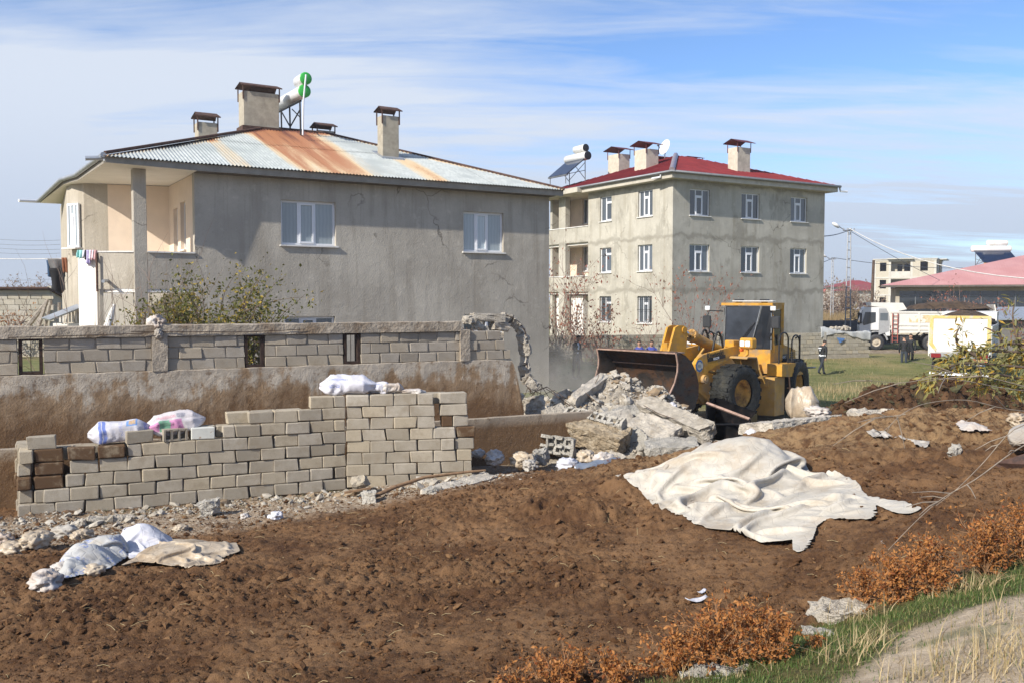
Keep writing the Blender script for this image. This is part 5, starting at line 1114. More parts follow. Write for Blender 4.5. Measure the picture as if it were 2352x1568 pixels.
# front glazing: broad windscreen with slanting right edge, angled corner pane, left corner pane
A0, A1 = (fx + 0.02, -0.66, zt_ - 0.02), (fx + 0.02, 0.52, zt_ - 0.02); B0_, B1_ = (fx + 0.03, -0.70, zb + 0.10), (fx + 0.03, 0.22, zb + 0.10)
def pane(pts, name='window_pane', mat=CG):
    m = M2(); n = (Vector(pts[1]) - Vector(pts[0])).cross(Vector(pts[2]) - Vector(pts[0])).normalized() * 0.012; k = len(pts)
    m._add([Vector(p) for p in pts] + [Vector(p) - n for p in pts], [list(range(k)), list(range(k, 2 * k))[::-1]] + [(i, (i + 1) % k, k + (i + 1) % k, k + i) for i in range(k)]); return part(name, m, mat, cabo)
pane([B0_, B1_, A1, A0], 'windscreen', pm('windscreen_glass', (0.045, 0.052, 0.065), 0.06, var=0.35, scale=1.2, spec=0.8))
pane([(fx + 0.02, 0.25, zb + 0.10), (fx - 0.05, 0.55, zb - 0.12), (-0.42, 0.80, zb - 0.16), (-0.40, 0.80, zt_ - 0.02), (fx + 0.01, 0.55, zt_ - 0.02)]); pane([(fx + 0.0, -0.70, zb), (fx + 0.01, -0.68, zt_ - 0.02), (-0.55, -0.82, zt_ - 0.02), (-0.55, -0.85, zb)])
pane([(-0.60, 0.81, zb + 0.0), (-1.30, 0.81, zb + 0.22), (-1.30, 0.81, zt_ - 0.14), (-0.52, 0.81, zt_ - 0.14)]); pane([(-0.58, -0.81, zb + 0.1), (-0.5, -0.81, zt_ - 0.1), (-1.36, -0.81, zt_ - 0.1), (-1.36, -0.81, zb + 0.1)])
m = M2(); m.box(rx + 0.03, -0.4, -0.72, 0.72, zb - 0.4, zb - 0.35); m.bbox(-1.25, -0.95, -0.3, 0.3, zb - 0.3, zb + 0.75, 0.05); m.tube([(-0.62, 0, zb - 0.2), (-0.70, 0, zb + 0.35)], 0.03); part('seat', m, BLK_P, cabo)
m = M2(); fr_ = [B0_, B1_, A1, A0, B0_]; m.tube([Vector(p) + Vector((0.012, 0, 0)) for p in fr_], 0.022, 6); m.tube([(fx + 0.03, 0.25, zb + 0.08), (fx - 0.04, 0.56, zb - 0.14), (-0.41, 0.82, zb - 0.18), (-0.40, 0.82, zt_ - 0.02)], 0.02, 6); part('glazing_trim', m, STEEL, cabo)
m = M2()
for k in (0.0, 0.10): m.tube([(fx + 0.06, 0.33 - k, zb + 0.85 - k), (fx + 0.07, 0.10 - k, zb + 0.50 - k * 0.5), (fx + 0.07, -0.12 - k, zb + 0.22)], 0.011, 5)
part('wiper', m, BLACKM, cabo)
m = M2(); m.bbox(-0.62, -0.36, -0.50, 0.88, zt_ + 0.12, zt_ + 0.155, 0.015); lb = part('light_bar', m, pm('perforated_white', (0.68, 0.68, 0.66), 0.5, var=0.15, scale=40), cabo)
m = M2()
for y in (-0.30, 0.55): m.bbox(-0.60, -0.40, y - 0.13, y + 0.13, zt_ + 0.158, zt_ + 0.20, 0.01); m.box(-0.52, -0.48, y - 0.1, y + 0.1, zt_ + 0.08, zt_ + 0.125)
part('bar_clamp', m, BLACKM, cabo)
for s_, zc in ((1, 2.98), (-1, 2.98)):
    m = M2(); yy = s_ * (1.02 if s_ > 0 else 1.20); xx = -0.18 if s_ > 0 else 0.02
    m.bbox(xx - 0.06, xx + 0.02, yy - 0.14, yy + 0.14, zc - 0.24, zc + 0.16, 0.03); mo = part('mirror', m, pm('black_plastic', (0.03, 0.032, 0.035), 0.5))
    m = M2(); ax_ = s_ * 0.80; m.tube([(fx - 0.05, ax_, zc + 0.30), (xx + 0.0, yy - s_ * 0.08, zc + 0.32), (xx, yy - s_ * 0.02, zc + 0.1), (xx, yy - s_ * 0.1, zc - 0.35), (fx - 0.02, ax_, zc - 0.55)], 0.02, 6); part('mirror_arm', m, BLACKM, mo)
    m = M2(); m.bbox(xx - 0.02, xx + 0.05, yy - 0.10 - s_ * 0.05, yy + 0.07 - s_ * 0.05, zc + 0.33, zc + 0.47, 0.015); part('work_lamp', m, LENS, mo)
# ---------------------------------------------------------------- rubble
CONC = pm('broken_concrete', (0.50, 0.45, 0.375), 0.95, var=0.2, scale=6, bump=1.0, bscale=38, bdist=0.05, dirt=(0.30, 0.255, 0.20), dscale=2.0, dlo=0.5, dhi=0.75, rnd=0.16, spec=0.15)
CONCG = pm('grey_concrete', (0.43, 0.40, 0.345), 0.95, var=0.2, scale=6, bump=1.0, bscale=38, bdist=0.05, dirt=(0.56, 0.53, 0.47), dscale=2.4, dlo=0.5, dhi=0.75, rnd=0.12, spec=0.15)
AGG = pm('brown_aggregate', (0.31, 0.245, 0.165), 0.95, var=0.35, scale=11, bump=1.0, bscale=26, bdist=0.05, dirt=(0.44, 0.37, 0.27), dscale=6, dlo=0.45, dhi=0.7, spec=0.15)
REB = pm('rusty_rebar', (0.11, 0.07, 0.05), 0.85, 0.2, var=0.4, scale=20)
def rough_box(L_, W_, H_, seed=0, amp=0.03, cuts=5, endr=0.0):
    """irregular broken lump, centred"""
    bm = bmesh.new(); bmesh.ops.create_cube(bm, size=1.0); bmesh.ops.subdivide_edges(bm, edges=bm.edges[:], cuts=cuts, use_grid_fill=True)
    co = np.array([v.co[:] for v in bm.verts]); dm = np.array([L_, W_, H_]); s = np.sign(co) * (np.abs(co) * 2) ** 0.92 / 2; p = s * dm
    r = seed * 3.17; k = 1.0 / max(0.12, min(L_, W_, H_))
    n = np.stack([fbm(p[:, 0] * k * 0.9 + r, p[:, 1] * k * 0.9, p[:, 2] * k * 0.9, oct=3, seed=seed + i) for i in range(3)], -1)
    p = p + n * amp * 1.25
    fine = np.stack([vnoise(p[:, 0] * 16 + r, p[:, 1] * 16, p[:, 2] * 16, seed=seed + 5 + i) for i in range(3)], -1); p = p + fine * amp * 0.55; p = p + np.stack([vnoise(p[:, 0] * 38 + r, p[:, 1] * 38, p[:, 2] * 38, seed=seed + 15 + i) for i in range(3)], -1) * min(0.012, amp * 0.4)
    if endr: e = np.abs(co[:, 0]) > 0.49; p[e, 0] += np.sign(co[e, 0]) * endr * vnoise(p[e, 1] * 9 + r, p[e, 2] * 9, seed=seed + 3)
    rnd = random.Random(seed)
    for _ in range(3):   # knocked-off corners
        c = np.array([rnd.choice((-.5, .5)), rnd.choice((-.5, .5)), rnd.choice((-.5, .5))]) * dm; rad = rnd.uniform(0.25, 0.55) * min(dm) * 1.3; d = np.linalg.norm(p - c, axis=1); q = d < rad; p[q] = p[q] + (-c / np.linalg.norm(c)) * ((rad - d[q]) * 0.6)[:, None]
    for v, q in zip(bm.verts, p): v.co = q
    me = bpy.data.meshes.new('lump'); bm.to_mesh(me); bm.free()
    for pl_ in me.polygons: pl_.use_smooth = False
    return me
def orient(p0, p1, roll=0.0, up=(0, 0, 1)):
    x = (Vector(p1) - Vector(p0)).normalized(); y = Vector(up).cross(x).normalized(); z = x.cross(y)
    M_ = Matrix((x, y, z)).transposed().to_4x4(); return Matrix.Translation((Vector(p0) + Vector(p1)) / 2) @ M_ @ Matrix.Rotation(roll, 4, 'X')
def lump(name, a, b, w, h, mat, label, roll=0.0, seed=1, amp=0.03, cat='rubble', group=None, cuts=10, endr=0.03):
    """broken slab or beam spanning two image points (x, y, distance)"""
    p0, p1 = W(*a), W(*b); L_ = float(np.linalg.norm(p1 - p0)); me = rough_box(L_, w, h, seed, amp, cuts, endr); me.materials.append(mat)
    o = addobj(name, me); o.matrix_world = orient(p0, p1, roll); setup(o, label, cat, group); return o
def q1(zx, zy): return 1148.4 + zx * .3174, 660.3 + zy * .3174
def qd(zx, zy, d): x, y = q1(zx, zy); return (x, y, d)
# heap body
def rub_h(x, y):
    h = np.zeros_like(np.asarray(x, float))
    for px, d, w, hh in [(1330,22.0,1.3,0.95),(1420,22.7,1.3,1.45),(1500,22.4,1.2,1.25),(1250,21.2,1.1,0.50),(1410,20.4,1.3,0.62),(1520,20.0,1.2,0.62),(1330,19.4,1.0,0.40),(1450,18.7,1.1,0.40),(1590,19.2,0.9,0.40),(1215,20.3,0.8,0.35),(1560,21.2,1.2,0.7)]:
        cx_ = (px - CX) / F * d; h = np.maximum(h, hh * np.exp(-((x - cx_) / w) ** 2 - ((y - d) / (w * 1.05)) ** 2))
    return h
st = 0.05; xs = np.arange(-0.8, 7.0, st); ys = np.arange(16.6, 26.4, st); X, Y = np.meshgrid(xs, ys, indexing='ij'); H_ = rub_h(X, Y); k = sstep(0.02, 0.25, H_)
d1, _, c1 = vor(X * 3.6, Y * 3.6, 5); d1b, _, c1b = vor(X * 8, Y * 8, 6)
Zr = base_h(X, Y) - 0.07 + H_ + k * (0.16 * np.clip(1 - d1 * 1.1, 0, 1) * c1 + 0.09 * np.clip(1 - d1b * 1.1, 0, 1) * c1b) + 0.08 * sstep(0.01, 0.1, H_) + 0.02 * fbm(X * 5, Y * 5, oct=3, seed=2)
me = npmesh('rubble_heap', np.stack([X, Y, Zr], -1).reshape(-1, 3), gridfaces(len(xs), len(ys)), False)
o = addobj('rubble_heap', me, None, pm('rubble_fines', (0.36, 0.315, 0.25), 0.95, var=0.3, scale=8, bump=1.0, bscale=40, bdist=0.04, dirt=(0.19, 0.135, 0.085), dscale=1.2, dlo=0.45, dhi=0.65)); setup(o, 'pale heap of crushed concrete in front of the loader bucket', 'rubble heap')
def rub_z(x, y):
    i = int(np.clip((x - xs[0]) / st, 0, len(xs) - 1)); j = int(np.clip((y - ys[0]) / st, 0, len(ys) - 1)); return float(Zr[i, j])
# small stones on the heap and along the wall foot: too many to count
def stones(name, pts, sizes, mat, label, seed=1, kind='stuff', lo=False):
    rnd = np.random.RandomState(seed); t = (1 + 5 ** 0.5) / 2
    iv = np.array([(-1, t, 0), (1, t, 0), (-1, -t, 0), (1, -t, 0), (0, -1, t), (0, 1, t), (0, -1, -t), (0, 1, -t), (t, 0, -1), (t, 0, 1), (-t, 0, -1), (-t, 0, 1)], float); iv /= np.linalg.norm(iv[0])
    fi = np.array([(0,11,5),(0,5,1),(0,1,7),(0,7,10),(0,10,11),(1,5,9),(5,11,4),(11,10,2),(10,7,6),(7,1,8),(3,9,4),(3,4,2),(3,2,6),(3,6,8),(3,8,9),(4,9,5),(2,4,11),(6,2,10),(8,6,7),(9,8,1)])
    if lo: iv = np.array([(1, 0, 0), (-1, 0, 0), (0, 1, 0), (0, -1, 0), (0, 0, 1), (0, 0, -1)], float); fi = np.array([(0,2,4),(2,1,4),(1,3,4),(3,0,4),(2,0,5),(1,2,5),(3,1,5),(0,3,5)])
    kv = len(iv); n = len(pts); v = iv[None] * (1 + rnd.uniform(-0.36, 0.36, (n, kv, 1))) * np.stack([rnd.uniform(0.7, 1.35, n), rnd.uniform(0.7, 1.2, n), rnd.uniform(0.45, 0.9, n)], -1)[:, None] * np.asarray(sizes)[:, None, None]
    a = rnd.uniform(0, 6.28, n); c, s = np.cos(a), np.sin(a); x = v[..., 0] * c[:, None] - v[..., 1] * s[:, None]; y = v[..., 0] * s[:, None] + v[..., 1] * c[:, None]
    b = rnd.uniform(-0.6, 0.6, n); z = v[..., 2] * np.cos(b)[:, None] + x * np.sin(b)[:, None]
    vv = np.stack([x, y, z], -1) + np.asarray(pts)[:, None]; f = (fi[None] + kv * np.arange(n)[:, None, None]).reshape(-1, 3)
    me = npmesh(name, vv.reshape(-1, 3), f, False); vattr(me, 'tint', np.repeat(rnd.rand(n), kv)); o = addobj(name, me, None, mat); setup(o, label, 'stones', kind=kind); return o
def tint_mat(name, a, b, c=None, bump=0.5):
    t = NT(name); r = t.attr('tint'); k = t.mix(r, a, b)
    if c is not None: k = t.mix(t.rmap(r, 0.8, 0.9), k, c)
    k = t.mix(t.m('MULTIPLY', t.rmap(t.noise(22, 4), 0.5, 0.7), 0.4), k, tuple(x * 0.7 for x in a[:3]) + (1,)); t.bump(t.noise(50, 4, 0.65), bump, 0.02); return t.done(k, 0.95, 0, 0.15)
STONE = tint_mat('rubble_stone', (0.33, 0.29, 0.23, 1), (0.52, 0.48, 0.41, 1), (0.30, 0.22, 0.14, 1))
rs = np.random.RandomState(3); P_ = []; S_ = []
while len(P_) < 5200:
    x, y = rs.uniform(-0.6, 6.6), rs.uniform(17, 25.6); h = float(rub_h(np.array([x]), np.array([y]))[0])
    if h < 0.10 or rs.rand() > 0.25 + h: continue
    s = min(0.13, 0.028 * (1 + rs.pareto(2.6))); P_.append((x, y, rub_z(x, y) + s * 0.25)); S_.append(s)
stones('crushed_concrete', P_, S_, STONE, 'crushed concrete bits strewn over the rubble heap', 5)
P_ = []; S_ = []
while len(P_) < 1500:
    s = rs.uniform(-5.2, 2.6); q = (J + NU * s if s < 0 else J + Rr * s) - NV * abs(rs.normal(0.0, 0.55)) - NV * 0.03
    if q[0] < -8.6: continue
    sz = min(0.10, 0.014 * (1 + rs.pareto(2.2))); P_.append((q[0], q[1], surf(q[0], q[1]) + sz * 0.15)); S_.append(sz)
stones('mortar_bits', P_, S_, STONE, 'mortar bits and pebbles along the foot of the block wall', 6)
# individual lumps lying in the heap
rl_ = random.Random(11); vari = [rough_box(1.0, rl_.uniform(0.6, 0.9), rl_.uniform(0.4, 0.7), 20 + i, 0.09, 3) for i in range(7)]
for v_ in vari: v_.materials.append(CONC)
cnt = 0
while cnt < 84:
    x, y = rl_.uniform(-0.4, 6.2), rl_.uniform(17.6, 24.6); h = float(rub_h(np.array([x]), np.array([y]))[0])
    if h < 0.14: continue
    s = rl_.uniform(0.14, 0.34); o = bpy.data.objects.new('concrete_chunk', rl_.choice(vari)); COL.objects.link(o); o.scale = (s, s, s); o.location = (x, y, rub_z(x, y) + 0.10 * s); o.rotation_euler = (rl_.uniform(-.5, .5), rl_.uniform(-.5, .5), rl_.uniform(0, 6.28))
    setup(o, 'broken grey concrete chunk lying in the demolition rubble', 'rubble', 'concrete chunks in the rubble heap'); cnt += 1
# the big pieces
def cellrow(name, a, b, w, h, n, label, roll=0.0, mat=CONCG, rows=1, seed=1, cat='slab', deep=0.12):
    p0, p1 = W(*a), W(*b); L_ = float(np.linalg.norm(p1 - p0)); me = hollow_mesh(name, mat, L_, w, h, n, rows, seed, deep, wall=0.055); rnd = random.Random(seed)
    bm = bmesh.new(); bm.from_mesh(me); bmesh.ops.subdivide_edges(bm, edges=bm.edges[:], cuts=1, use_grid_fill=True)
    for v in bm.verts: q = np.array([[v.co.x * 6, v.co.y * 6, v.co.z * 6]]); v.co += Vector([float(vnoise(q[:, 0] + 9 * i, q[:, 1], q[:, 2], seed=seed + i)[0]) for i in range(3)]) * 0.03
    bm.to_mesh(me); bm.free(); o = addobj(name, me); o.matrix_world = orient(p0, p1, roll); setup(o, label, cat); return o
lump('concrete_slab', qd(450, 985, 18.9), qd(905, 1130, 18.2), 0.62, 0.46, AGG, 'thick slab with brown pebbly broken face at the front of the rubble', roll=0.30, seed=2, amp=0.045, cat='slab', cuts=20)
cellrow('hollow_slab', qd(480, 905, 19.15), qd(905, 1005, 18.3), 0.26, 0.22, 9, 'tilted slab with a row of open cells lying on the brown slab', roll=-0.95, seed=4, deep=0.13)
lump('concrete_beam', qd(1050, 855, 20.6), qd(1520, 1055, 18.3), 0.36, 0.36, CONC, 'long pale concrete beam sloping down towards the loader wheel', roll=0.5, seed=5, amp=0.03, cat='beam', cuts=20, endr=0.05)
lump('concrete_beam', qd(520, 825, 21.3), qd(755, 660, 22.6), 0.24, 0.26, CONC, 'short concrete beam leaning up against the left side of the bucket', roll=0.3, seed=6, amp=0.02, cat='beam')
lump('concrete_slab', qd(960, 985, 19.1), qd(1265, 1085, 18.5), 0.62, 0.24, CONC, 'pale flat slab between the brown slab and the long beam', roll=0.45, seed=7, amp=0.03, cat='slab', cuts=15)
lump('concrete_slab', qd(560, 1000, 19.5), qd(960, 960, 20.2), 0.5, 0.22, CONC, 'slab standing behind the hollow slab in the middle of the rubble', roll=0.6, seed=8, cat='slab')
lump('concrete_slab', qd(830, 930, 20.4), qd(1020, 890, 20.8), 0.45, 0.14, CONCG, 'thin grey slab under the upper end of the long beam', roll=0.35, seed=9, cat='slab')
lump('concrete_slab', qd(1050, 1155, 17.6), qd(1430, 1140, 17.5), 0.70, 0.16, CONCG, 'broken flat slab at the foot of the rubble by the white tarpaulin', roll=0.12, seed=10, cat='slab', cuts=15)
lump('concrete_slab', qd(1850, 1020, 16.7), qd(2330, 965, 17.6), 0.9, 0.20, CONC, 'long pale slab lying on the manure crest right of the loader wheel', roll=-0.15, seed=12, amp=0.025, cat='slab', cuts=20)
lump('concrete_block', qd(335, 960, 19.7), qd(470, 905, 19.9), 0.34, 0.34, CONC, 'solid broken block tilted against the left end of the hollow slab', roll=0.5, seed=13, cat='block')
lump('boulder', qd(190, 850, 20.8), qd(318, 850, 20.9), 0.34, 0.36, CONC, 'rounded rubble boulder at the foot of the broken wall end', seed=14, amp=0.06, cat='boulder')
lump('boulder', qd(795, 735, 22.6), qd(905, 735, 22.6), 0.40, 0.42, CONC, 'pale pointed boulder on top of the heap inside the bucket', seed=15, amp=0.08, cat='boulder')
lump('concrete_slab', qd(960, 1075, 18.7), qd(1060, 1150, 18.2), 0.40, 0.20, CONCG, 'small slab on edge in the gap under the pale flat slab', roll=1.0, seed=16, cat='slab')
cellrow('hollow_block', qd(75, 1080, 18.4), qd(195, 1085, 18.35), 0.20, 0.34, 2, 'tilted hollow block showing four square cells at the left of the rubble', roll=-0.55, rows=2, seed=17, cat='block')
cellrow('hollow_slab', qd(215, 1115, 18.3), qd(535, 1160, 18.0), 0.24, 0.36, 5, 'broken masonry piece with two rows of open cells on the ground', roll=-0.20, rows=2, seed=18, deep=0.16)
cellrow('hollow_block', qd(300, 1030, 18.9), qd(430, 1040, 18.7), 0.2, 0.2, 2, 'hollow block with two cells resting on the cell masonry piece', roll=-0.4, seed=19, cat='block')
lump('concrete_block', qd(255, 1210, 17.7), qd(335, 1225, 17.6), 0.3, 0.26, CONCG, 'grey block below the cell masonry piece by the rags', roll=0.2, seed=21, cat='block')
lump('concrete_slab', (980, 1140, 14.2), (1128, 1098, 15.4), 0.34, 0.16, CONC, 'pale kerb slab half sunk in manure at the right wall end', roll=0.1, seed=22, amp=0.02, cat='slab', cuts=15)
lump('concrete_block', (975, 1140, 14.25), (1010, 1128, 14.4), 0.22, 0.24, CONCG, 'broken block with a dark hole at the end of the kerb slab', seed=23, cat='block')
lump('concrete_block', (810, 1115, 15.0), (842, 1108, 15.0), 0.2, 0.22, BLK, 'tilted block fragment leaning on the foot of the wall near the pole', roll=0.6, seed=24, cat='block')
lump('concrete_block', (462, 1172, 13.7), (505, 1160, 13.75), 0.2, 0.22, CONCG, 'hollow broken block lying in front of the wall above the straw', seed=25, cat='block')
lump('boulder', (833, 1143, 14.2), (862, 1140, 14.2), 0.2, 0.2, CONCG, 'angular grey stone at the lower end of the wooden pole', seed=26, cat='boulder')
lump('boulder', (165, 1215, 13.05), (200, 1205, 13.1), 0.2, 0.2, CONC, 'fallen stone at the wall foot behind the white sacks', seed=27, cat='boulder')
lump('concrete_block', (205, 1200, 13.2), (305, 1196, 13.45), 0.2, 0.16, CONC, 'fallen grey block at the wall foot behind the blue-white bag', seed=28, cat='block')
lump('boulder', (1872, 1408, 6.72), (1990, 1412, 6.6), 0.28, 0.13, CONC, 'large pale rock at the edge of the grassy bank', seed=29, amp=0.05, cat='boulder')
lump('boulder', (1590, 1560, 5.55), (1730, 1575, 5.35), 0.25, 0.15, CONCG, 'grey rock at the bottom edge of the picture under the dry bush', seed=30, amp=0.05, cat='boulder')
lump('boulder', (1860, 1455, 6.2), (1905, 1465, 6.15), 0.12, 0.10, CONCG, 'fist sized stone beside the dry grass tuft on the bank', seed=31, cat='boulder')
lump('boulder', (1905, 1475, 6.0), (1930, 1482, 5.95), 0.08, 0.08, CONC, 'small pale stone in the grass under the large rock', seed=32, cat='boulder')
lump('boulder', (2190, 1045, 11.1), (2196, 1030, 11.2), 0.10, 0.16, CONCG, 'upright grey stone stuck in the brown heap', seed=33, cat='boulder')
lump('boulder', (1960, 958, 14.5), (2060, 955, 14.6), 0.5, 0.18, CONC, 'flat tan rock on the crest below the dark heap', seed=34, amp=0.05, cat='boulder')
rs2 = random.Random(8)
pts = []
for (a, b, c, d) in ((1150, 760, 690, 20.5), (1110, 800, 690, 19.5)): pass
rebar = MB()
def wire(points, r=0.008):
    m = MB(); m.tube([W(*p) for p in points], r, 5); o = m.build('rebar', REB); return o
for i, (pts, lab) in enumerate([([qd(700, 580, 22.3), qd(715, 640, 22.2), qd(690, 690, 22.0)], 'bent rebar sticking up beside the leaning beam'), ([qd(335, 730, 21.5), qd(420, 790, 21.0), qd(520, 860, 20.3)], 'long thin rebar rising over the left of the rubble'),
        ([qd(620, 760, 21.0), qd(700, 830, 20.6), qd(770, 850, 20.6)], 'dark twisted wire across the stones in the heap'), ([qd(1040, 850, 20.0), qd(1150, 910, 19.4), qd(1300, 960, 19.0), qd(1420, 1010, 18.6)], 'wire bent along the side of the long beam'),
        ([qd(960, 1120, 18.4), qd(1080, 1100, 18.3), qd(1200, 1120, 18.0)], 'wire lying in front of the pale flat slab'), ([qd(270, 740, 21.8), qd(340, 715, 22.0), qd(400, 760, 21.5)], 'pair of light wires above the rubble boulder')]):
    o = wire(pts); setup(o, lab, 'rebar', 'bars and wires in the rubble')
# broken right end of the pen wall: cap slab, hanging coping chain, exposed bars (parts of the pen wall)
def penlump(a, b, w, h, seed, mat=CONC, roll=0, name='broken_coping', amp=0.035):
    p0, p1 = W(*a), W(*b); L_ = float(np.linalg.norm(p1 - p0)); me = rough_box(L_, w, h, seed, amp, 4, 0.02); me.materials.append(mat); o = addobj(name, me, pen); o.matrix_world = orient(p0, p1, roll); return o
D = 20.1
penlump((1083, 729, D), (1156, 731, D + 0.3), 0.36, 0.17, 41, CONC, name='cap_slab', amp=0.025)
penlump((1066, 736, D - 0.3), (1088, 734, D - 0.2), 0.25, 0.17, 42); penlump((1085, 747, D), (1110, 748, D), 0.25, 0.18, 43); penlump((1130, 748, D + .1), (1165, 753, D + .3), 0.22, 0.17, 44, BLKG, name='hanging_block'); penlump((1120, 772, D), (1150, 775, D + .2), 0.22, 0.2, 45, BLKG, name='hanging_block')
penlump((1100, 762, D), (1122, 760, D), 0.2, 0.2, 46); penlump((1118, 795, D), (1148, 790, D + .1), 0.2, 0.16, 47, BLKG, name='hanging_block')
ch = [(1152, 728, 20.5), (1172, 736, 20.6), (1188, 748, 20.7), (1198, 765, 20.7), (1205, 786, 20.75), (1206, 812, 20.8), (1203, 838, 20.8), (1208, 862, 20.8), (1214, 880, 20.8)]
for i, (a, b) in enumerate(zip(ch, ch[1:])): penlump(a, b, 0.20 + 0.05 * math.sin(i * 2.2), 0.20 + 0.05 * math.cos(i * 1.7), 50 + i, CONC, 0.4 * i, amp=0.035)
m = MB()
for k in range(4): m.tube([Vector(W(x, y, d)) + Vector((0.09 * math.cos(k * 1.6 + 0.6), 0.09 * math.sin(k * 1.6), 0.06 * math.cos(k * 2.1))) for x, y, d in ch] + [Vector(W(1217 + 6 * k, 905, 20.6))], 0.008, 5)
for k in range(7): m.tube([W(1205 + 3 * k, 880 + 6 * k, 20.7), W(1225 + 8 * k - 20 * (k % 2), 895 - 7 * (k % 3), 20.8 + 0.1 * k), W(1245 + 9 * k - 50 * (k % 2), 905 + 5 * (k % 4), 20.9)], 0.007, 5)
for k in range(5): m.tube([W(1062 + 9 * k, 752, D - 0.25), W(1070 + 10 * k, 765 + 8 * (k % 2), D - 0.3), W(1064 + 12 * k, 785, D - 0.25)], 0.007, 5)
m.build('rebar', REB, pen)
penlump((1218, 888, 20.7), (1228, 872, 20.7), 0.3, 0.28, 61); penlump((1190, 925, 20.2), (1200, 905, 20.2), 0.16, 0.12, 62, name='fallen_fragment')
# tipped black metal trough in front of the loader wheel
tm = MB(); A1_ = Vector(W(1624, 925, 19.6)); A2 = Vector(W(1722, 962, 18.6)); B1 = Vector(W(1631, 974, 19.4)); B2 = Vector(W(1722, 974, 18.6)); back = Vector((0.35, 0.75, 0.05))
tr = empty('metal_trough', (A2.x, A2.y, 0.5), 0, 'black steel trough tipped on its side with pink worn rim, before the loader wheel', 'trough')
def rt(p): return Vector(p) - Vector((A2.x, A2.y, 0.5))
m = MB(); lo1 = A1_ + Vector((0, 0, -0.95)); lo2 = A2 + Vector((0, 0, -0.70))
BLKST = pm('sooty_steel', (0.012, 0.012, 0.013), 0.35, 0.4, var=0.5, scale=5, dirt=(0.05, 0.035, 0.028), dscale=5, dlo=0.55, dhi=0.7)
a1, a2, l1_, l2_ = rt(A1_), rt(A2), rt(lo1), rt(lo2)
m.quad(a1 + back, a2 + back, l2_ + back, l1_ + back); m.quad(a1, a1 + back, l1_ + back, l1_); m.quad(a2, l2_, l2_ + back, a2 + back); m.build('trough_sheet', BLKST, tr)
m = MB(); m.tube([a1, a2], 0.035, 4, smooth=False); m.build('rim', LIP, tr); m = MB(); m.tube([a1, l1_], 0.028, 4, smooth=False); m.tube([a2, l2_], 0.028, 4, smooth=False); m.tube([l1_, l2_], 0.028, 4, smooth=False); m.tube([rt(B1), rt(B2)], 0.02, 4); m.build('frame', BLKST, tr)
# wooden pole against the wall foot, planks, bent sheet
m = MB(); p = [W(857, 1140, 14.35), W(905, 1118, 14.6), W(975, 1095, 15.0), W(1080, 1082, 15.3), W(1115, 1079, 15.4)]; m.tube(p, [0.035, 0.034, 0.028, 0.022, 0.016], 8); o = m.build('wooden_pole', pm('weathered_wood', (0.22, 0.135, 0.075), 0.9, var=0.3, scale=14)); setup(o, 'long crooked wooden pole leaning along the foot of the block wall', 'pole')
m = MB(); m.prism([(0, 0), (0.42, 0), (0.42, 0.025), (0, 0.025)], 0, 0.07, 'y'); o = m.build('wood_strip', pm('weathered_wood', (0, 0, 0))); o.matrix_world = Matrix.Translation(Vector(W(792, 1133, 14.7))) @ Matrix.Rotation(0.3, 4, 'Z') @ Matrix.Rotation(-0.12, 4, 'Y'); setup(o, 'short brown wood strip on the ground beside the pole', 'wood')
n = 26; vs = []; fs = []
pa, pb = Vector(W(1316, 1082, 14.55)), Vector(W(1424, 1062, 15.0))
for i in range(n):
    t_ = i / (n - 1); c = pa.lerp(pb, t_); w_ = 0.20 * math.sin(math.pi * min(1, 0.12 + t_ * 0.9)) + 0.03; s = Vector((0.25, -0.95, 0)).normalized()
    for j in range(7): u = j / 6 - 0.5; vs.append(c + s * u * w_ * 1.5 + Vector((0, 0, 0.05 + 0.09 * (0.25 - u * u) * 2 + 0.012 * math.sin(t_ * 17 + u * 5))))
me = npmesh('metal_strip', np.array([list(v) for v in vs]), gridfaces(n, 7)); o = addobj('metal_strip', me, None, pm('galvanised_strip', (0.30, 0.33, 0.37), 0.5, 0.5, var=0.2, dirt=(0.22, 0.10, 0.06), dscale=5, dlo=0.55, dhi=0.65)); o.modifiers.new('thick', 'SOLIDIFY').thickness = 0.006; setup(o, 'bent grey sheet metal strip lying left of the tarpaulin', 'sheet metal')
# rusted plate half buried at the right edge
m = MB(); pa = Vector(W(2285, 1062, 10.4)); pb = Vector(W(2420, 1020, 10.0)); m._add([pa, pb, pb + Vector((0.1, -0.75, -0.12)), pa + Vector((0.5, -0.5, -0.25)), pa - Vector((0, 0, 0.03)), pb - Vector((0, 0, 0.03)), pb + Vector((0.1, -0.75, -0.15)), pa + Vector((0.5, -0.5, -0.28))], [(0, 1, 2, 3), (7, 6, 5, 4), (0, 4, 5, 1), (1, 5, 6, 2), (2, 6, 7, 3), (3, 7, 4, 0)]); o = m.build('metal_plate', RUSTM); setup(o, 'dark rusted plate sticking out of the heap at the right edge', 'sheet metal')
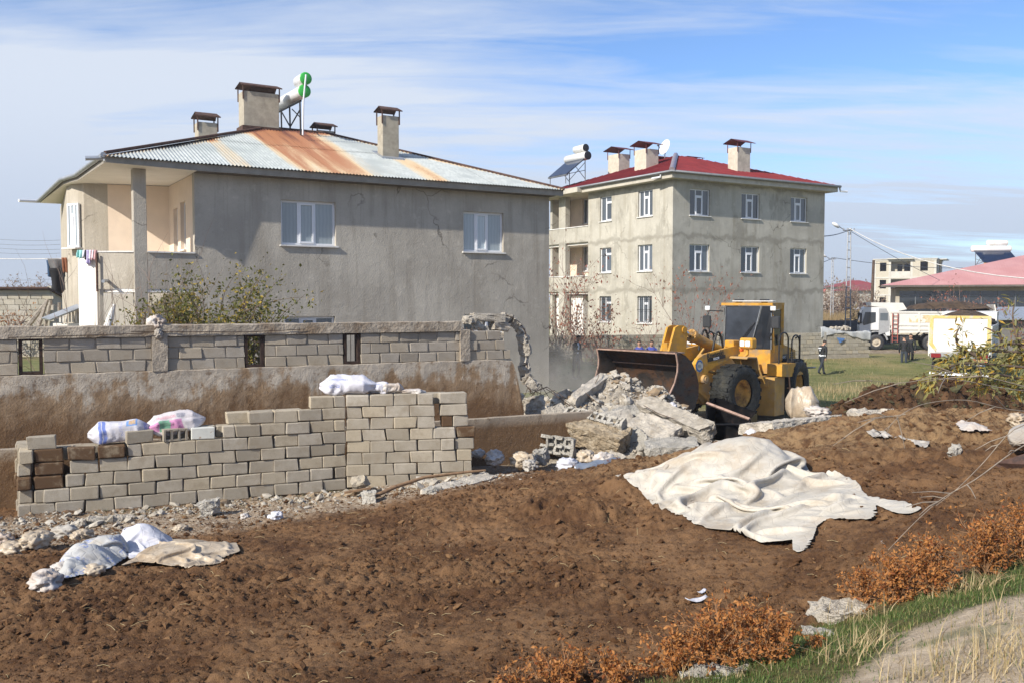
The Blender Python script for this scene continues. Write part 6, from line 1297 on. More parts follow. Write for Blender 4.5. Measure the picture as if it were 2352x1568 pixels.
# ---------------------------------------------------------------- tarpaulins, sacks and rags
from mathutils.geometry import intersect_point_line
def in_poly(px, py, poly):
    inside = np.zeros(px.shape, bool); n = len(poly); j = n - 1
    for i in range(n):
        xi, yi = poly[i]; xj, yj = poly[j]; c = ((yi > py) != (yj > py)) & (px < (xj - xi) * (py - yi) / (yj - yi + 1e-12) + xi); inside ^= c; j = i
    return inside
def d_seg(px, py, a, b):
    ax, ay = a; bx, by = b; L2_ = (bx - ax) ** 2 + (by - ay) ** 2 + 1e-12; t = np.clip(((px - ax) * (bx - ax) + (py - ay) * (by - ay)) / L2_, 0, 1); return np.hypot(px - ax - t * (bx - ax), py - ay - t * (by - ay))
def d_line(px, py, pts):
    d = np.full(px.shape, 1e9)
    for a, b in zip(pts, pts[1:]): d = np.minimum(d, d_seg(px, py, a, b))
    return d
def cloth(name, poly, bumps, folds, mat, label, cat='sheet', st=0.02, wr=0.03, wk=3.0, seed=1, hem=0.0, zf=None, lift=0.012, warp=0.25, edge=0.10, group=None, thick=0.004, slack=0.13, steps=110, prop=0.75):
    """a limp sheet draped over the ground: outline polygon, swellings (x, y, radius, height) and fold lines (points, width, height) in world XY"""
    poly = [tuple(p[:2]) for p in poly]; xs_ = [p[0] for p in poly]; ys_ = [p[1] for p in poly]
    gx = np.arange(min(xs_) - 0.1, max(xs_) + 0.1, st); gy = np.arange(min(ys_) - 0.1, max(ys_) + 0.1, st); X, Y = np.meshgrid(gx, gy, indexing='ij')
    jx = X + 0.03 * fbm(X * 2.5, Y * 2.5, oct=2, seed=seed + 40); jy = Y + 0.03 * fbm(X * 5 + 9, Y * 5, oct=3, seed=seed + 41)
    ins = in_poly(jx, jy, poly); be = d_line(X, Y, poly + [poly[0]])
    if zf is None:
        hx, hy, HZ_ = HF[0], HF[1], HF[2]; st0 = hx[1] - hx[0]
        fi = np.clip((X - hx[0]) / st0, 0, len(hx) - 2); fj = np.clip((Y - hy[0]) / st0, 0, len(hy) - 2); i0 = fi.astype(int); j0 = fj.astype(int); u = fi - i0; v = fj - j0
        G = HZ_[i0, j0] * (1 - u) * (1 - v) + HZ_[i0 + 1, j0] * u * (1 - v) + HZ_[i0, j0 + 1] * (1 - u) * v + HZ_[i0 + 1, j0 + 1] * u * v
        S = ground_z(X, Y) + 0.045; G = np.maximum(G, S) + 0.015
    else: G = zf(X, Y)
    B = np.zeros_like(X)
    for bx, by, r, h in bumps: B = B + h * np.exp(-(((X - bx) ** 2 + (Y - by) ** 2) / r ** 2) ** 1.3)
    e = sstep(0.0, edge, be); Zc = G + lift + B * sstep(0, edge * 2.5, be)
    for pts, w, h in folds:
        d = d_line(X + 0.03 * vnoise(X * 4, Y * 4, seed=seed + 7), Y, pts); Zc = Zc + 0.7 * h * np.exp(-(d / w) ** 2)
    Zc = Zc + 0.10 * (st / 0.03) * fbm(X * 2.2, Y * 2.2, oct=3, seed=seed + 5) * sstep(0, 0.1, be)
    bnd = ins & (be < st * 1.2); pp = np.array(poly); qq = np.roll(pp, -1, 0); bx, by = X[bnd], Y[bnd]; best = np.full(bx.shape, 1e9); nx, ny = bx.copy(), by.copy()
    for a, b in zip(pp, qq):
        dx, dy = b - a; t = np.clip(((bx - a[0]) * dx + (by - a[1]) * dy) / (dx * dx + dy * dy + 1e-12), 0, 1); cx_, cy_ = a[0] + t * dx, a[1] + t * dy; dd = np.hypot(bx - cx_, by - cy_); k = dd < best; best[k] = dd[k]; nx[k] = cx_[k]; ny[k] = cy_[k]
    X0, Y0 = X.copy(), Y.copy(); X[bnd] = nx; Y[bnd] = ny
    gmin = G + (B * sstep(0, edge * 2.5, be)) * prop + lift * 0.5; x0_, y0_ = gx[0], gy[0]; P_ = np.stack([X, Y, np.maximum(Zc, gmin)], -1); V_ = np.zeros_like(P_); sl = 1 + slack * (0.6 + 0.8 * sstep(-0.3, 0.3, fbm(X0 * 0.9, Y0 * 0.9, oct=2, seed=seed + 12))) * sstep(0.0, edge * 2, be)
    C = []   # cloth constraints by grid direction, split so that no two share a node
    for di, dj, k_ in ((1, 0, 1.0), (0, 1, 1.0), (1, 1, 0.5), (1, -1, 0.5), (2, 0, 0.28), (0, 2, 0.28)):
        a = [slice(0, X.shape[0] - di), slice(max(0, -dj), X.shape[1] - max(0, dj))]; I, Jj = np.mgrid[a[0], a[1]]; I2, J2 = I + di, Jj + dj; ok = ins[I, Jj] & ins[I2, J2]; I, Jj, I2, J2 = I[ok], Jj[ok], I2[ok], J2[ok]
        par = ((I // di) % 2) if di else ((Jj // dj) % 2)
        for q in (0, 1):
            k = par == q; r0 = np.hypot(X[I[k], Jj[k]] - X[I2[k], J2[k]], Y[I[k], Jj[k]] - Y[I2[k], J2[k]]); C.append((I[k], Jj[k], I2[k], J2[k], r0 * (sl[I[k], Jj[k]] if di + abs(dj) < 3 else sl[I[k], Jj[k]] * 0.985), k_))
    for it in range(steps):
        V_[..., 2] -= 9.8 * 0.012; old = P_.copy(); P_ = P_ + V_ * 0.012
        for _ in range(5):
            for I, Jj, I2, J2, r0, k_ in C:
                d = P_[I2, J2] - P_[I, Jj]; L_ = np.sqrt((d * d).sum(-1)) + 1e-9; c = (d * ((L_ - r0) / L_ * 0.5 * k_)[:, None]); P_[I, Jj] += c; P_[I2, J2] -= c
        P_[bnd, :2] += (np.stack([X, Y], -1)[bnd] - P_[bnd, :2]) * 0.8
        ii = np.clip(((P_[..., 0] - x0_) / st + 0.5).astype(int), 0, X.shape[0] - 1); jj = np.clip(((P_[..., 1] - y0_) / st + 0.5).astype(int), 0, X.shape[1] - 1); g = gmin[ii, jj]; hitg = P_[..., 2] < g; P_[..., 2] = np.maximum(P_[..., 2], g)
        V_ = (P_ - old) / 0.012 * 0.90; V_[hitg] *= 0.35
    f = gridfaces(*X.shape); keep = ins.ravel()[f].all(1); f = f[keep]; us = np.unique(f); mp_ = -np.ones(X.size, int); mp_[us] = np.arange(len(us))
    me = npmesh(name, P_.reshape(-1, 3)[us], mp_[f]); o = addobj(name, me, None, mat); s = o.modifiers.new('thick', 'SOLIDIFY'); s.thickness = thick; s = o.modifiers.new('sub', 'SUBSURF'); s.levels = s.render_levels = 1
    setup(o, label, cat, group); return o
def cloth_mat(name, c1, c2, dirt, dk=0.6, weave=True, rough=0.65, creases=0.25, trans=0.0, ink=None):
    t = NT(name); n = t.noise(2.0, 6, 0.65); f = t.noise(9, 6, 0.7)
    c = t.mix(t.rmap(t.noise(3.5, 4), 0.35, 0.65), c1, c2); c = t.mix(t.m('MULTIPLY', t.rmap(n, 0.46, 0.68), dk), c, dirt); c = t.mix(t.m('MULTIPLY', t.rmap(f, 0.58, 0.72), dk * 0.6), c, dirt)
    if ink: c = t.mix(t.m('MULTIPLY', t.m('MULTIPLY', t.rmap(t.noise(5.5, 1, loc=(2, 5, 1)), 0.52, 0.56), t.rmap(t.noise(34, 2, stretch=(1, 1, 1.6)), 0.50, 0.56)), 0.7), c, ink)
    cr = t.voro(7.0, 'DISTANCE_TO_EDGE'); c = t.mix(t.m('MULTIPLY', t.rmap(cr, 0.035, 0.0), creases), c, tuple(x * 0.55 for x in dirt[:3]) + (1,))
    h = t.m('ADD', t.m('MULTIPLY', t.noise(16, 5, 0.65, dist=0.8), 0.8), t.m('MULTIPLY', t.rmap(cr, 0.0, 0.06), 0.4)); t.bump(h, 0.4, 0.015)
    if trans: t.p.inputs['Subsurface Weight'].default_value = 0.0
    return t.done(c, rough, 0, 0.35)
TARP = cloth_mat('woven_white_tarp', (0.45, 0.415, 0.35, 1), (0.52, 0.48, 0.41, 1), (0.34, 0.265, 0.18, 1), 0.6, creases=0.16)
PLAST = cloth_mat('clear_plastic', (0.42, 0.34, 0.245, 1), (0.50, 0.42, 0.315, 1), (0.30, 0.215, 0.13, 1), 0.7, rough=0.35)
RAGW = cloth_mat('soiled_white_rag', (0.50, 0.455, 0.41, 1), (0.57, 0.53, 0.49, 1), (0.34, 0.24, 0.165, 1), 0.75)
BAGW = cloth_mat('bluish_white_bag', (0.52, 0.52, 0.56, 1), (0.58, 0.58, 0.62, 1), (0.42, 0.37, 0.33, 1), 0.45, creases=0.15)
GREYR = cloth_mat('grey_rag', (0.36, 0.33, 0.29, 1), (0.45, 0.42, 0.37, 1), (0.26, 0.20, 0.14, 1), 0.5)
def t5(zx, zy): return 1378 + zx * .3418, 918.7 + zy * .3418
def g5(zx, zy, dz=0.0): return hit(*t5(zx, zy), dz)
def u5(zx, zy, d): return W(*t5(zx, zy), d)
out = [g5(80, 505), u5(200, 440, 12.7), u5(345, 372, 13.0), u5(470, 400, 12.9), u5(560, 410, 13.0), u5(640, 380, 13.0), u5(760, 330, 12.9), u5(880, 300, 12.8), u5(1060, 310, 12.7), u5(1250, 375, 12.3), u5(1380, 460, 11.9), g5(1435, 545), g5(1560, 540), g5(1690, 543), g5(1745, 600), g5(1800, 655), g5(1860, 655), g5(1920, 685), g5(2050, 690), g5(2110, 725), g5(2168, 718), g5(2150, 752), g5(2040, 778), g5(1930, 765), g5(1850, 715), g5(1875, 795), g5(1830, 835), g5(1690, 828), g5(1560, 815), g5(1500, 860), g5(1460, 890), g5(1400, 1005), g5(1335, 1045), g5(1295, 1032), g5(1290, 992), g5(1080, 990), g5(880, 905), g5(720, 868), g5(560, 800), g5(430, 735), g5(280, 635), g5(180, 560)]
def XY(p): return (float(p[0]), float(p[1]))
cA_ = [XY(u5(900, 420, 12.2)), XY(u5(1080, 470, 11.9)), XY(u5(700, 520, 11.9)), XY(u5(1250, 600, 11.4)), XY(u5(420, 500, 12.2)), XY(u5(950, 700, 11.1))]
bumps = [(cA_[0][0], cA_[0][1], 0.70, 0.46), (cA_[1][0], cA_[1][1], 0.5, 0.12), (cA_[2][0], cA_[2][1], 0.65, 0.16), (cA_[3][0], cA_[3][1], 0.45, 0.08), (cA_[4][0], cA_[4][1], 0.45, 0.06), (cA_[5][0], cA_[5][1], 0.55, 0.08)]
def L5(*pp): return [XY(u5(x, y, d)) for x, y, d in pp]
folds = [(L5((1030, 300, 12.6), (1140, 380, 12.2), (1200, 480, 11.9), (1330, 580, 11.5), (1430, 680, 11.0), (1530, 790, 10.5)), 0.10, 0.16), (L5((1160, 480, 11.8), (1150, 600, 11.4), (1090, 740, 10.9)), 0.08, 0.12), (L5((1090, 740, 10.9), (1180, 700, 11.0), (1200, 620, 11.3)), 0.06, 0.08),
         (L5((120, 500, 12.4), (330, 620, 11.7), (540, 730, 11.2), (760, 790, 10.8), (950, 860, 10.5), (1200, 940, 10.1)), 0.09, 0.10), (L5((560, 420, 12.6), (700, 440, 12.4), (880, 360, 12.5), (1000, 420, 12.2)), 0.08, 0.12), (L5((980, 430, 12.1), (1060, 400, 12.2), (1150, 400, 12.1)), 0.07, 0.16),
         (L5((1000, 730, 10.9), (1060, 790, 10.7), (1180, 770, 10.8)), 0.07, 0.10), (L5((1320, 760, 10.7), (1400, 700, 10.9), (1460, 760, 10.6)), 0.06, 0.09), (L5((400, 480, 12.2), (560, 520, 12.0), (740, 470, 12.1)), 0.08, 0.06), (L5((1420, 560, 11.4), (1520, 690, 10.9), (1560, 800, 10.5)), 0.07, 0.10), (L5((1550, 740, 10.7), (1700, 790, 10.5), (1820, 760, 10.6)), 0.05, 0.06),
         (L5((620, 620, 11.5), (760, 640, 11.4), (860, 720, 11.1)), 0.07, 0.05), (L5((350, 380, 12.9), (380, 440, 12.6), (520, 480, 12.4)), 0.06, 0.07)]
cloth('tarpaulin', out, bumps, folds, TARP, 'huge crumpled off-white woven tarpaulin thrown over the manure', 'tarpaulin', st=0.032, seed=3, edge=0.14, slack=0.25, steps=180)
def z3(zx, zy): return zx * .5527 * .5742, (1900 + zy * .5527) * .5742
def g3(zx, zy, dz=0.0): return hit(*z3(zx, zy), dz)
pl_ = [g3(*p) for p in ((1010, 600), (850, 675), (990, 660), (1150, 665), (1370, 705), (1630, 655), (1600, 610), (1740, 570), (1710, 515), (1560, 530), (1420, 500), (1290, 480), (1060, 470))]
c_ = np.mean([p for p in pl_], 0); cloth('plastic_sheet', pl_, [(c_[0] - 0.1, c_[1], 0.4, 0.12), (c_[0] + 0.35, c_[1] + 0.1, 0.25, 0.06)], [([XY(g3(1080, 500)), XY(g3(1200, 560)), XY(g3(1420, 610))], 0.07, 0.10), ([XY(g3(1150, 640)), XY(g3(1350, 670)), XY(g3(1600, 640))], 0.06, 0.07)], PLAST, 'yellowish translucent plastic sheet crumpled beside the sacks in the foreground', 'plastic sheet', st=0.022, seed=11, edge=0.06, slack=0.2)
def sack_mesh(L_, w, h, seed, nu=46, nv=30, tie=(0.25, 0.35), sag=0.0, wrk=0.03):
    u = np.linspace(0, 1, nu); v = np.linspace(0, 2 * np.pi, nv, endpoint=False); Uu, Vv = np.meshgrid(u, v, indexing='ij')
    prof = np.minimum(1, np.minimum((Uu / 0.20 + 0.10) ** 0.5, ((1 - Uu) / 0.24 + 0.06) ** 0.6)); prof = prof * (1 + 0.08 * np.sin(Uu * 6 + seed))
    end = np.maximum(sstep(0.22, 0.0, Uu), sstep(0.78, 1.0, Uu))
    lum = 0.24 * vnoise(Uu * 3.1 + seed, np.cos(Vv) * 1.3, np.sin(Vv) * 1.3, seed=seed + 8); fold_ = 0.075 * (1 - np.abs(vnoise(Uu * 7 + 2 * np.cos(Vv) + seed, np.sin(Vv) * 2.2, Vv * 0 + seed, seed=seed + 9)) * 3)
    r = prof * (1 + lum + fold_ + wrk * 2.2 * fbm(Uu * 4 + seed, np.cos(Vv) * 1.5, np.sin(Vv) * 1.5, oct=4, seed=seed) + end * 0.16 * (1 - np.abs(vnoise(np.cos(Vv) * 4 + seed, np.sin(Vv) * 4, Uu * 2, seed=seed + 2)) * 2))
    yy = np.cos(Vv); zz = np.sin(Vv); yy = np.sign(yy) * np.abs(yy) ** 0.8; zz = np.where(zz < 0, -np.abs(zz) ** 0.55, np.abs(zz) ** (0.9 + 0.5 * end)); zz = zz * (1 - 0.35 * end * (zz > 0))
    X = (Uu - 0.5) * L_ + 0.02 * vnoise(Vv * 3, Uu * 3, seed=seed); Y = yy * r * w / 2; Zz = (zz * r + 0.0) * h / 2 + h / 2 - sag * (2 * Uu - 1) ** 2
    vtx = np.stack([X, Y, Zz], -1).reshape(-1, 3); i = np.arange(nu - 1)[:, None] * nv; j = np.arange(nv)[None]; jn = (j + 1) % nv
    f = np.stack([i + j, i + jn, i + nv + jn, i + nv + j], -1).reshape(-1, 4); c0 = len(vtx); vtx = np.r_[vtx, [[-L_ / 2 - 0.01, 0, h * 0.45]], [[L_ / 2 + 0.01, 0, h * 0.45]]]
    tri0 = np.stack([np.full(nv, c0), (np.arange(nv) + 1) % nv, np.arange(nv), np.arange(nv)], -1); tri0 = tri0[:, :3]; e = (nu - 1) * nv; tri1 = np.stack([np.full(nv, c0 + 1), e + np.arange(nv), e + (np.arange(nv) + 1) % nv], -1)
    me = bpy.data.meshes.new('sack'); me.from_pydata([tuple(p) for p in vtx], [], [tuple(q) for q in f] + [tuple(q) for q in tri0] + [tuple(q) for q in tri1]); me.polygons.foreach_set('use_smooth', [True] * len(me.polygons))
    uv = np.stack([np.r_[Uu.ravel(), 0, 1], np.r_[(Vv / (2 * np.pi)).ravel(), .25, .25], np.zeros(len(vtx))], -1); a = me.attributes.new('suv', 'FLOAT_VECTOR', 'POINT'); a.data.foreach_set('vector', uv.astype(np.float32).ravel()); return me
def sack_mat(name, base, marks, dirt=(0.5, 0.44, 0.36, 1), dk=0.35):
    """printed woven sack: marks are (u0, u1, v0, v1, colour, fill) in sack coordinates; fill < 1 breaks the patch up like lettering"""
    t = NT(name); at = t.N.new('ShaderNodeAttribute'); at.attribute_name = 'suv'; sx = t.N.new('ShaderNodeSeparateXYZ'); t.L.new(at.outputs['Vector'], sx.inputs[0]); u, v = sx.outputs[0], sx.outputs[1]
    c = t.mix(t.rmap(t.noise(4, 5), 0.3, 0.7), base, tuple(min(1, x * 1.12) for x in base[:3]) + (1,))
    for u0, u1, v0, v1, col, fill in marks:
        v0, v1 = .27 + (v0 - .5) * .68, .27 + (v1 - .5) * .68
        k = t.m('MULTIPLY', t.m('MULTIPLY', t.rmap(u, u0 - .004, u0 + .004), t.rmap(u, u1 + .004, u1 - .004)), t.m('MULTIPLY', t.rmap(v, v0 - .004, v0 + .004), t.rmap(v, v1 + .004, v1 - .004)))
        if fill < 1:
            br = t.N.new('ShaderNodeTexBrick'); br.inputs['Scale'].default_value = 1.0; br.inputs['Mortar Size'].default_value = 0.008; br.inputs['Brick Width'].default_value = 0.024; br.inputs['Row Height'].default_value = 0.035; t.L.new(at.outputs['Vector'], br.inputs['Vector'])
            k = t.m('MULTIPLY', k, t.rmap(t.noise(95, 2, 0.5, vec=at.outputs['Vector']), 0.62 - fill * 0.3, 0.66 - fill * 0.3))
        c = t.mix(t.m('MULTIPLY', k, 0.85), c, col)
    c = t.mix(t.m('MULTIPLY', t.rmap(t.noise(5, 6, 0.65), 0.5, 0.72), dk), c, dirt); t.bump(t.m('ADD', t.noise(14, 5, 0.65, dist=0.7), t.m('MULTIPLY', t.noise(120, 2), 0.1)), 0.45, 0.02); return t.done(c, 0.6, 0, 0.3)
def sack(name, p0, p1, w, h, mat, label, seed=1, roll=0.0, group='sacks lying about', cat='sack', wrk=0.03, z=None):
    p0 = np.array(p0, float); p1 = np.array(p1, float); L_ = float(np.linalg.norm(p1 - p0)); me = sack_mesh(L_, w, h, seed, wrk=wrk); me.materials.append(mat); o = addobj(name, me); M_ = orient(p0, p1, roll); o.matrix_world = M_; setup(o, label, cat, group); return o
BL = (0.09, 0.16, 0.50, 1); PK = (0.50, 0.16, 0.36, 1); GN = (0.10, 0.36, 0.20, 1); OR = (0.55, 0.33, 0.08, 1); SB = (0.10, 0.26, 0.58, 1)
SK1 = sack_mat('blue_print_sack', (0.53, 0.52, 0.56, 1), [(0.17, 0.22, 0.50, 1.0, BL, 0.9), (0.235, 0.29, 0.50, 1.0, BL, 1.0), (0.62, 0.80, 0.56, 0.74, SB, 1.0), (0.66, 0.77, 0.59, 0.71, OR, 0.75), (0.90, 0.95, 0.55, 0.9, BL, 0.6), (0.5, 0.56, 0.58, 0.9, BL, 0.25)])
SK2 = sack_mat('pink_print_sack', (0.54, 0.50, 0.50, 1), [(0.05, 0.60, 0.72, 0.93, PK, 0.95), (0.22, 0.40, 0.70, 0.94, GN, 1.0), (0.12, 0.5, 0.58, 0.66, (0.6, 0.25, 0.3, 1), 0.5), (0.52, 0.66, 0.56, 0.66, (0.25, 0.25, 0.3, 1), 0.7)])
SK3 = sack_mat('grey_print_sack', (0.44, 0.43, 0.40, 1), [(0.05, 0.9, 0.55, 0.72, BL, 0.42), (0.1, 0.5, 0.78, 0.95, BL, 0.3)], dk=0.6)
SK4 = sack_mat('white_sack', (0.55, 0.54, 0.58, 1), [(0.1, 0.5, 0.62, 0.68, BL, 0.45), (0.15, 0.35, 0.8, 0.86, BL, 0.4)], dk=0.2)
zt5 = ZB + 5 * RH
def wp(px, py, zz_, back): q = onplane(px, py, J, NV); s = float((q - J) @ NU); r = J + NU * s + NV * back; return np.array([r[0], r[1], zz_])
sack('sack', wp(205, 1000, zt5 - 0.02, 0.30), wp(350, 965, zt5 + 0.05, 0.26), 0.40, 0.34, SK1, 'white sack with blue bands and a blue yellow picture on the wall', 2)
sack('sack', wp(338, 970, zt5 + 0.06, 0.28), wp(478, 955, zt5 + 0.16, 0.30), 0.36, 0.30, SK2, 'white sack with pink band and green patch lying on the wall', 5)
ztR = ZB + 0.03 + 0.197 * 8
def wr_(px, dz, back): q = onplane(px, 900, J, Rn); s = float((q - J) @ Rr); r = J + Rr * s + Rn * back; return np.array([r[0], r[1], ztR + dz])
sack('sack', wr_(735, 0.0, 0.32), wr_(868, 0.0, 0.26), 0.46, 0.30, SK4, 'bright white sack slumped on the highest part of the wall', 7, wrk=0.07); sack('sack', wr_(840, 0.0, 0.30), wr_(905, -0.01, 0.26), 0.28, 0.20, SK4, 'small folded white bag on the wall between the white sack and roll', 8, wrk=0.1)
sack('cloth_roll', wr_(878, 0.0, 0.22), wr_(928, 0.0, 0.24), 0.22, 0.18, RAGW, 'rolled pinkish white cloth on top of the wall', 9, wrk=0.06); sack('rag', wr_(922, -0.01, 0.22), wr_(980, -0.02, 0.22), 0.22, 0.08, RAGW, 'flat brown stained rag at the right end of the wall top', 10, wrk=0.1, cat='rag')
def on_g(px, py, dz=0.0): p = hit(px, py); return np.array([p[0], p[1], p[2] + dz])
def bag(pts, cs, mat, label, seed, slack=0.26, name='sack'): return cloth(name, [on_g(*p) for p in pts], [(*XY(on_g(x, y)), r, h) for x, y, r, h in cs], [], mat, label, 'sack', st=0.022, seed=seed, edge=0.05, slack=slack, group='sacks lying about', steps=120, prop=0.85, thick=0.006)
bag(((118, 1322), (150, 1290), (185, 1262), (228, 1240), (272, 1240), (300, 1262), (292, 1290), (255, 1310), (205, 1325), (165, 1338), (135, 1338)), ((195, 1298, .26, .26), (245, 1275, .24, .26), (155, 1318, .16, .16)), cloth_mat('faded_sack', (0.40, 0.40, 0.385, 1), (0.48, 0.475, 0.455, 1), (0.36, 0.31, 0.24, 1), 0.6, ink=(0.10, 0.17, 0.42, 1)), 'dirty sack with faded blue lettering spilling rags in the left foreground', 12)
bag(((262, 1245), (290, 1222), (330, 1222), (405, 1250), (390, 1262), (335, 1280), (298, 1295), (280, 1270)), ((310, 1250, .24, .24), (350, 1252, .2, .16)), BAGW, 'bluish white bag lying behind the dirty sack', 13)
def rag(px, py, r, mat, label, seed, flat=0.6, name='rag', p=None, group='rags in the rubble'):
    bm = bmesh.new(); bmesh.ops.create_icosphere(bm, subdivisions=4, radius=1.0); co = np.array([v.co[:] for v in bm.verts])
    wv = co + 0.35 * np.stack([fbm(co[:, 0] * 1.5 + seed, co[:, 1] * 1.5, co[:, 2] * 1.5, oct=2, seed=seed + i) for i in range(3)], -1)
    n1_ = 1 - np.abs(vnoise(wv[:, 0] * 2.2 + seed, wv[:, 1] * 2.2, wv[:, 2] * 2.2, seed=seed)) * 2; n2_ = 1 - np.abs(vnoise(wv[:, 0] * 5 + seed, wv[:, 1] * 5, wv[:, 2] * 5, seed=seed + 1)) * 2
    k = 0.75 + 0.30 * n1_ + 0.14 * n2_ + 0.25 * fbm(co[:, 0] * 1.2 + 3 * seed, co[:, 1] * 1.2, co[:, 2], oct=2, seed=seed + 4); co = co * k[:, None] * np.array([r, r * 0.8, r * flat])
    for v, q in zip(bm.verts, co): v.co = q
    me = bpy.data.meshes.new(name); bm.to_mesh(me); bm.free(); me.polygons.foreach_set('use_smooth', [True] * len(me.polygons)); o = addobj(name, me, None, mat)
    if p is None: p = on_g(px, py)
    o.location = (p[0], p[1], p[2] + r * flat * 0.45); o.rotation_euler = (0, 0, seed * 1.7); setup(o, label, 'rag', group); return o
rag(105, 1348, 0.20, RAGW, 'bunch of white rags spilt at the mouth of the dirty sack', 3); rag(145, 1322, 0.13, RAGW, 'knotted end of the dirty sack beside the white rags', 4); rag(215, 1318, 0.12, PLAST, 'cream rag spilling from the side of the dirty sack', 6)
rag(30, 1270, 0.20, PLAST, 'tan plastic bag at the left edge of the picture', 7, 0.5); rag(85, 1250, 0.20, PLAST, 'crumpled tan bag near the lower left corner of the wall', 8, 0.6); rag(150, 1232, 0.22, GREYR, 'grey plastic bag at the foot of the wall left end', 9, 0.5); rag(190, 1235, 0.16, PLAST, 'cream bag right of the grey plastic bag', 10, 0.5); rag(3, 1248, 0.16, RAGW, 'white rag cut by the left edge of the picture', 11, 0.6)
rag(414, 1216, 0.14, PLAST, 'flat cream cloth scrap behind the bluish bag', 12, 0.3); rag(634, 1192, 0.10, BAGW, 'little bluish rag lying on the manure below the wall', 13, 0.7); rag(562, 1190, 0.09, RAGW, 'white lump left of the little bluish rag', 14, 0.6)
for i, (x, y, d, r, mt, lb) in enumerate([(1100, 1035, 17.0, .13, RAGW, 'pink stained rag at the end of the block wall'), (1135, 1046, 16.9, .22, RAGW, 'pile of pinkish white rags near the trough wall'), (1200, 1050, 16.8, .24, PLAST, 'tan and white bundle of rags below the hollow block'), (1218, 1062, 16.4, .18, GREYR, 'dark grey rag in front of the tan bundle'), (1305, 1062, 15.9, .22, BAGW, 'white printed bag left of the metal strip'), (1345, 1045, 16.6, .22, PLAST, 'cream rag bundle under the brown slab'), (1385, 1050, 16.4, .20, RAGW, 'white and red striped rag right of the cream bundle'), (1544, 1005 - 80, 20.3, .12, BAGW, 'small white bag between the bucket and the long beam'), (1728, 990, 16.8, .16, BAGW, 'pale lilac rag hanging from the black trough corner')]):
    rag(x, y, r, mt, lb, 20 + i, 0.65, p=W(x, y + 6, d) - np.array([0, 0, r * 0.3]))
cloth('flat_sack', [on_g(*p) for p in ((1988, 1000), (2030, 998), (2075, 1008), (2105, 1018), (2136, 1022), (2130, 1030), (2085, 1026), (2050, 1014), (2010, 1010))], [], [], GREYR, 'narrow muddy strip of torn sack on the brown heap', 'sack', st=0.02, seed=21, edge=0.04, lift=0.05, steps=60)
cloth('flat_sack', [on_g(*p) for p in ((2193, 982), (2230, 976), (2262, 984), (2284, 1004), (2250, 1008), (2222, 1006), (2205, 994))], [(float(on_g(2240, 992)[0]), float(on_g(2240, 992)[1]), 0.25, 0.07)], [], RAGW, 'flat lens shaped sack with a red mark on the brown heap', 'sack', st=0.02, seed=22, edge=0.05, lift=0.06, steps=60)
sack('sack', W(2335, 1018, 10.6) - [0, 0, 0.10], W(2420, 985, 11.4) - [0, 0, 0.05], 0.34, 0.22, GREYR, 'grey sack at the right edge behind the bare twigs', 31, wrk=0.08); rag(2338, 968, 0.16, PLAST, 'beige bundle on top of the grey sack at the right edge', 41, p=W(2338, 972, 11.9))
sack('sack', W(1805, 948, 19.2) - [0, 0, 0.1], W(1880, 950, 19.0) - [0, 0, 0.1], 0.55, 0.62, PLAST, 'big upright beige sack right of the loader wheel', 33, wrk=0.10); rag(1880, 945, 0.26, RAGW, 'white torn cloth beside the big beige sack', 42, 0.5, p=W(1878, 952, 18.6))
# rag bundle hanging over the pen wall
sk = np.array(on_p(sP(362), 0, 0.13)); rag(0, 0, 0.20, RAGW, 'dirty white rag bundle caught on top of the pen wall post', 51, 0.75, p=np.array([sk[0], sk[1], 3.30])); rag(0, 0, 0.08, GREYR, 'brown rag hanging in front of the pen wall post', 52, 1.2, p=np.array([sk[0] + 0.10, sk[1] - 0.17, 3.14]))
# paper and plastic scraps on the manure
for i, (x, y, w_, lb, mt) in enumerate([(1600, 1385, .10, 'curled white plastic scrap left of the dry bush', BAGW), (1612, 1362, .06, 'lilac plastic shred above the curled white scrap', BAGW), (2027, 1253, .04, 'small white paper bit right of the tarpaulin', RAGW), (2165, 1282, .07, 'white scrap caught in the dry brown bush', RAGW), (1868, 1215, .05, 'cream flake by the right corner of the tarpaulin', PLAST)]):
    p = hit(x, y); n_ = 9; gx, gy = np.meshgrid(np.linspace(-1, 1, n_), np.linspace(-1, 1, n_), indexing='ij'); zz_ = 0.5 * gx ** 2 + 0.3 * fbm(gx * 1.5 + i, gy * 1.5, seed=i) + 0.3
    me = npmesh('paper_scrap', np.stack([gx * w_, gy * w_ * (0.45 - 0.25 * np.abs(gx)), zz_ * w_ * 0.5], -1).reshape(-1, 3), gridfaces(n_, n_)); o = addobj('paper_scrap', me, None, mt); o.location = p; o.rotation_euler = (0, 0, 0.35 + 0.5 * i); o.modifiers.new('thick', 'SOLIDIFY').thickness = 0.003; setup(o, lb, 'litter', 'litter on the manure')
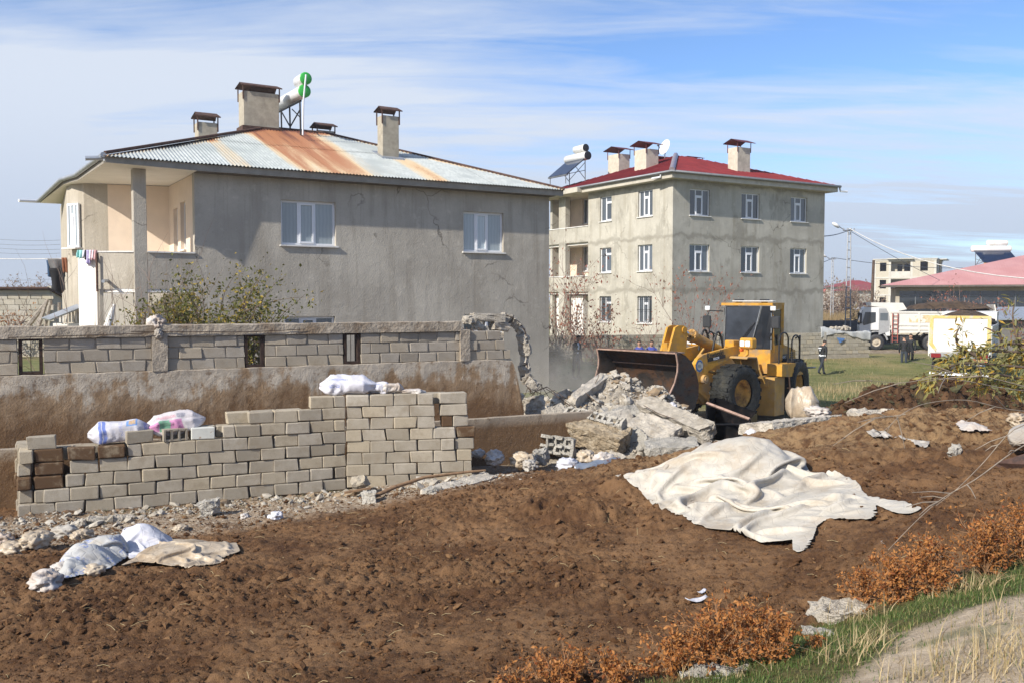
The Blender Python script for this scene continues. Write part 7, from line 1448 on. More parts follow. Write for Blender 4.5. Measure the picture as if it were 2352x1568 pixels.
# ---------------------------------------------------------------- background: garden wall, buildings, poles, trucks
gw = empty('garden_wall', (0, 0, 0), 0, 'long low wall of pale blocks in front of the red-roofed house', 'wall')
GA = W(1225, 770, 47.8); GB = W(1996, 770, 53.2); GA[2] = GB[2] = 0; gd = (GB - GA); gL = float(np.linalg.norm(gd)); gd = gd / gL; gn = np.array([-gd[1], gd[0], 0]); gang = math.atan2(gd[1], gd[0])
GBLK = block_mat('sand_block', (0.36, 0.33, 0.265, 1), (0.44, 0.405, 0.335, 1)); GSET = _blockset('garden_block', GBLK, 4, 0.392, 0.19, 0.192, bev=0.007)
def gpos(s, z, b): q = GA + gd * s + gn * b; return (q[0], q[1], z)
def gpx(s): q = GA + gd * s; return CX + F * q[0] / q[1]
gzt = 1.90
m = MB(); m.T = Matrix.Translation(Vector(GA)) @ Matrix.Rotation(gang, 4, 'Z'); m.box(0, gL, 0.02, 0.16, 0.0, gzt - 0.004); m.box(-0.02, gL + 0.02, -0.03, 0.20, 0.0, 0.62); m.build('wall_core', pm('garden_mortar', (0.30, 0.27, 0.215), 0.95, var=0.15, scale=6), gw)
r0 = random.Random(9)
for r in range(7):
    s = 0.2 if r % 2 == 0 else 0.0; z = gzt - 0.1 - 0.2 * r
    while s < gL:
        x = gpx(s)
        if (x < 1580 or x > 1800) and z > 0.65: put_block(gw, GSET, gpos(s, z, 0.085), gang, None, jit=0.6)
        s += 0.402
m = MB(); m.T = Matrix.Translation(Vector(GA)) @ Matrix.Rotation(gang, 4, 'Z')
for s in (gL - 2.95, gL - 9.5, 4.0): m.box(s - 0.12, s + 0.12, -0.04, 0.22, 0.0, gzt + 0.02)
m.build('pillar', pm('garden_pillar', (0.38, 0.35, 0.29), 0.95, var=0.12, scale=3), gw)
# sheet over the end of the wall weighted with stones
n_ = 40; k_ = 14; S_, T_ = np.meshgrid(np.linspace(gL - 3.2, gL + 0.1, n_), np.linspace(0, 1, k_), indexing='ij')
dr = 0.35 + 0.22 * np.sin(S_ * 1.3) + 0.15 * fbm(S_ * 1.2, T_ * 0, seed=4); bb = np.where(T_ < 0.6, 0.24 - T_ / 0.6 * 0.28, -0.045 - 0.02 * np.sin(S_ * 9)); zz = np.where(T_ < 0.6, gzt + 0.03 + 0.08 * fbm(S_ * 2.5, T_ * 3, oct=3, seed=6) + 0.25 * sstep(gL - 1.2, gL - 3.0, S_), gzt + 0.03 - (T_ - 0.6) / 0.4 * dr)
v = GA[None, None] + S_[..., None] * gd + bb[..., None] * gn; v = v.copy(); v[..., 2] = zz; me = npmesh('wall_sheet', v.reshape(-1, 3), gridfaces(n_, k_)); o = addobj('wall_sheet', me, None, cloth_mat('grey_sheet', (0.42, 0.43, 0.42, 1), (0.52, 0.53, 0.52, 1), (0.36, 0.34, 0.30, 1), 0.4)); o.modifiers.new('t', 'SOLIDIFY').thickness = 0.01; setup(o, 'grey sheet draped over the right end of the garden wall', 'sheet')
q = GA + gd * (gL - 1.9); 
m = MB(); m.T = Matrix.Translation(Vector(q)) @ Matrix.Rotation(gang, 4, 'Z'); m._add([(-0.3, -0.09, 1.62), (0.25, -0.09, 1.56), (0.12, -0.10, 1.42), (-0.1, -0.10, 1.30)], [(0, 1, 2, 3)]); o = m.build('blue_sheet', pm('blue_tarp', (0.08, 0.17, 0.36), 0.6, var=0.3)); o.modifiers.new('t', 'SOLIDIFY').thickness = 0.008; setup(o, 'blue corner of sheeting hanging below the grey sheet', 'sheet')
for i in range(7): q = GA + gd * (gL - 2.6 + 0.22 * i) + gn * 0.1; o = bpy.data.objects.new('wall_stone', vari[i % 5]); COL.objects.link(o); o.location = (q[0], q[1], gzt + 0.20 + 0.05 * (i % 2)); o.scale = (0.2 + 0.05 * (i % 3),) * 3; o.rotation_euler = (0.3 * i, 0.2, i); setup(o, 'pale stone weighing down the grey sheet on the garden wall', 'stone', 'stones on the garden wall sheet')
# ---- buildings far right
def local(name, loc, rz, label, cat='building', group='far buildings'): return empty(name, loc, rz, label, cat, group)
CBL = block_mat('far_block_masonry', (0.45, 0.42, 0.35, 1), (0.54, 0.505, 0.43, 1)); CFR = pm('far_concrete', (0.55, 0.525, 0.46), 0.95, var=0.08, scale=1.0); DARK = pm('dark_opening', (0.05, 0.05, 0.055), 0.8, var=0.3)
uo = W(2008, 600, 162.0); ub = local('unfinished_building', (uo[0], uo[1], 0.3), -0.50, 'unfinished three-storey block of bare masonry with empty window openings')
ops = []; fh = 3.0
for k in range(3):
    z = 1.3 + fh * k
    ops += [(0.95, 2.0, z + 1.0, z + 2.5), (2.75, 5.85, z + 0.15, z + 2.62), (7.4, 8.6, z + 1.0, z + 2.6)]
m = MB(); wall_open(m, 0, 9.9, 0, 10.3, 0, 0.25, ops); wall_open(m, 0.25, 14, 0, 10.3, 9.65, 0.25, [(2.0, 3.2, 1.3 + fh * k + 0.9, 1.3 + fh * k + 2.5) for k in range(3)] + [(6.0, 10.0, 1.3 + fh * k + 0.3, 1.3 + fh * k + 2.6) for k in range(3)], axis='b'); m.box(0, 0.25, 0.25, 14, 0, 10.3); m.build('masonry', CBL, ub)
m = MB()
for k in range(3):
    z = 1.3 + fh * k; m2 = MB(); wall_open(m2, 2.4, 6.2, z, z + 2.75, 1.6, 0.2, [(3.6, 4.4, z + 0.1, z + 2.2), (4.7, 5.7, z + 0.7, z + 2.2)]); m2.build('recess_wall', CBL, ub)
    m2 = MB(); m2.box(2.75, 5.85, -0.05, 0.1, z + 0.0, z + 0.95); m2.build('balcony_front', CFR, ub)
    m.box(-0.06, 9.96, -0.06, 14.0, z + 2.75, z + 3.0 - 0.004)
    for x in (0.0, 2.4, 5.9, 9.6): m.box(x - 0.02, x + 0.32, -0.02, 0.3, z, z + 2.748)
m.box(2.2, 6.4, -0.7, -0.21, 10.35, 10.5); m.box(10.11, 11.2, 5, 11, 10.35, 10.5); m.box(-0.2, 10.1, -0.2, 14.2, 10.305, 10.45); m.build('concrete_frame', CFR, ub)
m = MB(); m.box(0.3, 9.5, 2.6, 13.5, 0.2, 10.2); m.build('dark_interior', DARK, ub)
po = W(2022, 662, 76.0); ps = local('pink_roof_building', (po[0], po[1], 0.3), -0.36, 'long low building under a faded pink hip roof behind the trucks')
def prm():
    t = NT('faded_pink_roof'); w = t.N.new('ShaderNodeTexWave'); w.inputs['Scale'].default_value = 1.6; t.L.new(t.pos('obj'), w.inputs['Vector']); n = t.noise(0.5, 5, 0.6); c = t.mix(t.rmap(n, 0.35, 0.65), (0.44, 0.215, 0.205, 1), (0.51, 0.275, 0.26, 1)); c = t.mix(t.m('MULTIPLY', w.outputs[1], 0.12), c, (0.36, 0.13, 0.13, 1)); return t.done(c, 0.6, 0, 0.4)
pe = 4.62; m = MB(); e0, e1, e2, e3 = (-0.0, 0, pe), (30, 0, pe), (30, 15, pe), (0, 15, pe); r1_, r2_ = (13.2, 7.5, 7.6), (22, 7.5, 7.9); m.quad(e0, e1, r2_, r1_); m.tri(e1, e2, r2_); m.quad(e2, e3, r1_, r2_); m.tri(e3, e0, r1_); m.quad(e0, e3, e2, e1); m.build('roof', prm(), ps)
m = MB(); m.box(0.02, 30, 0.0, 0.08, pe - 0.14, pe - 0.01); m.build('fascia', FASCD, ps)
m = MB(); wall_open(m, 1.2, 28.5, -0.3, pe - 0.15, 1.0, 0.25, [(1.5, 11.2, 1.6, 4.15), (18.5, 22, -0.3, 3.2)]); m.box(1.2, 1.45, 1.25, 14, -0.3, pe - 0.15); m.build('wall', pm('tan_wall', (0.47, 0.42, 0.33), 0.95, var=0.1, scale=0.8, dirt=(0.34, 0.29, 0.22), dscale=0.5), ps)
m = MB(); m.box(1.5, 11.2, 1.12, 1.16, 1.6, 4.15); w_ = m.build('glazing', G_DARK, ps); m = MB()
for k in range(9): x = 1.5 + 9.7 * k / 8; m.box(x - 0.035, x + 0.035, 1.05, 1.118, 1.6, 4.15)
m.box(1.5, 11.2, 1.05, 1.117, 3.70, 3.78); m.build('mullion', STEEL, w_)
m = MB(); m.box(18.5, 22, 3.0, 3.1, -0.3, 3.2); m.build('dark_gateway', DARK, ps)
hp_ = W(2318, 608, 80.0)
flat_heater('solar_water_heater', (hp_[0] - 0.6, hp_[1], hp_[2] - 0.15), 0.05, 'solar heater with yellow trim on the faded pink roof', 3.2, 34, cap=pm('yellow_plastic', (0.62, 0.36, 0.05), 0.4), trim=pm('yellow_plastic', (0, 0, 0)), pl=2.2, h0=0.25)
# sheds right of the rear truck
sh = W(2275, 760, 58.0); s_ = local('tin_shed', (sh[0], sh[1], 0.4), 0.0, 'grey shed with blue-grey tin roof right of the rear truck', 'shed', 'sheds'); m = MB(); m.prism([(0, 0), (6, 0), (6, 3), (0, 3)], 0, 2.05); m.build('wall', pm('shed_wall', (0.20, 0.19, 0.175), 0.9, var=0.2, scale=1.5), s_); m = MB(); m._add([(-0.5, -0.5, 2.15), (6.5, -0.5, 2.20), (6.5, 3.5, 2.9), (-0.5, 3.5, 2.85), (-0.5, -0.5, 2.08), (6.5, -0.5, 2.12), (6.5, 3.5, 2.8), (-0.5, 3.5, 2.78)], [(0, 1, 2, 3), (7, 6, 5, 4), (0, 4, 5, 1), (1, 5, 6, 2), (2, 6, 7, 3), (3, 7, 4, 0)]); m.build('roof', pm('blue_grey_tin', (0.34, 0.37, 0.40), 0.5, 0.3, var=0.12), s_)
# far houses on both sides
def far_house(px, d, w, h, dep, rz, label, roofc=(0.26, 0.04, 0.035), wallc=(0.55, 0.52, 0.45), hip=1.6, base=0.4):
    q = W(px, 700, d); e = local('far_house', (q[0], q[1], base), rz, label, 'house', 'far houses'); nm = 'far_wall_%d' % int(px)
    nfl = max(1, int(h // 2.7)); ops = [(x, x + 1.1, 0.9 + 2.8 * k, 2.2 + 2.8 * k) for k in range(nfl) for x in np.arange(1.2, w - 1.6, 2.9)]
    m = MB(); wall_open(m, 0, w, -1, h, 0, 0.2, ops); m.box(0, 0.2, 0.2, dep, -1, h); m.box(w - 0.2, w, 0.2, dep, -1, h); m.build('wall', pm(nm, wallc, 0.9, var=0.07, scale=0.4), e)
    for a, b, z0, z1 in ops: m = MB(); m.box(a, b, 0.1, 0.14, z0, z1); m.build('window', G_DARK, e)
    m = MB(); o = 0.6; A, B, C, D_ = (-o, -o, h), (w + o, -o, h), (w + o, dep + o, h), (-o, dep + o, h); r = min(w, dep) / 2; R1, R2 = (r, dep / 2, h + hip), (w - r, dep / 2, h + hip); m.quad(A, B, R2, R1); m.tri(B, C, R2); m.quad(C, D_, R1, R2); m.tri(D_, A, R1); m.quad(A, D_, C, B); m.build('roof', pm('far_roof_%d' % int(px), roofc, 0.7, var=0.1, scale=0.5), e); return e
far_house(1905, 250, 6.5, 5.2, 9, 0.1, 'far white house with bright orange-red roof beyond the reeds', (0.48, 0.09, 0.05), (0.62, 0.58, 0.52)); far_house(1922, 215, 11, 6.2, 9, -0.05, 'far cream house with dark red roof left of the lattice pole', (0.25, 0.04, 0.04), (0.55, 0.5, 0.42)); far_house(1958, 200, 10, 5.2, 9, 0.12, 'far beige house with maroon roof between the poles', (0.24, 0.05, 0.05), (0.45, 0.43, 0.37)); far_house(1968, 160, 7, 1.6, 6, 0.0, 'low pale shed below the maroon-roofed far house', (0.5, 0.5, 0.5), (0.6, 0.57, 0.5), 0.8)
far_house(2348, 100, 9, 6.4, 8, 0.0, 'house with dark red roof behind the pink roof at the right edge', (0.22, 0.04, 0.04), (0.5, 0.48, 0.42), 2.0)
# small block outhouse on the left
bo = W(-40, 700, 46.0); ob = local('block_outhouse', (bo[0], bo[1], 0.9), 0.06, 'small pale block outhouse with sloping tin roof left of the grey house', 'shed', 'sheds')
OBS = _blockset('outhouse_block', CBL, 3, 0.55, 0.2, 0.265, bev=0.01)
m = MB(); m.box(0.02, 3.25, 0.03, 0.2, -0.3, 3.4); m.prism([(0.2, -0.3), (5.5, -0.3), (5.5, 2.0), (0.2, 3.55)], 3.05, 3.25, 'x'); m.build('wall', CBL, ob)
for r in range(12):
    for k in range(6): put_block(ob, OBS, (0.28 + 0.56 * k + (0.1 if r % 2 else -0.1), 0.06, 0.0 + 0.275 * r), 0.0, None, base=0.55, jit=0.6)
m = MB(); m._add([(-0.3, -0.4, 3.5), (3.35, -0.4, 3.5), (3.6, 5.8, 2.0), (-0.3, 5.8, 2.0), (-0.3, -0.4, 3.42), (3.35, -0.4, 3.42), (3.6, 5.8, 1.92), (-0.3, 5.8, 1.92)], [(0, 1, 2, 3), (7, 6, 5, 4), (0, 4, 5, 1), (1, 5, 6, 2), (2, 6, 7, 3), (3, 7, 4, 0)]); m.build('roof', RUSTM, ob)
bo = W(95, 700, 60.0); o2 = local('outbuilding', (bo[0], bo[1], 0.9), -0.2, 'low white outbuilding with a small window beside the grey house', 'shed', 'sheds'); m = MB(); wall_open(m, 0, 4.5, -0.3, 2.6, 0, 0.2, [(0.7, 1.3, 1.1, 1.9)]); m.build('wall', pm('limewash', (0.55, 0.54, 0.5), 0.9, var=0.1, scale=1), o2); m = MB(); m.box(-0.3, 4.8, -0.3, 3, 2.6, 2.75); m.build('roof', FASCD, o2)
# wood scraps and tin lean-to beside the house, seen over the pen wall
WOODG = pm('grey_timber', (0.27, 0.235, 0.195), 0.9, var=0.3, scale=8)
for i, (a, b, r, lb) in enumerate([((88, 752, 30), (148 - 40, 690, 31), .07, 'leaning grey timber nearest the tin lean-to'), ((62, 752, 31), (105, 698, 31.5), .08, 'slanting weathered timber left of the upright posts'), ((104, 752, 30.5), (117, 690, 30.6), .05, 'upright thin post in the timber pile'), ((136, 725, 30), (136, 695, 30), .05, 'short upright post right of the timber pile'), ((80, 755, 30.2), (100, 715, 31), .07, 'low slanting plank in the timber pile')]):
    m = MB(); m.tube([W(*a), W(*b)], [r, r * 0.9], 6, smooth=False); o = m.build('timber', WOODG); setup(o, lb, 'timber', 'timber pile by the house')
lt = W(95, 730, 28.0); e = empty('tin_lean_to', lt, 0, 'small white lean-to with folded tin roof at the grey house corner', 'shed', 'sheds')
m = MB(); m._add([(0, 0, 0), (0.9, 0.6, 0.45), (1.25, 0.5, 0.42), (0.35, -0.2, -0.05)], [(0, 1, 2, 3)]); o_ = m.build('roof', GUTTER, e); o_.modifiers.new('t', 'SOLIDIFY').thickness = 0.05
m = MB(); m.box(0.1, 0.95, 0.5, 0.6, -1.6, -0.18); m.box(0.95, 1.05, 0.45, 0.6, -1.6, 0.30); m.build('wall', WPAINT, e); m = MB()
for k in range(6): m.box(0.32 + 0.1 * k, 0.37 + 0.1 * k, 0.44, 0.47, -0.15, 0.12 + 0.04 * k)
m.build('slats', SILL, e)
# white fabric and boards inside the porch
m = MB(); m.tube([W(368, 752, 24), W(373, 700, 24.2)], [0.10, 0.05], 8)
m = MB(); a = Vector(W(247, 752, 24.6)); b = Vector(W(262, 700, 24.8)); m.tube([a, b], [0.12, 0.05], 5); o = m.build('white_board', WPAINT); setup(o, 'white board leaning in the porch of the grey house', 'board')
# laundry
def garment(name, px, py, d, w, h, mat, label, rz=0.3, seed=1, sway=0.1):
    n, k = 12, 12; Uu, Vv = np.meshgrid(np.linspace(0, 1, n), np.linspace(0, 1, k), indexing='ij'); x = (Uu - 0.5) * w * (1 - 0.15 * Vv + 0.08 * np.sin(Vv * 5 + seed)); y = 0.06 * np.sin(Uu * 9 + seed) * (0.3 + Vv) + sway * Vv; z = -Vv * h * (1 + 0.08 * np.sin(Uu * 7 + seed * 2))
    me = npmesh(name, np.stack([x, y, z], -1).reshape(-1, 3), gridfaces(n, k)); o = addobj(name, me, None, mat); p = W(px, py, d); o.location = p; o.rotation_euler = (0, 0, rz); o.modifiers.new('t', 'SOLIDIFY').thickness = 0.02; setup(o, label, 'laundry', 'laundry on the house'); return o
def cm(n, c): return pm('cloth_' + n, c, 0.9, var=0.15, scale=8)
garment('sweater', 131, 594, 29.6, 0.55, 0.55, cm('grey', (0.17, 0.165, 0.165)), 'grey sweater drying at the far corner of the balcony', 0.1, 1); garment('black_trousers', 132, 616, 29.5, 0.50, 0.75, cm('black', (0.012, 0.012, 0.014)), 'black trousers hanging below the grey sweater', 0.1, 2); garment('blue_cloth', 117, 598, 29.7, 0.25, 0.50, cm('blue', (0.03, 0.07, 0.14)), 'dark blue cloth left of the grey sweater', 0.2, 3); garment('brown_cloth', 148, 592, 29.4, 0.18, 0.45, cm('brown', (0.25, 0.10, 0.05)), 'brown striped cloth right of the grey sweater', -0.3, 4)
for i, (px, w, h, c, lb) in enumerate([(184, .16, .22, (0.30, 0.58, 0.55), 'small turquoise towel on the white wall'), (193, .12, .20, (0.72, 0.7, 0.72), 'white cloth next to the turquoise towel'), (199, .10, .26, (0.02, 0.02, 0.03), 'narrow black cloth on the white wall'), (204, .16, .38, (0.52, 0.46, 0.66), 'lilac towel on the white wall'), (211, .12, .24, (0.74, 0.7, 0.72), 'pale cloth right of the lilac towel'), (217, .12, .26, (0.55, 0.32, 0.32), 'pink cloth at the right end of the white wall')]): garment('towel', px, 575, 25.15, w, h, cm('t%d' % i, c), lb, 0.0, i + 5, -0.02)
m = MB(); m.tube([W(-60, 594, 29.7), W(60, 595.5, 29.7), W(152, 594, 29.6)], 0.012, 5); o = m.build('clothes_line', SILL); setup(o, 'white clothes line running to the left edge', 'line')
# poles and wires
GALV = pm('galvanised_pole', (0.36, 0.37, 0.38), 0.5, 0.5, var=0.15)
def lattice(px, d, ytop, label, w0=0.34, w1=0.16, lamp=True, mat=GALV, z0=0.2):
    q = W(px, 700, d); zt_ = float(W(px, ytop, d)[2]); e = empty('lamp_pole', (q[0], q[1], z0), 0.2, label, 'lamp post', 'street lamp poles'); H = zt_ - z0; m = MB()
    for s in (-1, 1): m.tube([(s * w0 / 2, 0, 0), (s * w1 / 2, 0, H)], 0.05, 4, smooth=False)
    k = 0; z = 0.5
    while z < H - 0.2: w = w0 + (w1 - w0) * z / H; m.tube([(-w / 2, 0, z), (w / 2, 0, z)], 0.035, 4, smooth=False); z += 0.85 - 0.03 * k; k += 1
    m.build('mast', mat, e); m = MB(); m.tube([(-0.5, 0, H - 0.15), (0.4, 0, H - 0.15)], 0.04, 4); 
    for s in (-0.45, -0.15, 0.15, 0.38): m.cyl((s, 0, H - 0.15), (s, 0, H + 0.02), 0.035, n=8)
    m.build('crossarm', mat, e)
    if lamp: m = MB(); m.tube([(0, 0, H - 0.3), (-0.45, 0, H - 0.1), (-0.85, 0, H + 0.15)], 0.03, 6); ar = m.build('lamp_arm', mat, e); m = MB(); m.lathe([(0.01, 0), (0.11, 0.1), (0.14, 0.35), (0.10, 0.6), (0.01, 0.68)], (-0.75, 0, H + 0.05), (-0.8, 0, 0.45), 12); m.build('lamp_head', TANK, e)
    return (q[0], q[1], zt_)
p1_ = lattice(1948, 66, 525, 'tall grey lattice lamp pole left of the white truck cab', 0.46, 0.2); p2_ = lattice(1911, 100, 592, 'more distant lattice lamp pole close to the red-roofed house')
q = W(2001, 700, 82); m = MB(); m.tube([(q[0], q[1], 0), (q[0] + 0.15, q[1], float(W(2003, 598, 82)[2]))], [0.17, 0.12], 8); o = m.build('wooden_post', pm('dark_post', (0.10, 0.07, 0.05), 0.9, var=0.3)); setup(o, 'plain dark wooden post beside the unfinished building', 'post')
def sagwire(a, b, sag, label, r=0.02, mat=STEEL): a = Vector(a); b = Vector(b); m = MB(); m.tube([a.lerp(b, k / 12) - Vector((0, 0, sag * 4 * (k / 12) * (1 - k / 12))) for k in range(13)], r, 4); o = m.build('power_line', mat); setup(o, label, 'power line', 'power lines')
sagwire(Vector(p1_), W(2480, 645, 40), 0.9, 'thick pale cable from the lattice pole down to the right edge', 0.028, SILL); sagwire(Vector(p1_) - Vector((0, 0, .15)), W(2400, 730, 90), 0.8, 'thin wire from the lattice pole to the pink roof'); sagwire(Vector(p1_) + Vector((0, 0, -.1)), W(1890, 543, 57), 0.1, 'short cable from the lattice pole to the red-roofed house', 0.03); sagwire(Vector(p2_), W(2300, 612, 122), 0.6, 'long wire from the distant pole to the unfinished building', 0.03); sagwire(Vector(p2_), W(1880, 604, 70), 0.1, 'wire from the distant pole to the red-roofed house', 0.03)
for i, (y0, y1) in enumerate(((540, 552), (552, 562), (560, 573), (572, 582), (638, 640))): sagwire(W(-120, y0 - 6, 150), W(138, y1, 120), 0.5, ['highest', 'second', 'third', 'fourth', 'lowest'][i] + ' thin wire in the sky left of the grey house', 0.022)
# dark low wall behind the lattice pole
a = W(1880, 745, 69); b = W(2015, 745, 69); m = MB(); m.prism([(a[0], a[1]), (b[0] + 1, b[1]), (b[0] + 1, b[1] + 0.3), (a[0], a[1] + 0.3)], 0.2, 2.2); o = m.build('roadside_wall', pm('dark_roadside', (0.09, 0.09, 0.095), 0.9, var=0.25, scale=2)); setup(o, 'dark grey low wall in front of the reeds', 'wall')
# ---- trucks
TW = pm('truck_white', (0.66, 0.66, 0.65), 0.4, var=0.05, scale=2, dirt=(0.55, 0.52, 0.46), dscale=1.0, dlo=0.5, dhi=0.8); TB = pm('rusty_body_white', (0.64, 0.62, 0.57), 0.6, var=0.06, scale=2, dirt=(0.33, 0.20, 0.13), dscale=3.2, dlo=0.66, dhi=0.74); TD = pm('truck_dark', (0.035, 0.035, 0.038), 0.6, var=0.3); TG = pm('truck_grey', (0.30, 0.305, 0.31), 0.6, var=0.1); TY = pm('truck_yellow', (0.56, 0.40, 0.12), 0.6, var=0.12, scale=3, dirt=(0.46, 0.40, 0.30), dscale=3, dlo=0.5, dhi=0.62); TR_ = pm('truck_red', (0.33, 0.085, 0.06), 0.5, var=0.1)
LOAD = pm('manure_load', (0.075, 0.048, 0.028), 0.95, var=0.4, scale=3, bump=1.0, bscale=8, bdist=0.1)
def truck(loc, rz, label):
    e = empty('dump_truck', loc, rz, label, 'dump truck', 'dump trucks')
    m = MB(); m.prism([(1.02, 0.75), (1.06, 1.55), (0.86, 2.72), (0.70, 2.84), (-0.80, 2.84), (-0.85, 0.95), (-0.62, 0.95), (-0.55, 1.12), (-0.2, 1.32), (0.3, 1.32), (0.62, 1.1), (0.72, 0.75)], -1.22, 1.22, 'y'); m.bbox(0.95, 1.16, -1.22, 1.22, 0.42, 0.80, 0.04); cab = m.build('cab', TW, e)
    for s in (1, -1):
        m = MB(); y = s * 1.225; m.prism([(0.80, 1.62), (0.88, 1.80), (0.72, 2.50), (0.05, 2.50), (0.05, 1.85)], *sorted((y, y + s * 0.012)), 'y'); m.build('side_window', G_DARK, cab); m = MB(); m.prism([(-0.22, 1.95), (-0.22, 2.45), (-0.70, 2.45), (-0.70, 1.95)], *sorted((y, y + s * 0.012)), 'y'); m.build('rear_side_window', G_MID, cab)
        m = MB(); m.bbox(0.92, 1.04, y + s * 0.05 - 0.08, y + s * 0.05 + 0.12, 1.75, 2.45, 0.03); m.build('mirror', TD, cab); m = MB(); m.prism([(-0.14, 1.0), (-0.14, 2.75), (-0.80, 2.75), (-0.80, 1.25)], *sorted((y, y + s * 0.006)), 'y'); m.build('sleeper_panel', TG, cab)
    m = MB(); m._add([(1.07, -1.1, 1.65), (1.07, 1.1, 1.65), (0.90, 1.1, 2.65), (0.90, -1.1, 2.65)], [(0, 1, 2, 3)]); m.build('windscreen', G_DARK, cab)
    m = MB(); m.box(-7.3, 1.0, -0.45, 0.45, 0.62, 0.95); m.box(-7.4, -7.25, -1.2, 1.2, 0.38, 0.50); m.box(-2.2, -0.9, 0.8, 1.15, 0.45, 0.95); m.box(-2.2, -0.9, -1.15, -0.8, 0.45, 0.95); m.build('chassis', TD, e)
    m = MB(); m.prism([(-0.95, 1.12), (-0.75, 2.50), (-7.10, 2.62), (-7.35, 1.32)], -1.25, 1.25, 'y')
    for s in (1, -1):
        y = s * 1.25
        for z in (1.35, 1.62, 2.46): m.box(-7.2, -0.85, *sorted((y, y + s * 0.05)), z, z + 0.11)
        for x in (-0.98, -2.6, -4.2, -5.8, -7.15): m.box(x - 0.06, x + 0.06, *sorted((y, y + s * 0.045)), 1.2, 2.55)
    m.prism([(0.65, 2.95), (0.70, 3.15), (-1.6, 3.12), (-1.85, 2.70), (-0.75, 2.45), (-0.55, 2.80)], -1.24, 1.24, 'y'); body = m.build('tipper_body', TB, e)
    m = MB(); m.box(0.66, 0.72, -1.1, -0.2, 2.96, 3.12); m.box(0.66, 0.72, 0.2, 1.1, 2.96, 3.12); m.build('marker', TR_, body)
    n, k = 24, 12; X, Y = np.meshgrid(np.linspace(-7.0, -1.9, n), np.linspace(-1.2, 1.2, k), indexing='ij'); Zl = 2.72 + 0.55 * np.sin(np.pi * (X + 7.0) / 5.1) ** 0.6 * (1 - (Y / 1.25) ** 2) + 0.12 * fbm(X * 2, Y * 2, oct=3, seed=4); me = npmesh('load', np.stack([X, Y, Zl], -1).reshape(-1, 3), gridfaces(n, k)); addobj('load', me, e, LOAD)
    for x in (0.0, -3.35, -4.75, -6.1):
        for s in (1, -1):
            w = empty('wheel', (x, s * 1.05, 0.52), 0, parent=e); m = MB(); m.lathe([(0.28, -0.14), (0.45, -0.16), (0.52, -0.11), (0.52, 0.11), (0.45, 0.16), (0.28, 0.14)], (0, 0, 0), (0, 1, 0), 24); m.build('tyre', TD, w); m = MB(); m.lathe([(0.001, s * 0.10), (0.12, s * 0.12), (0.16, s * 0.03), (0.24, s * 0.05), (0.29, s * 0.13), (0.28, s * 0.0)], (0, 0, 0), (0, 1, 0), 20); m.build('rim', pm('dusty_rim', (0.42, 0.36, 0.28), 0.8, var=0.2), w)
    for s in (1, -1): m = MB(); m.tube([(0.72 * math.cos(a), s * 1.1, 0.52 + 0.72 * math.sin(a)) for a in np.linspace(0.3, math.pi - 0.2, 10)], 0.07, 6); m.build('fender', TG, e); m = MB(); m.tube([(-2.7 - 0.7 * 0, s * 1.1, 0.9), (-3.0, s * 1.1, 1.2), (-6.5, s * 1.1, 1.2), (-6.9, s * 1.1, 0.8)], 0.06, 6); m.build('mudguard', TD, e)
    m = MB()
    for x in (-0.98, -1.30): m.tube([(x, 1.36, 0.55), (x, 1.36, 2.45)], 0.035, 6)
    for z in np.arange(0.65, 2.4, 0.27): m.tube([(-1.30, 1.36, z), (-0.98, 1.36, z)], 0.022, 6)
    m.build('ladder', TR_, e)
    m = MB(); m.prism([(-2.0, 1.85), (-4.3, 1.85), (-4.3, 2.35), (-2.0, 2.30)], 1.262, 1.27, 'y'); m.build('side_stripe', pm('faded_gold', (0.52, 0.40, 0.22), 0.7, var=0.3, scale=2, dirt=(0.66, 0.63, 0.56), dscale=1.5, dlo=0.45, dhi=0.5), body)
    m = MB(); m.bbox(0.60, 0.70, 1.16, 1.26, 0.85, 0.97, 0.02); m.build('indicator', pm('orange_lens', (0, 0, 0)), cab)
    # tailgate: pale panel with yellow border, centre rib and chamfered lower corners
    def X_(z): return -7.35 + (z - 1.32) * 0.19 - 0.035
    def tp(y, z, o=0): return (X_(z) - o, y, z)
    m = MB(); oc = [(-1.25, 3.02), (1.25, 3.02), (1.25, 1.75), (0.98, 1.42), (-0.98, 1.42), (-1.25, 1.75)]; m._add([tp(y, z) for y, z in oc] + [tp(y, z, -0.06) for y, z in oc], [(0, 1, 2, 3, 4, 5), (11, 10, 9, 8, 7, 6)] + [(i, (i + 1) % 6, 6 + (i + 1) % 6, 6 + i) for i in range(6)]); tg = m.build('tailgate', TB, e)
    m = MB(); ic = [(-1.10, 2.90), (1.10, 2.90), (1.10, 1.80), (0.92, 1.54), (-0.92, 1.54), (-1.10, 1.80)]
    for i in range(6):
        j = (i + 1) % 6
        if i == 3: continue
        m.quad(tp(*oc[i], 0.03), tp(*oc[j], 0.03), tp(*ic[j], 0.03), tp(*ic[i], 0.03)); m.quad(tp(*ic[i], 0.03), tp(*ic[j], 0.03), tp(*ic[j], 0), tp(*ic[i], 0))
    m.build('yellow_border', TY, tg); m = MB(); m._add([tp(-0.11, 1.5), tp(0.11, 1.5), tp(0.11, 2.92), tp(-0.11, 2.92), tp(-0.11, 1.5, .06), tp(0.11, 1.5, .06), tp(0.11, 2.92, .06), tp(-0.11, 2.92, .06)], [(4, 5, 6, 7), (0, 4, 7, 3), (1, 2, 6, 5), (3, 7, 6, 2), (0, 1, 5, 4)]); m.build('centre_rib', TB, tg)
    m = MB(); m.box(-7.38, -7.28, -1.2, 1.2, 1.15, 1.38); m.build('rear_sill', TG, e)
    m = MB(); m.box(-7.42, -7.38, -1.15, -0.35, 0.98, 1.12); o_ = m.build('warning_board', TY, e); m = MB()
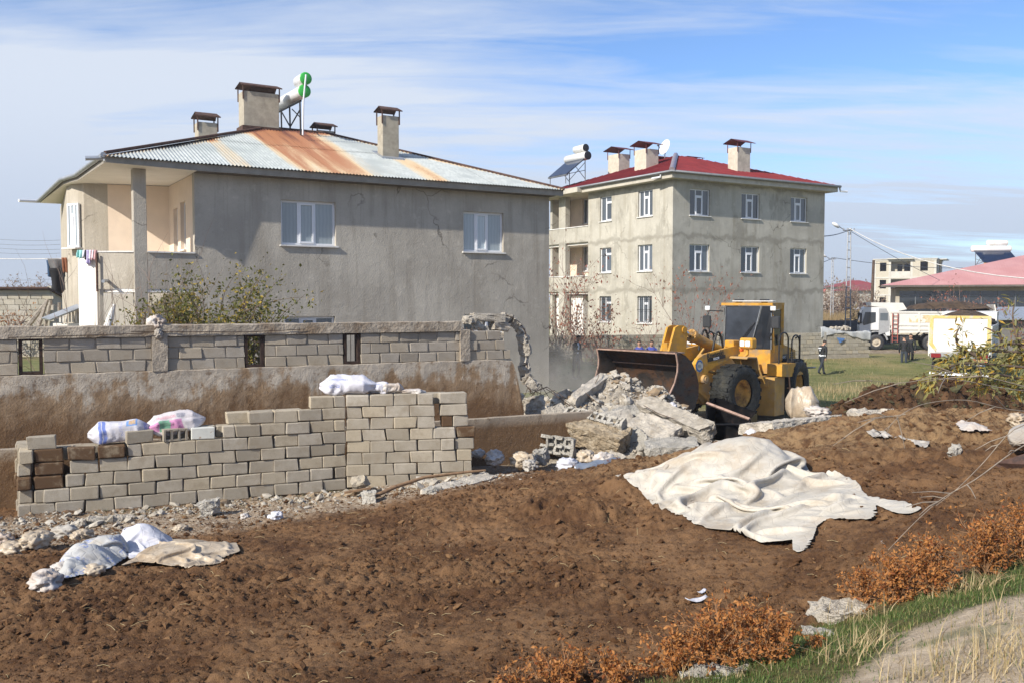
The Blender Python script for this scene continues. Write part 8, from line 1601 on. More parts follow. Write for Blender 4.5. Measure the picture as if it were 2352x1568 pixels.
    for k in range(4): y = -1.13 + 0.2 * k; m._add([(-7.424, y, 0.985), (-7.424, y + 0.09, 0.985), (-7.424, y + 0.16, 1.115), (-7.424, y + 0.07, 1.115)], [(0, 1, 2, 3)])
    m.build('red_stripes', TR_, o_, fix=False)
    m = MB(); m.box(-7.42, -7.38, -1.10, -0.40, 0.82, 0.95); pl2 = m.build('licence_plate', pm('plate_dark', (0.16, 0.17, 0.19), 0.5), e); m = MB(); m.box(-7.425, -7.421, 1.02 - 2.1, 1.10 - 2.1, 0.825, 0.945); m.build('plate_band', BLU_P, pl2)
    text3d('65 NH 356', 0.115, Matrix(((0, 0, -1, -7.425), (-1, 0, 0, -0.42), (0, 1, 0, 0.845), (0, 0, 0, 1))), WHT_P, pl2)
    m = MB(); m.box(-7.45, -7.36, -1.15, -0.75, 1.16, 1.34); m.build('tail_light', pm('red_lens', (0.22, 0.02, 0.02), 0.3), e); m = MB(); m.box(-7.45, -7.36, 0.75, 1.15, 1.16, 1.34); m.build('tail_light', pm('red_lens', (0.22, 0.02, 0.02), 0.3), e); m = MB(); m.box(-7.50, -7.42, -1.2, 1.2, 0.36, 0.50); m.build('rear_bumper', WHITE, e)
    return e
q = W(2023, 800, 61.5); tA = truck((q[0], q[1] + 1.05, 0.42), math.pi - 0.30, 'white dump truck parked side-on with its cab to the left')
fB = Vector((0.50, 0.866, 0)); q = W(2203, 800, 41.5); tB = truck((q[0] + 7.4 * fB.x, q[1] + 7.4 * fB.y, 0.02), math.atan2(fB.y, fB.x), 'loaded white dump truck seen from behind with yellow-bordered tailgate')
# ---------------------------------------------------------------- people
SKIN = pm('skin', (0.42, 0.24, 0.16), 0.6, var=0.08); HAIR = pm('dark_hair', (0.02, 0.016, 0.013), 0.7, var=0.2); SHOE = pm('dark_shoes', (0.02, 0.02, 0.022), 0.5)
def person(px, py, d, face, label, jacket, trousers, step=0.0, lean=0.0, look=0.0, armL=(0.05, 0.1), armR=(0.05, 0.1), scale=1.0, z=None, belt=None, shirt=None, backmark=False, turn=0.0, cut=None):
    """one continuous skinned body; face: heading angle; arm: (swing forward, elbow bend)"""
    p = W(px, py, d); zz_ = p[2] if z is None else z
    root = empty('person', (p[0], p[1], zz_), face, label, 'person', 'people on the lot'); root.scale = (scale,) * 3
    J_ = {}; E_ = []; R_ = {}; reg = {}
    def add(n, co, r, par=None, rg=0): J_[n] = Vector(co); R_[n] = r; reg[n] = rg; (E_.append((par, n)) if par else None)
    ln = lean
    add('pel', (0, 0, 0.95), (0.155, 0.125), None, 2); add('abd', (0.05 * ln, 0, 1.12), (0.155, 0.12), 'pel', 1); add('che', (0.16 * ln, 0, 1.30), (0.185, 0.135), 'abd', 1); add('upc', (0.24 * ln, 0, 1.42), (0.15, 0.11), 'che', 1); add('nek', (0.30 * ln, 0, 1.52), (0.06, 0.06), 'upc', 0)
    hx = 0.30 * ln + 0.05 * look; add('jaw', (hx + 0.035, 0, 1.58 - 0.03 * look), (0.068, 0.075), 'nek', 0); add('hed', (hx + 0.03 + 0.02 * look, 0, 1.66 - 0.03 * look), (0.078, 0.095), 'jaw', 0); add('top', (hx + 0.01 + 0.03 * look, 0, 1.725 - 0.03 * look), (0.060, 0.072), 'hed', 0)
    for s, nm, st, arm in ((1, 'L', step, armL), (-1, 'R', -step, armR)):
        add('hip' + nm, (0, s * 0.10, 0.88), (0.098, 0.10), 'pel', 2); kx = 0.22 * st + (0.05 if st > 0 else 0.0); ax = 0.42 * st if st > 0 else 0.50 * st
        add('kne' + nm, (kx, s * 0.10, 0.50), (0.066, 0.068), 'hip' + nm, 2); az = 0.10 if st >= 0 else 0.10 + 0.12 * abs(st); add('ank' + nm, (ax - (0.05 if st < 0 else 0), s * 0.10, az), (0.05, 0.052), 'kne' + nm, 2); add('hel' + nm, (ax - 0.05, s * 0.105, az - 0.06), (0.045, 0.04), 'ank' + nm, 3); add('toe' + nm, (ax + 0.16, s * 0.12, az - 0.065 - (0.06 * abs(st) if st < 0 else 0)), (0.046, 0.032), 'ank' + nm, 3)
        sx = 0.22 * ln; add('sho' + nm, (sx, s * 0.195, 1.41), (0.075, 0.075), 'upc', 1); el = Vector((sx + 0.28 * math.sin(arm[0]), s * 0.25, 1.41 - 0.28 * math.cos(arm[0]))); add('elb' + nm, el, (0.055, 0.055), 'sho' + nm, 1)
        a2 = arm[0] + arm[1]; wr = el + Vector((0.25 * math.sin(a2), -s * 0.02 - s * 0.06 * (arm[1] > 0.8), -0.25 * math.cos(a2))); add('wri' + nm, wr, (0.042, 0.042), 'elb' + nm, 1); hd = wr + Vector((0.075 * math.sin(a2), 0, -0.075 * math.cos(a2))); add('han' + nm, hd, (0.036, 0.022), 'wri' + nm, 0)
        dv = Vector((math.sin(a2 + 0.25), 0, -math.cos(a2 + 0.25)))
        for k in range(4): f0 = hd + Vector((0.022 * (k - 1.5), 0, 0)) + dv * 0.035; add('f%d%s' % (k, nm), f0 + dv * 0.03, (0.009, 0.009), 'han' + nm, 0); add('g%d%s' % (k, nm), f0 + dv * (0.055 + 0.008 * (1.5 - abs(k - 1.5))), (0.008, 0.008), 'f%d%s' % (k, nm), 0)
        add('th' + nm, hd + Vector((0.035, s * -0.01, 0.0)) + dv * 0.01, (0.010, 0.010), 'han' + nm, 0)
    names = list(J_); me = bpy.data.meshes.new('body'); me.from_pydata([J_[n] for n in names], [(names.index(a), names.index(b)) for a, b in E_], []); tmp = bpy.data.objects.new('tmp', me); COL.objects.link(tmp)
    md = tmp.modifiers.new('skin', 'SKIN'); md.use_smooth_shade = True; md.branch_smoothing = 0.5
    for i, n in enumerate(names): sv = me.skin_vertices[0].data[i]; sv.radius = R_[n]; sv.use_root = (n == 'pel')
    tmp.modifiers.new('sub', 'SUBSURF').levels = 2; tmp.modifiers['sub'].render_levels = 2
    dg = bpy.context.evaluated_depsgraph_get(); bm_ = bpy.data.meshes.new_from_object(tmp.evaluated_get(dg)); bpy.data.objects.remove(tmp)
    bm_.materials.clear()
    for mt in (SKIN, jacket, trousers, SHOE, shirt or jacket, belt or jacket): bm_.materials.append(mt)
    jj = np.array([list(J_[a].lerp(J_[b], t)) for a, b in E_ for t in (0.25, 0.6, 1.0)]); rg = np.array([(reg[b] if t > 0.3 else reg[a]) for a, b in E_ for t in (0.25, 0.6, 1.0)])
    for pl_ in bm_.polygons:
        c = np.array(pl_.center); k = int(rg[np.argmin(((jj - c) ** 2).sum(1))])
        if k == 1 and shirt is not None and c[0] > 0.06 and abs(c[1]) < 0.045 and 1.0 < c[2] < 1.5: k = 4
        if k in (1, 2) and 0.93 < c[2] < 1.06 and abs(c[1]) < 0.22: k = 1
        if belt is not None and 0.955 < c[2] < 1.02 and abs(c[1]) < 0.24 and k == 1: k = 5
        pl_.material_index = k; pl_.use_smooth = True
    addobj('body', bm_, root)
    h = MB(); hc = J_['hed'].lerp(J_['top'], 0.55); 
    h.lathe([(0.093 * math.sin(a), 0.105 * math.cos(a)) for a in np.linspace(0.01, 1.45, 7)], hc + Vector((-0.012, 0, -0.01)), (-0.25, 0, 1), 18); h.build('hair', HAIR, root)
    m = MB(); f0 = J_['hed']; m._add([f0 + Vector((0.088, -0.012, -0.02)), f0 + Vector((0.088, 0.012, -0.02)), f0 + Vector((0.118, 0, -0.022)), f0 + Vector((0.09, 0, 0.02))], [(0, 1, 2), (0, 2, 3), (1, 3, 2)]); m.build('nose', SKIN, root)
    m = MB()
    for s in (-1, 1): m.lathe([(0.001, 0), (0.008, 0.002), (0.009, 0.008), (0.001, 0.01)], f0 + Vector((0.083, s * 0.032, 0.005)), (1, 0, 0), 8)
    m.box(f0.x + 0.080, f0.x + 0.0965, -0.022, 0.022, f0.z - 0.055, f0.z - 0.048); m.build('face_features', HAIR, root)
    m = MB()
    for s in (-1, 1): m.lathe([(0.001, 0), (0.022, 0.004), (0.018, 0.012), (0.001, 0.012)], f0 + Vector((-0.005, s * 0.084, -0.005)), (0, s, 0), 8)
    m.build('ears', SKIN, root)
    if backmark:
        m = MB(); m.box(-0.165, -0.155, -0.09, 0.09, 1.335, 1.385); m.build('back_lettering', WHT_P, root); m = MB(); m.prism([(-0.04, 1.30), (0.04, 1.30), (0.04, 1.25), (0.0, 1.19), (-0.04, 1.25)], -0.163, -0.155, 'x'); m.build('back_emblem', pm('silver_print', (0.45, 0.46, 0.47), 0.5), root)
    return root
BLKJ = pm('black_jacket', (0.014, 0.015, 0.017), 0.75, var=0.25, scale=9, bump=0.4, bscale=14); NAVY = pm('navy_trousers', (0.025, 0.030, 0.038), 0.85, var=0.2, scale=9, bump=0.4, bscale=14); BLUJ = pm('blue_overall', (0.06, 0.075, 0.30), 0.8, var=0.15); JEAN = pm('dark_jeans', (0.035, 0.045, 0.06), 0.85, var=0.2); WSH = pm('white_shirt', (0.62, 0.64, 0.68), 0.8)
person(1887, 862, 46.4, math.radians(35), 'man in black jacket with white belt stripe walking across the lawn, head down', BLKJ, NAVY, step=0.75, lean=0.35, look=1.2, armL=(0.25, 0.2), armR=(-0.25, 0.25), z=0.0, belt=WHT_P, backmark=True)
person(2076, 840, 50.2, math.radians(70), 'man in black top and jeans standing with his back turned near the trucks', BLKJ, JEAN, step=0.0, lean=0.12, look=0.3, armL=(0.1, 0.2), armR=(0.05, 0.15), z=0.05, scale=1.0)
person(2091, 838, 51.4, math.radians(-120), 'bearded man in black facing the camera beside the man in jeans', BLKJ, BLKJ, step=0.25, lean=0.0, look=0.2, armL=(0.05, 0.3), armR=(0.1, 0.3), z=0.06, scale=1.02)
person(1323, 852, 36.5, math.radians(-40), 'man in dark coat and white shirt standing in the dust by the house', BLKJ, BLKJ, step=0.1, lean=0.15, look=1.0, armL=(0.0, 0.2), armR=(0.25, 1.5), z=0.62, shirt=WSH)
person(1468, 856, 43.0, math.radians(-95), 'left one of two men in blue overalls behind the bucket', BLUJ, BLUJ, z=0.10, armL=(0.1, 0.3), armR=(0.1, 0.3)); person(1496, 855, 42.0, math.radians(-85), 'right one of two men in blue overalls behind the bucket', BLUJ, BLUJ, z=0.16, armL=(0.1, 0.3), armR=(0.1, 0.3), look=0.4)
# ---------------------------------------------------------------- plants
def leaf_mat(name, a, b, c=None, rough=0.6, trans=0.25):
    t = NT(name); r = t.attr('tint'); k = t.mix(r, a, b)
    if c is not None: k = t.mix(t.rmap(r, 0.70, 0.82), k, c)
    k = t.mix(t.m('MULTIPLY', t.noise(30, 3), 0.35), k, tuple(x * 0.6 for x in a[:3]) + (1,)); m_ = t.done(k, rough, 0, 0.3)
    tr_ = t.N.new('ShaderNodeBsdfTranslucent'); t.L.new(k, tr_.inputs[0]); mx = t.N.new('ShaderNodeMixShader'); mx.inputs[0].default_value = trans; o_ = t.N['Material Output']; t.L.new(t.p.outputs[0], mx.inputs[1]); t.L.new(tr_.outputs[0], mx.inputs[2]); t.L.new(mx.outputs[0], o_.inputs[0]); return m_
def leaves_mesh(name, pts, dirs, size, rs, asp=0.5, fold=0.25):
    """many small leaf faces: each a folded rhombus"""
    n = len(pts); pts = np.asarray(pts, float); d = np.asarray(dirs, float); d = d / (np.linalg.norm(d, axis=1)[:, None] + 1e-9); up = rs.normal(size=(n, 3)); s = np.cross(d, up); s /= (np.linalg.norm(s, axis=1)[:, None] + 1e-9); nn = np.cross(s, d); L_ = (size * rs.uniform(0.45, 1.5, n))[:, None]
    a = pts; b = pts + d * L_ * 0.5 + s * L_ * asp * 0.5 + nn * L_ * fold * 0.4; c = pts + d * L_; e = pts + d * L_ * 0.5 - s * L_ * asp * 0.5 + nn * L_ * fold * 0.4
    v = np.stack([a, b, c, e], 1).reshape(-1, 3); i = np.arange(n)[:, None] * 4; f = np.concatenate([i + np.array([[0, 1, 2]]), i + np.array([[0, 2, 3]])], 0); me = npmesh(name, v, f, False); vattr(me, 'tint', np.repeat(rs.rand(n), 4)); return me
def grow(rs, base, H, spread, nmain, sub=3, wig=0.12, up=0.6, seg=6):
    """branch polylines: list of (points, radii)"""
    out = []; tips = []
    for i in range(nmain):
        a = rs.uniform(0, 6.28); tilt = rs.uniform(0.1, 1.0) * spread; d = np.array([math.cos(a) * tilt, math.sin(a) * tilt, up + rs.uniform(0, 0.5)]); d /= np.linalg.norm(d); p = np.array(base, float) + np.array([rs.normal() * 0.05, rs.normal() * 0.05, 0]) * H; L_ = H * rs.uniform(0.7, 1.05); pts = [p.copy()]
        for k in range(seg): d = d + rs.normal(size=3) * wig; d[2] += 0.02; d /= np.linalg.norm(d); p = p + d * L_ / seg; pts.append(p.copy())
        out.append((pts, 1.0)); tips.append(pts)
        for s in range(sub):
            k = rs.randint(1, seg); q = pts[k].copy(); dd = (pts[k + 1] - pts[k]); dd = dd / np.linalg.norm(dd) + rs.normal(size=3) * 0.55; dd /= np.linalg.norm(dd); l2_ = L_ * rs.uniform(0.25, 0.5); p2 = [q.copy()]
            for kk in range(4): dd = dd + rs.normal(size=3) * wig * 1.4; dd /= np.linalg.norm(dd); q = q + dd * l2_ / 4; p2.append(q.copy())
            out.append((p2, 0.45)); tips.append(p2)
    return out, tips
def shrub(name, base, H, spread, label, leafm, nmain=7, sub=4, nleaf=1500, lsize=0.03, asp=0.5, rad=0.012, seed=1, cat='shrub', group='shrubs', bark=None, droop=0.0, cl=0.05, start=0.25, wig=0.12, up=0.6, bare=None):
    rs = np.random.RandomState(seed); br, tips = grow(rs, (0, 0, 0), H, spread, nmain, sub, wig, up); e = empty(name, base, 0, label, cat, group); m = MB()
    for pts, k in br: n = len(pts); m.tube(pts, [rad * k * (1 - 0.8 * i / (n - 1)) for i in range(n)], 5)
    m.build('stems', bark or pm('twig_bark', (0.16, 0.115, 0.08), 0.9, var=0.3), e, fix=False)
    if nleaf:
        P_ = []; D_ = []
        for i in range(nleaf):
            pts = tips[rs.randint(len(tips))]; t = start + (1 - start) * rs.rand() ** 0.8; k = t * (len(pts) - 1); j = min(int(k), len(pts) - 2); q = pts[j] + (pts[j + 1] - pts[j]) * (k - j) + rs.normal(size=3) * cl * H; d = rs.normal(size=3) + np.array([0, 0, -droop]); P_.append(q); D_.append(d)
        me = leaves_mesh('foliage', P_, D_, lsize, rs, asp); addobj('foliage', me, e, leafm)
    return e
RUSTL = leaf_mat('rust_brown_leaf', (0.40, 0.155, 0.040, 1), (0.60, 0.29, 0.095, 1), (0.25, 0.075, 0.022, 1), trans=0.3)
def bush_at(px, py, H, spr, n, seed, label, nl, ls=0.021, cl=0.075): p = hit(px, py); shrub('dry_bush', (p[0], p[1], p[2] - 0.03), H * 0.92, spr * 1.0, label, RUSTL, int(n * 1.3), 7, int(nl * 0.45), ls * 1.2, 0.55, 0.005, seed, 'bush', 'dry brown bushes on the bank', cl=0.020, start=0.30, wig=0.15, up=0.9, bark=pm('dry_stem', (0.27, 0.15, 0.075), 0.9))
bush_at(1650, 1535, 0.50, 0.9, 22, 3, 'dense rusty brown dry bush at the bottom of the picture', 5200); bush_at(1770, 1520, 0.40, 0.8, 16, 4, 'rusty dry bush right of the dense bottom bush', 3200); bush_at(1540, 1555, 0.35, 0.9, 14, 5, 'low dry bush left of the dense bottom bush', 2600); bush_at(1300, 1585, 0.32, 1.0, 16, 6, 'low rusty bush cut by the bottom edge', 2600); bush_at(1420, 1580, 0.28, 1.0, 12, 16, 'small rusty bush between the bottom edge bushes', 1800)
bush_at(2050, 1385, 0.42, 0.9, 20, 7, 'broad rusty bush behind the large rock', 4200); bush_at(2150, 1360, 0.46, 0.9, 20, 8, 'tall rusty bush right of the broad one', 4200); bush_at(2270, 1320, 0.52, 0.9, 20, 9, 'highest rusty bush near the right edge', 4200); bush_at(2345, 1285, 0.50, 0.9, 16, 10, 'rusty bush cut by the right edge', 3000); bush_at(1985, 1380, 0.30, 0.9, 12, 11, 'little rusty bush left of the broad one', 1500); bush_at(1872, 1490, 0.14, 0.9, 8, 12, 'tiny rusty sprig beside the dry grass tuft', 350); bush_at(1240, 1560, 0.22, 0.7, 8, 13, 'sparse rusty sprig left of the bottom edge bush', 500); bush_at(1195, 1590, 0.26, 0.9, 8, 14, 'leftmost rusty sprig at the bottom edge', 600)
APPL = leaf_mat('olive_yellow_leaf', (0.085, 0.10, 0.022, 1), (0.20, 0.185, 0.04, 1), (0.44, 0.31, 0.05, 1))
for i, (px, d, H, n, nl, spr, lb) in enumerate([(490, 21.5, 2.2, 14, 2800, 0.75, 'olive green fruit tree behind the pen wall'), (425, 21.0, 1.8, 9, 1200, 0.7, 'lower leafy part of the garden left of the fruit tree')]):
    p = W(px, 750, d); shrub('fruit_tree', (p[0], p[1], 0.85 if i == 0 else 0.9), H * 1.55, spr * 0.8, lb, APPL, n + 8, 8, int(nl * 3.4), 0.085, 0.55, 0.03, 40 + i, 'tree', 'garden trees', cl=0.045, start=0.30)
p = W(390, 750, 20.5); shrub('fruit_tree', (p[0], p[1], 0.9), 3.0, 0.5, 'narrow yellowing young tree right of the rag bundle', APPL, 8, 6, 1500, 0.07, 0.55, 0.02, 44, 'tree', 'garden trees', cl=0.04)
for i, (px, d, H) in enumerate([(180, 22, 2.7), (232, 22.5, 2.4), (335, 21, 2.6), (352, 20, 2.7), (408, 21, 2.4)]): p = W(px, 750, d); shrub('bare_sapling', (p[0], p[1], 0.9), H * 1.5, 0.35, ['bare sapling before the white house wall', 'bare sapling in front of the porch opening', 'thin bare sapling left of the pillar', 'reddish bare sapling at the rag bundle', 'bare sapling before the right porch opening'][i], None, 5, 4, 0, rad=0.012, seed=60 + i, cat='tree', group='garden trees', bark=pm('sapling_bark', (0.24, 0.17, 0.13), 0.9))
REDL = leaf_mat('dry_red_leaf', (0.30, 0.10, 0.065, 1), (0.42, 0.19, 0.12, 1), (0.34, 0.21, 0.13, 1)); PINKB = pm('pinkish_twig', (0.26, 0.18, 0.145), 0.9)
for i, (px, d, H, n, nl, lb) in enumerate([(1283, 45.5, 5.8, 14, 500, 'tall bare reddish shrub at the corner of the grey house'), (1335, 46.5, 4.2, 12, 500, 'reddish shrub in front of the white porch'), (1380, 46.8, 3.2, 9, 320, 'low tan shrub by the barred window'), (1590, 48.2, 5.4, 10, 420, 'slender shrub with dry red leaves before the damp wall'), (1495, 48.0, 2.9, 5, 90, 'thin weed in front of the garden side wall')]):
    p = W(px, 800, d); shrub('dry_tree', (p[0], p[1], 0.3), H * 1.02, 0.42, lb, REDL, n, 6, nl, 0.16, 0.42, 0.022, 80 + i, 'tree', 'shrubs by the red-roofed house', bark=PINKB, droop=1.2, cl=0.03, start=0.35)
p = W(1275, 860, 36); shrub('dark_shrub', (p[0], p[1], 0.5), 1.9, 0.9, 'grey green shrub at the dusty house corner', leaf_mat('dusty_leaf', (0.10, 0.095, 0.05, 1), (0.19, 0.16, 0.09, 1)), 10, 6, 1400, 0.10, 0.5, 0.02, 95, 'shrub', 'shrubs by the red-roofed house')
for i, (px, d, H, n, nl) in enumerate([(2195, 68, 4.3, 12, 700), (2235, 64, 3.4, 10, 260), (2290, 60, 3.2, 10, 260), (2340, 58, 3.2, 10, 260)]): p = W(px, 760, d); shrub('dry_tree', (p[0], p[1], 0.4), H, 0.6, ['red leaved small tree behind the loaded truck', 'bare rusty shrub above the rear truck', 'bare brown shrub over the tin shed', 'bare brown shrub at the right edge behind the shed'][i], REDL, n, 6, nl, 0.17, 0.45, 0.022, 100 + i, 'tree', 'shrubs by the trucks', bark=PINKB, droop=0.6, cl=0.04)
TANL = leaf_mat('tan_leaf', (0.26, 0.19, 0.10, 1), (0.36, 0.27, 0.15, 1), (0.20, 0.15, 0.07, 1)); BRNL = leaf_mat('winter_twig', (0.24, 0.165, 0.11, 1), (0.33, 0.24, 0.165, 1))
for i, (px, d, H, m_, lb) in enumerate([(1975, 72, 2.9, TANL, 'dry leafed sunflower patch beside the white truck cab'), (1960, 73, 2.4, TANL, 'dry stalks with tan leaves behind the dark wall'), (1990, 73.5, 2.6, TANL, 'tan leaved weeds right of the lattice pole')]): p = W(px, 740, d); shrub('dry_weeds', (p[0], p[1], 0.4), H, 0.4, lb, m_, 12, 4, 420, 0.22, 0.6, 0.03, 120 + i, 'weeds', 'weeds by the reeds', droop=1.0)
for i, (px, d, H, sp_, nl, lb) in enumerate([(85, 105, 6.2, 0.55, 1500, 'hazy bare tree on the left horizon'), (118, 112, 4.2, 0.6, 900, 'lower hazy tree right of the bare horizon tree'), (20, 110, 4.4, 0.9, 1300, 'round tan tree crown above the block outhouse'), (1925, 120, 5.2, 0.6, 1400, 'brown winter thicket beyond the reeds'), (1950, 125, 5.0, 0.6, 1200, 'greyish winter thicket behind the lattice pole'), (1985, 118, 4.8, 0.6, 1200, 'brown winter thicket right of the lattice pole'), (1895, 118, 4.6, 0.6, 1000, 'brown thicket at the corner of the red-roofed house'), (-30, 44, 3.2, 0.9, 900, 'orange brown bush at the left edge')]): p = W(px, 720, d); shrub('winter_tree', (p[0], p[1], 0.4), H, sp_, lb, BRNL if i != 7 else RUSTL, 14, 7, nl, 0.30 if i != 7 else 0.14, 0.35, 0.05, 140 + i, 'tree', 'winter trees', bark=PINKB, cl=0.05)
rs9 = np.random.RandomState(77)
for i, px in enumerate([-160, 60, 210, 1890, 1912, 1936, 1975, 2010, 2060, 2110, 2380, 2480]): d = 300 + 60 * rs9.rand(); p = W(px, 700, d); shrub('horizon_tree', (p[0], p[1], 0.4), 7 + 4 * rs9.rand(), 0.7, 'far tree in the row along the horizon', BRNL, 10, 5, 500, 0.9, 0.5, 0.1, 170 + i, 'tree', 'trees along the horizon', cl=0.09)
# reeds: dry field
rs = np.random.RandomState(5)
def blades(name, base, H, w, rs, lean=0.25, seg=3, bend=0.5):
    n = len(base); base = np.asarray(base, float); a = rs.uniform(0, 6.28, n); d = np.stack([np.cos(a), np.sin(a), np.zeros(n)], -1); sd = np.stack([-np.sin(a + rs.normal(size=n) * 0.6), np.cos(a), np.zeros(n)], -1); H = np.asarray(H)[:, None]; ln = np.abs(rs.normal(size=(n, 1))) * lean; V_ = []
    for k in range(seg + 1): t = k / seg; c = base + np.array([0, 0, 1.0]) * H * t * (1 - 0.25 * ln * t) + d * H * ln * t ** (1 + bend); ww = w * (1 - t * 0.92); V_ += [c - sd * ww / 2, c + sd * ww / 2]
    v = np.stack(V_, 1); m_ = 2 * (seg + 1); i = np.arange(n)[:, None] * m_; f = np.concatenate([i + np.array([[2 * k, 2 * k + 1, 2 * k + 3, 2 * k + 2]]) for k in range(seg)], 0); me = npmesh(name, v.reshape(-1, 3), f, False); vattr(me, 'tint', np.repeat(rs.rand(n), m_)); return me
REED = leaf_mat('dry_reed', (0.34, 0.235, 0.115, 1), (0.46, 0.34, 0.18, 1), (0.27, 0.21, 0.09, 1)); y = rs.uniform(72, 112, 9000); B = np.c_[y * (rs.uniform(1850, 2030, 9000) - CX) / F, y, y * 0 + 0.4]
o = addobj('reeds', blades('reeds', B, rs.uniform(1.0, 2.3, len(B)), 0.05, rs, 0.3), None, REED); setup(o, 'tan field of dry reeds between the red-roofed house and the unfinished block', 'reeds', kind='stuff')
# lawn tufts, taller dry stalks near the heap
GR1 = leaf_mat('lawn_blade', (0.10, 0.125, 0.035, 1), (0.19, 0.185, 0.07, 1), (0.33, 0.26, 0.12, 1)); y = 22 + 32 * rs.rand(17000) ** 0.9; x = y * (rs.uniform(1790, 2400, 17000) - CX) / F; k = far_heap(x, y) < 0.1; x, y = x[k], y[k]; B = np.c_[x, y, base_h(x, y) - 0.01]; Hh = rs.uniform(0.03, 0.10, len(x))
o = addobj('lawn_grass', blades('lawn_grass', B, Hh, 0.02, rs, 0.5, 2), None, GR1); setup(o, 'short worn grass of the lawn by the trucks', 'grass', kind='stuff')
STRAW = leaf_mat('straw', (0.46, 0.35, 0.18, 1), (0.60, 0.50, 0.31, 1), (0.36, 0.26, 0.13, 1), trans=0.2); B = []; Hh = []
for cx_, cy_, r_, n_, h_ in [(8.2, 23.5, 1.2, 500, .55), (9.5, 24.5, 1.0, 260, .5), (7.4, 24.0, 0.7, 200, .5), (6.7, 19.6, 0.5, 120, .6), (13.5, 38, 2.5, 500, .45), (11, 35, 3, 400, .3), (17, 40, 3, 300, .35), (15.6, 49.5, 3, 250, .3)]:
    for k in range(n_): x, y = cx_ + rs.normal() * r_ * 0.6, cy_ + rs.normal() * r_ * 0.5; B.append((x, y, float(base_h(x, y)))); Hh.append(h_ * rs.uniform(0.4, 1.1))
o = addobj('dry_stalks', blades('dry_stalks', B, Hh, 0.014, rs, 0.45), None, STRAW); setup(o, 'dry straw stalks around the dark heap and on the lawn', 'dry grass', kind='stuff')
# bank: short green grass, straw tufts
BANKG = leaf_mat('bank_blade', (0.060, 0.110, 0.022, 1), (0.135, 0.185, 0.05, 1), (0.33, 0.29, 0.12, 1)); xs0, ys0, Zs0, bk0, sd0 = HF; x, y = rs.uniform(-0.6, 4.6, 90000), rs.uniform(3.2, 7.6, 90000); i = ((x - xs0[0]) / (xs0[1] - xs0[0])).astype(int); j = ((y - ys0[0]) / (ys0[1] - ys0[0])).astype(int); g = bk0[i, j] * (1 - 0.93 * sd0[i, j]) * (0.35 + 0.65 * (vnoise(x * 3.0, y * 3.0, seed=3) > -0.35)); k = rs.rand(90000) < g; B = np.c_[x, y, Zs0[i, j] - 0.004][k][:32000]; Hh = rs.uniform(0.015, 0.055, len(B))
o = addobj('bank_grass', blades('bank_grass', B, Hh, 0.006, rs, 0.6, 2), None, BANKG); setup(o, 'short fresh green grass on the bank at lower right', 'grass', kind='stuff')
B = []; Hh = []
for px, py, r_, n_, h_ in [(1960, 1505, .16, 90, .22), (1990, 1480, .12, 60, .2), (2200, 1500, .25, 70, .22), (2260, 1530, .28, 90, .26), (2325, 1490, .25, 90, .28), (2330, 1560, .25, 90, .28), (2230, 1560, .22, 60, .24), (2150, 1560, .15, 30, .2), (2090, 1560, .1, 40, .2), (1935, 1420, .12, 70, .2), (1990, 1425, .10, 60, .22), (2230, 1355, .15, 80, .2), (2180, 1365, .12, 60, .2), (2300, 1340, .12, 40, .2), (2300, 1420, .15, 40, .25), (1560, 1560, .12, 25, .15), (1700, 1555, .1, 20, .15), (1245, 1070, .3, 70, .16), (1190, 1072, .2, 50, .18), (1490, 1045, .15, 25, .14)]:
    p = hit(px, min(py, 1562))
    for k in range(n_): x, y = p[0] + rs.normal() * r_ * 0.6, p[1] + rs.normal() * r_ * 0.6; B.append((x, y, surf(x, y) - 0.005)); Hh.append(h_ * rs.uniform(0.25, 0.9))
o = addobj('straw_tufts', blades('straw_tufts', B, Hh, 0.006, rs, 0.85), None, STRAW); setup(o, 'pale dry straw tufts on the bank at lower right', 'dry grass', kind='stuff')
B = []
for k in range(900): s = rs.uniform(-4.0, 0.2); q = J + NU * s - NV * abs(rs.normal(0.25, 0.25)); B.append((q[0], q[1], surf(q[0], q[1]) - 0.005))
o = addobj('wall_foot_grass', blades('wall_foot_grass', B, rs.uniform(0.02, 0.07, len(B)), 0.007, rs, 0.7, 2), None, GR1); setup(o, 'sparse grass along the foot of the block wall', 'grass', kind='stuff')
# loose straw lying on manure
B = []; m = MB()
for k in range(260):
    x, y = rs.uniform(-6, 4.5), rs.uniform(6, 13.8)
    if bank_d(np.array([x]), np.array([y]))[0] > -0.1: continue
    a = rs.uniform(0, 6.28); L_ = rs.uniform(0.04, 0.16); p0 = Vector((x, y, surf(x, y) + 0.012)); x1, y1 = x + L_ * math.cos(a), y + L_ * math.sin(a); p1 = Vector((x1, y1, surf(x1, y1) + 0.014)); m.tube([p0, (p0 + p1) / 2 + Vector((0, 0, 0.012)), p1], 0.0022, 3)
o = m.build('loose_straw', pm('loose_straw_mat', (0.46, 0.36, 0.19), 0.8, var=0.2), None, fix=False); setup(o, 'scattered straw stems lying on the manure', 'straw', kind='stuff')
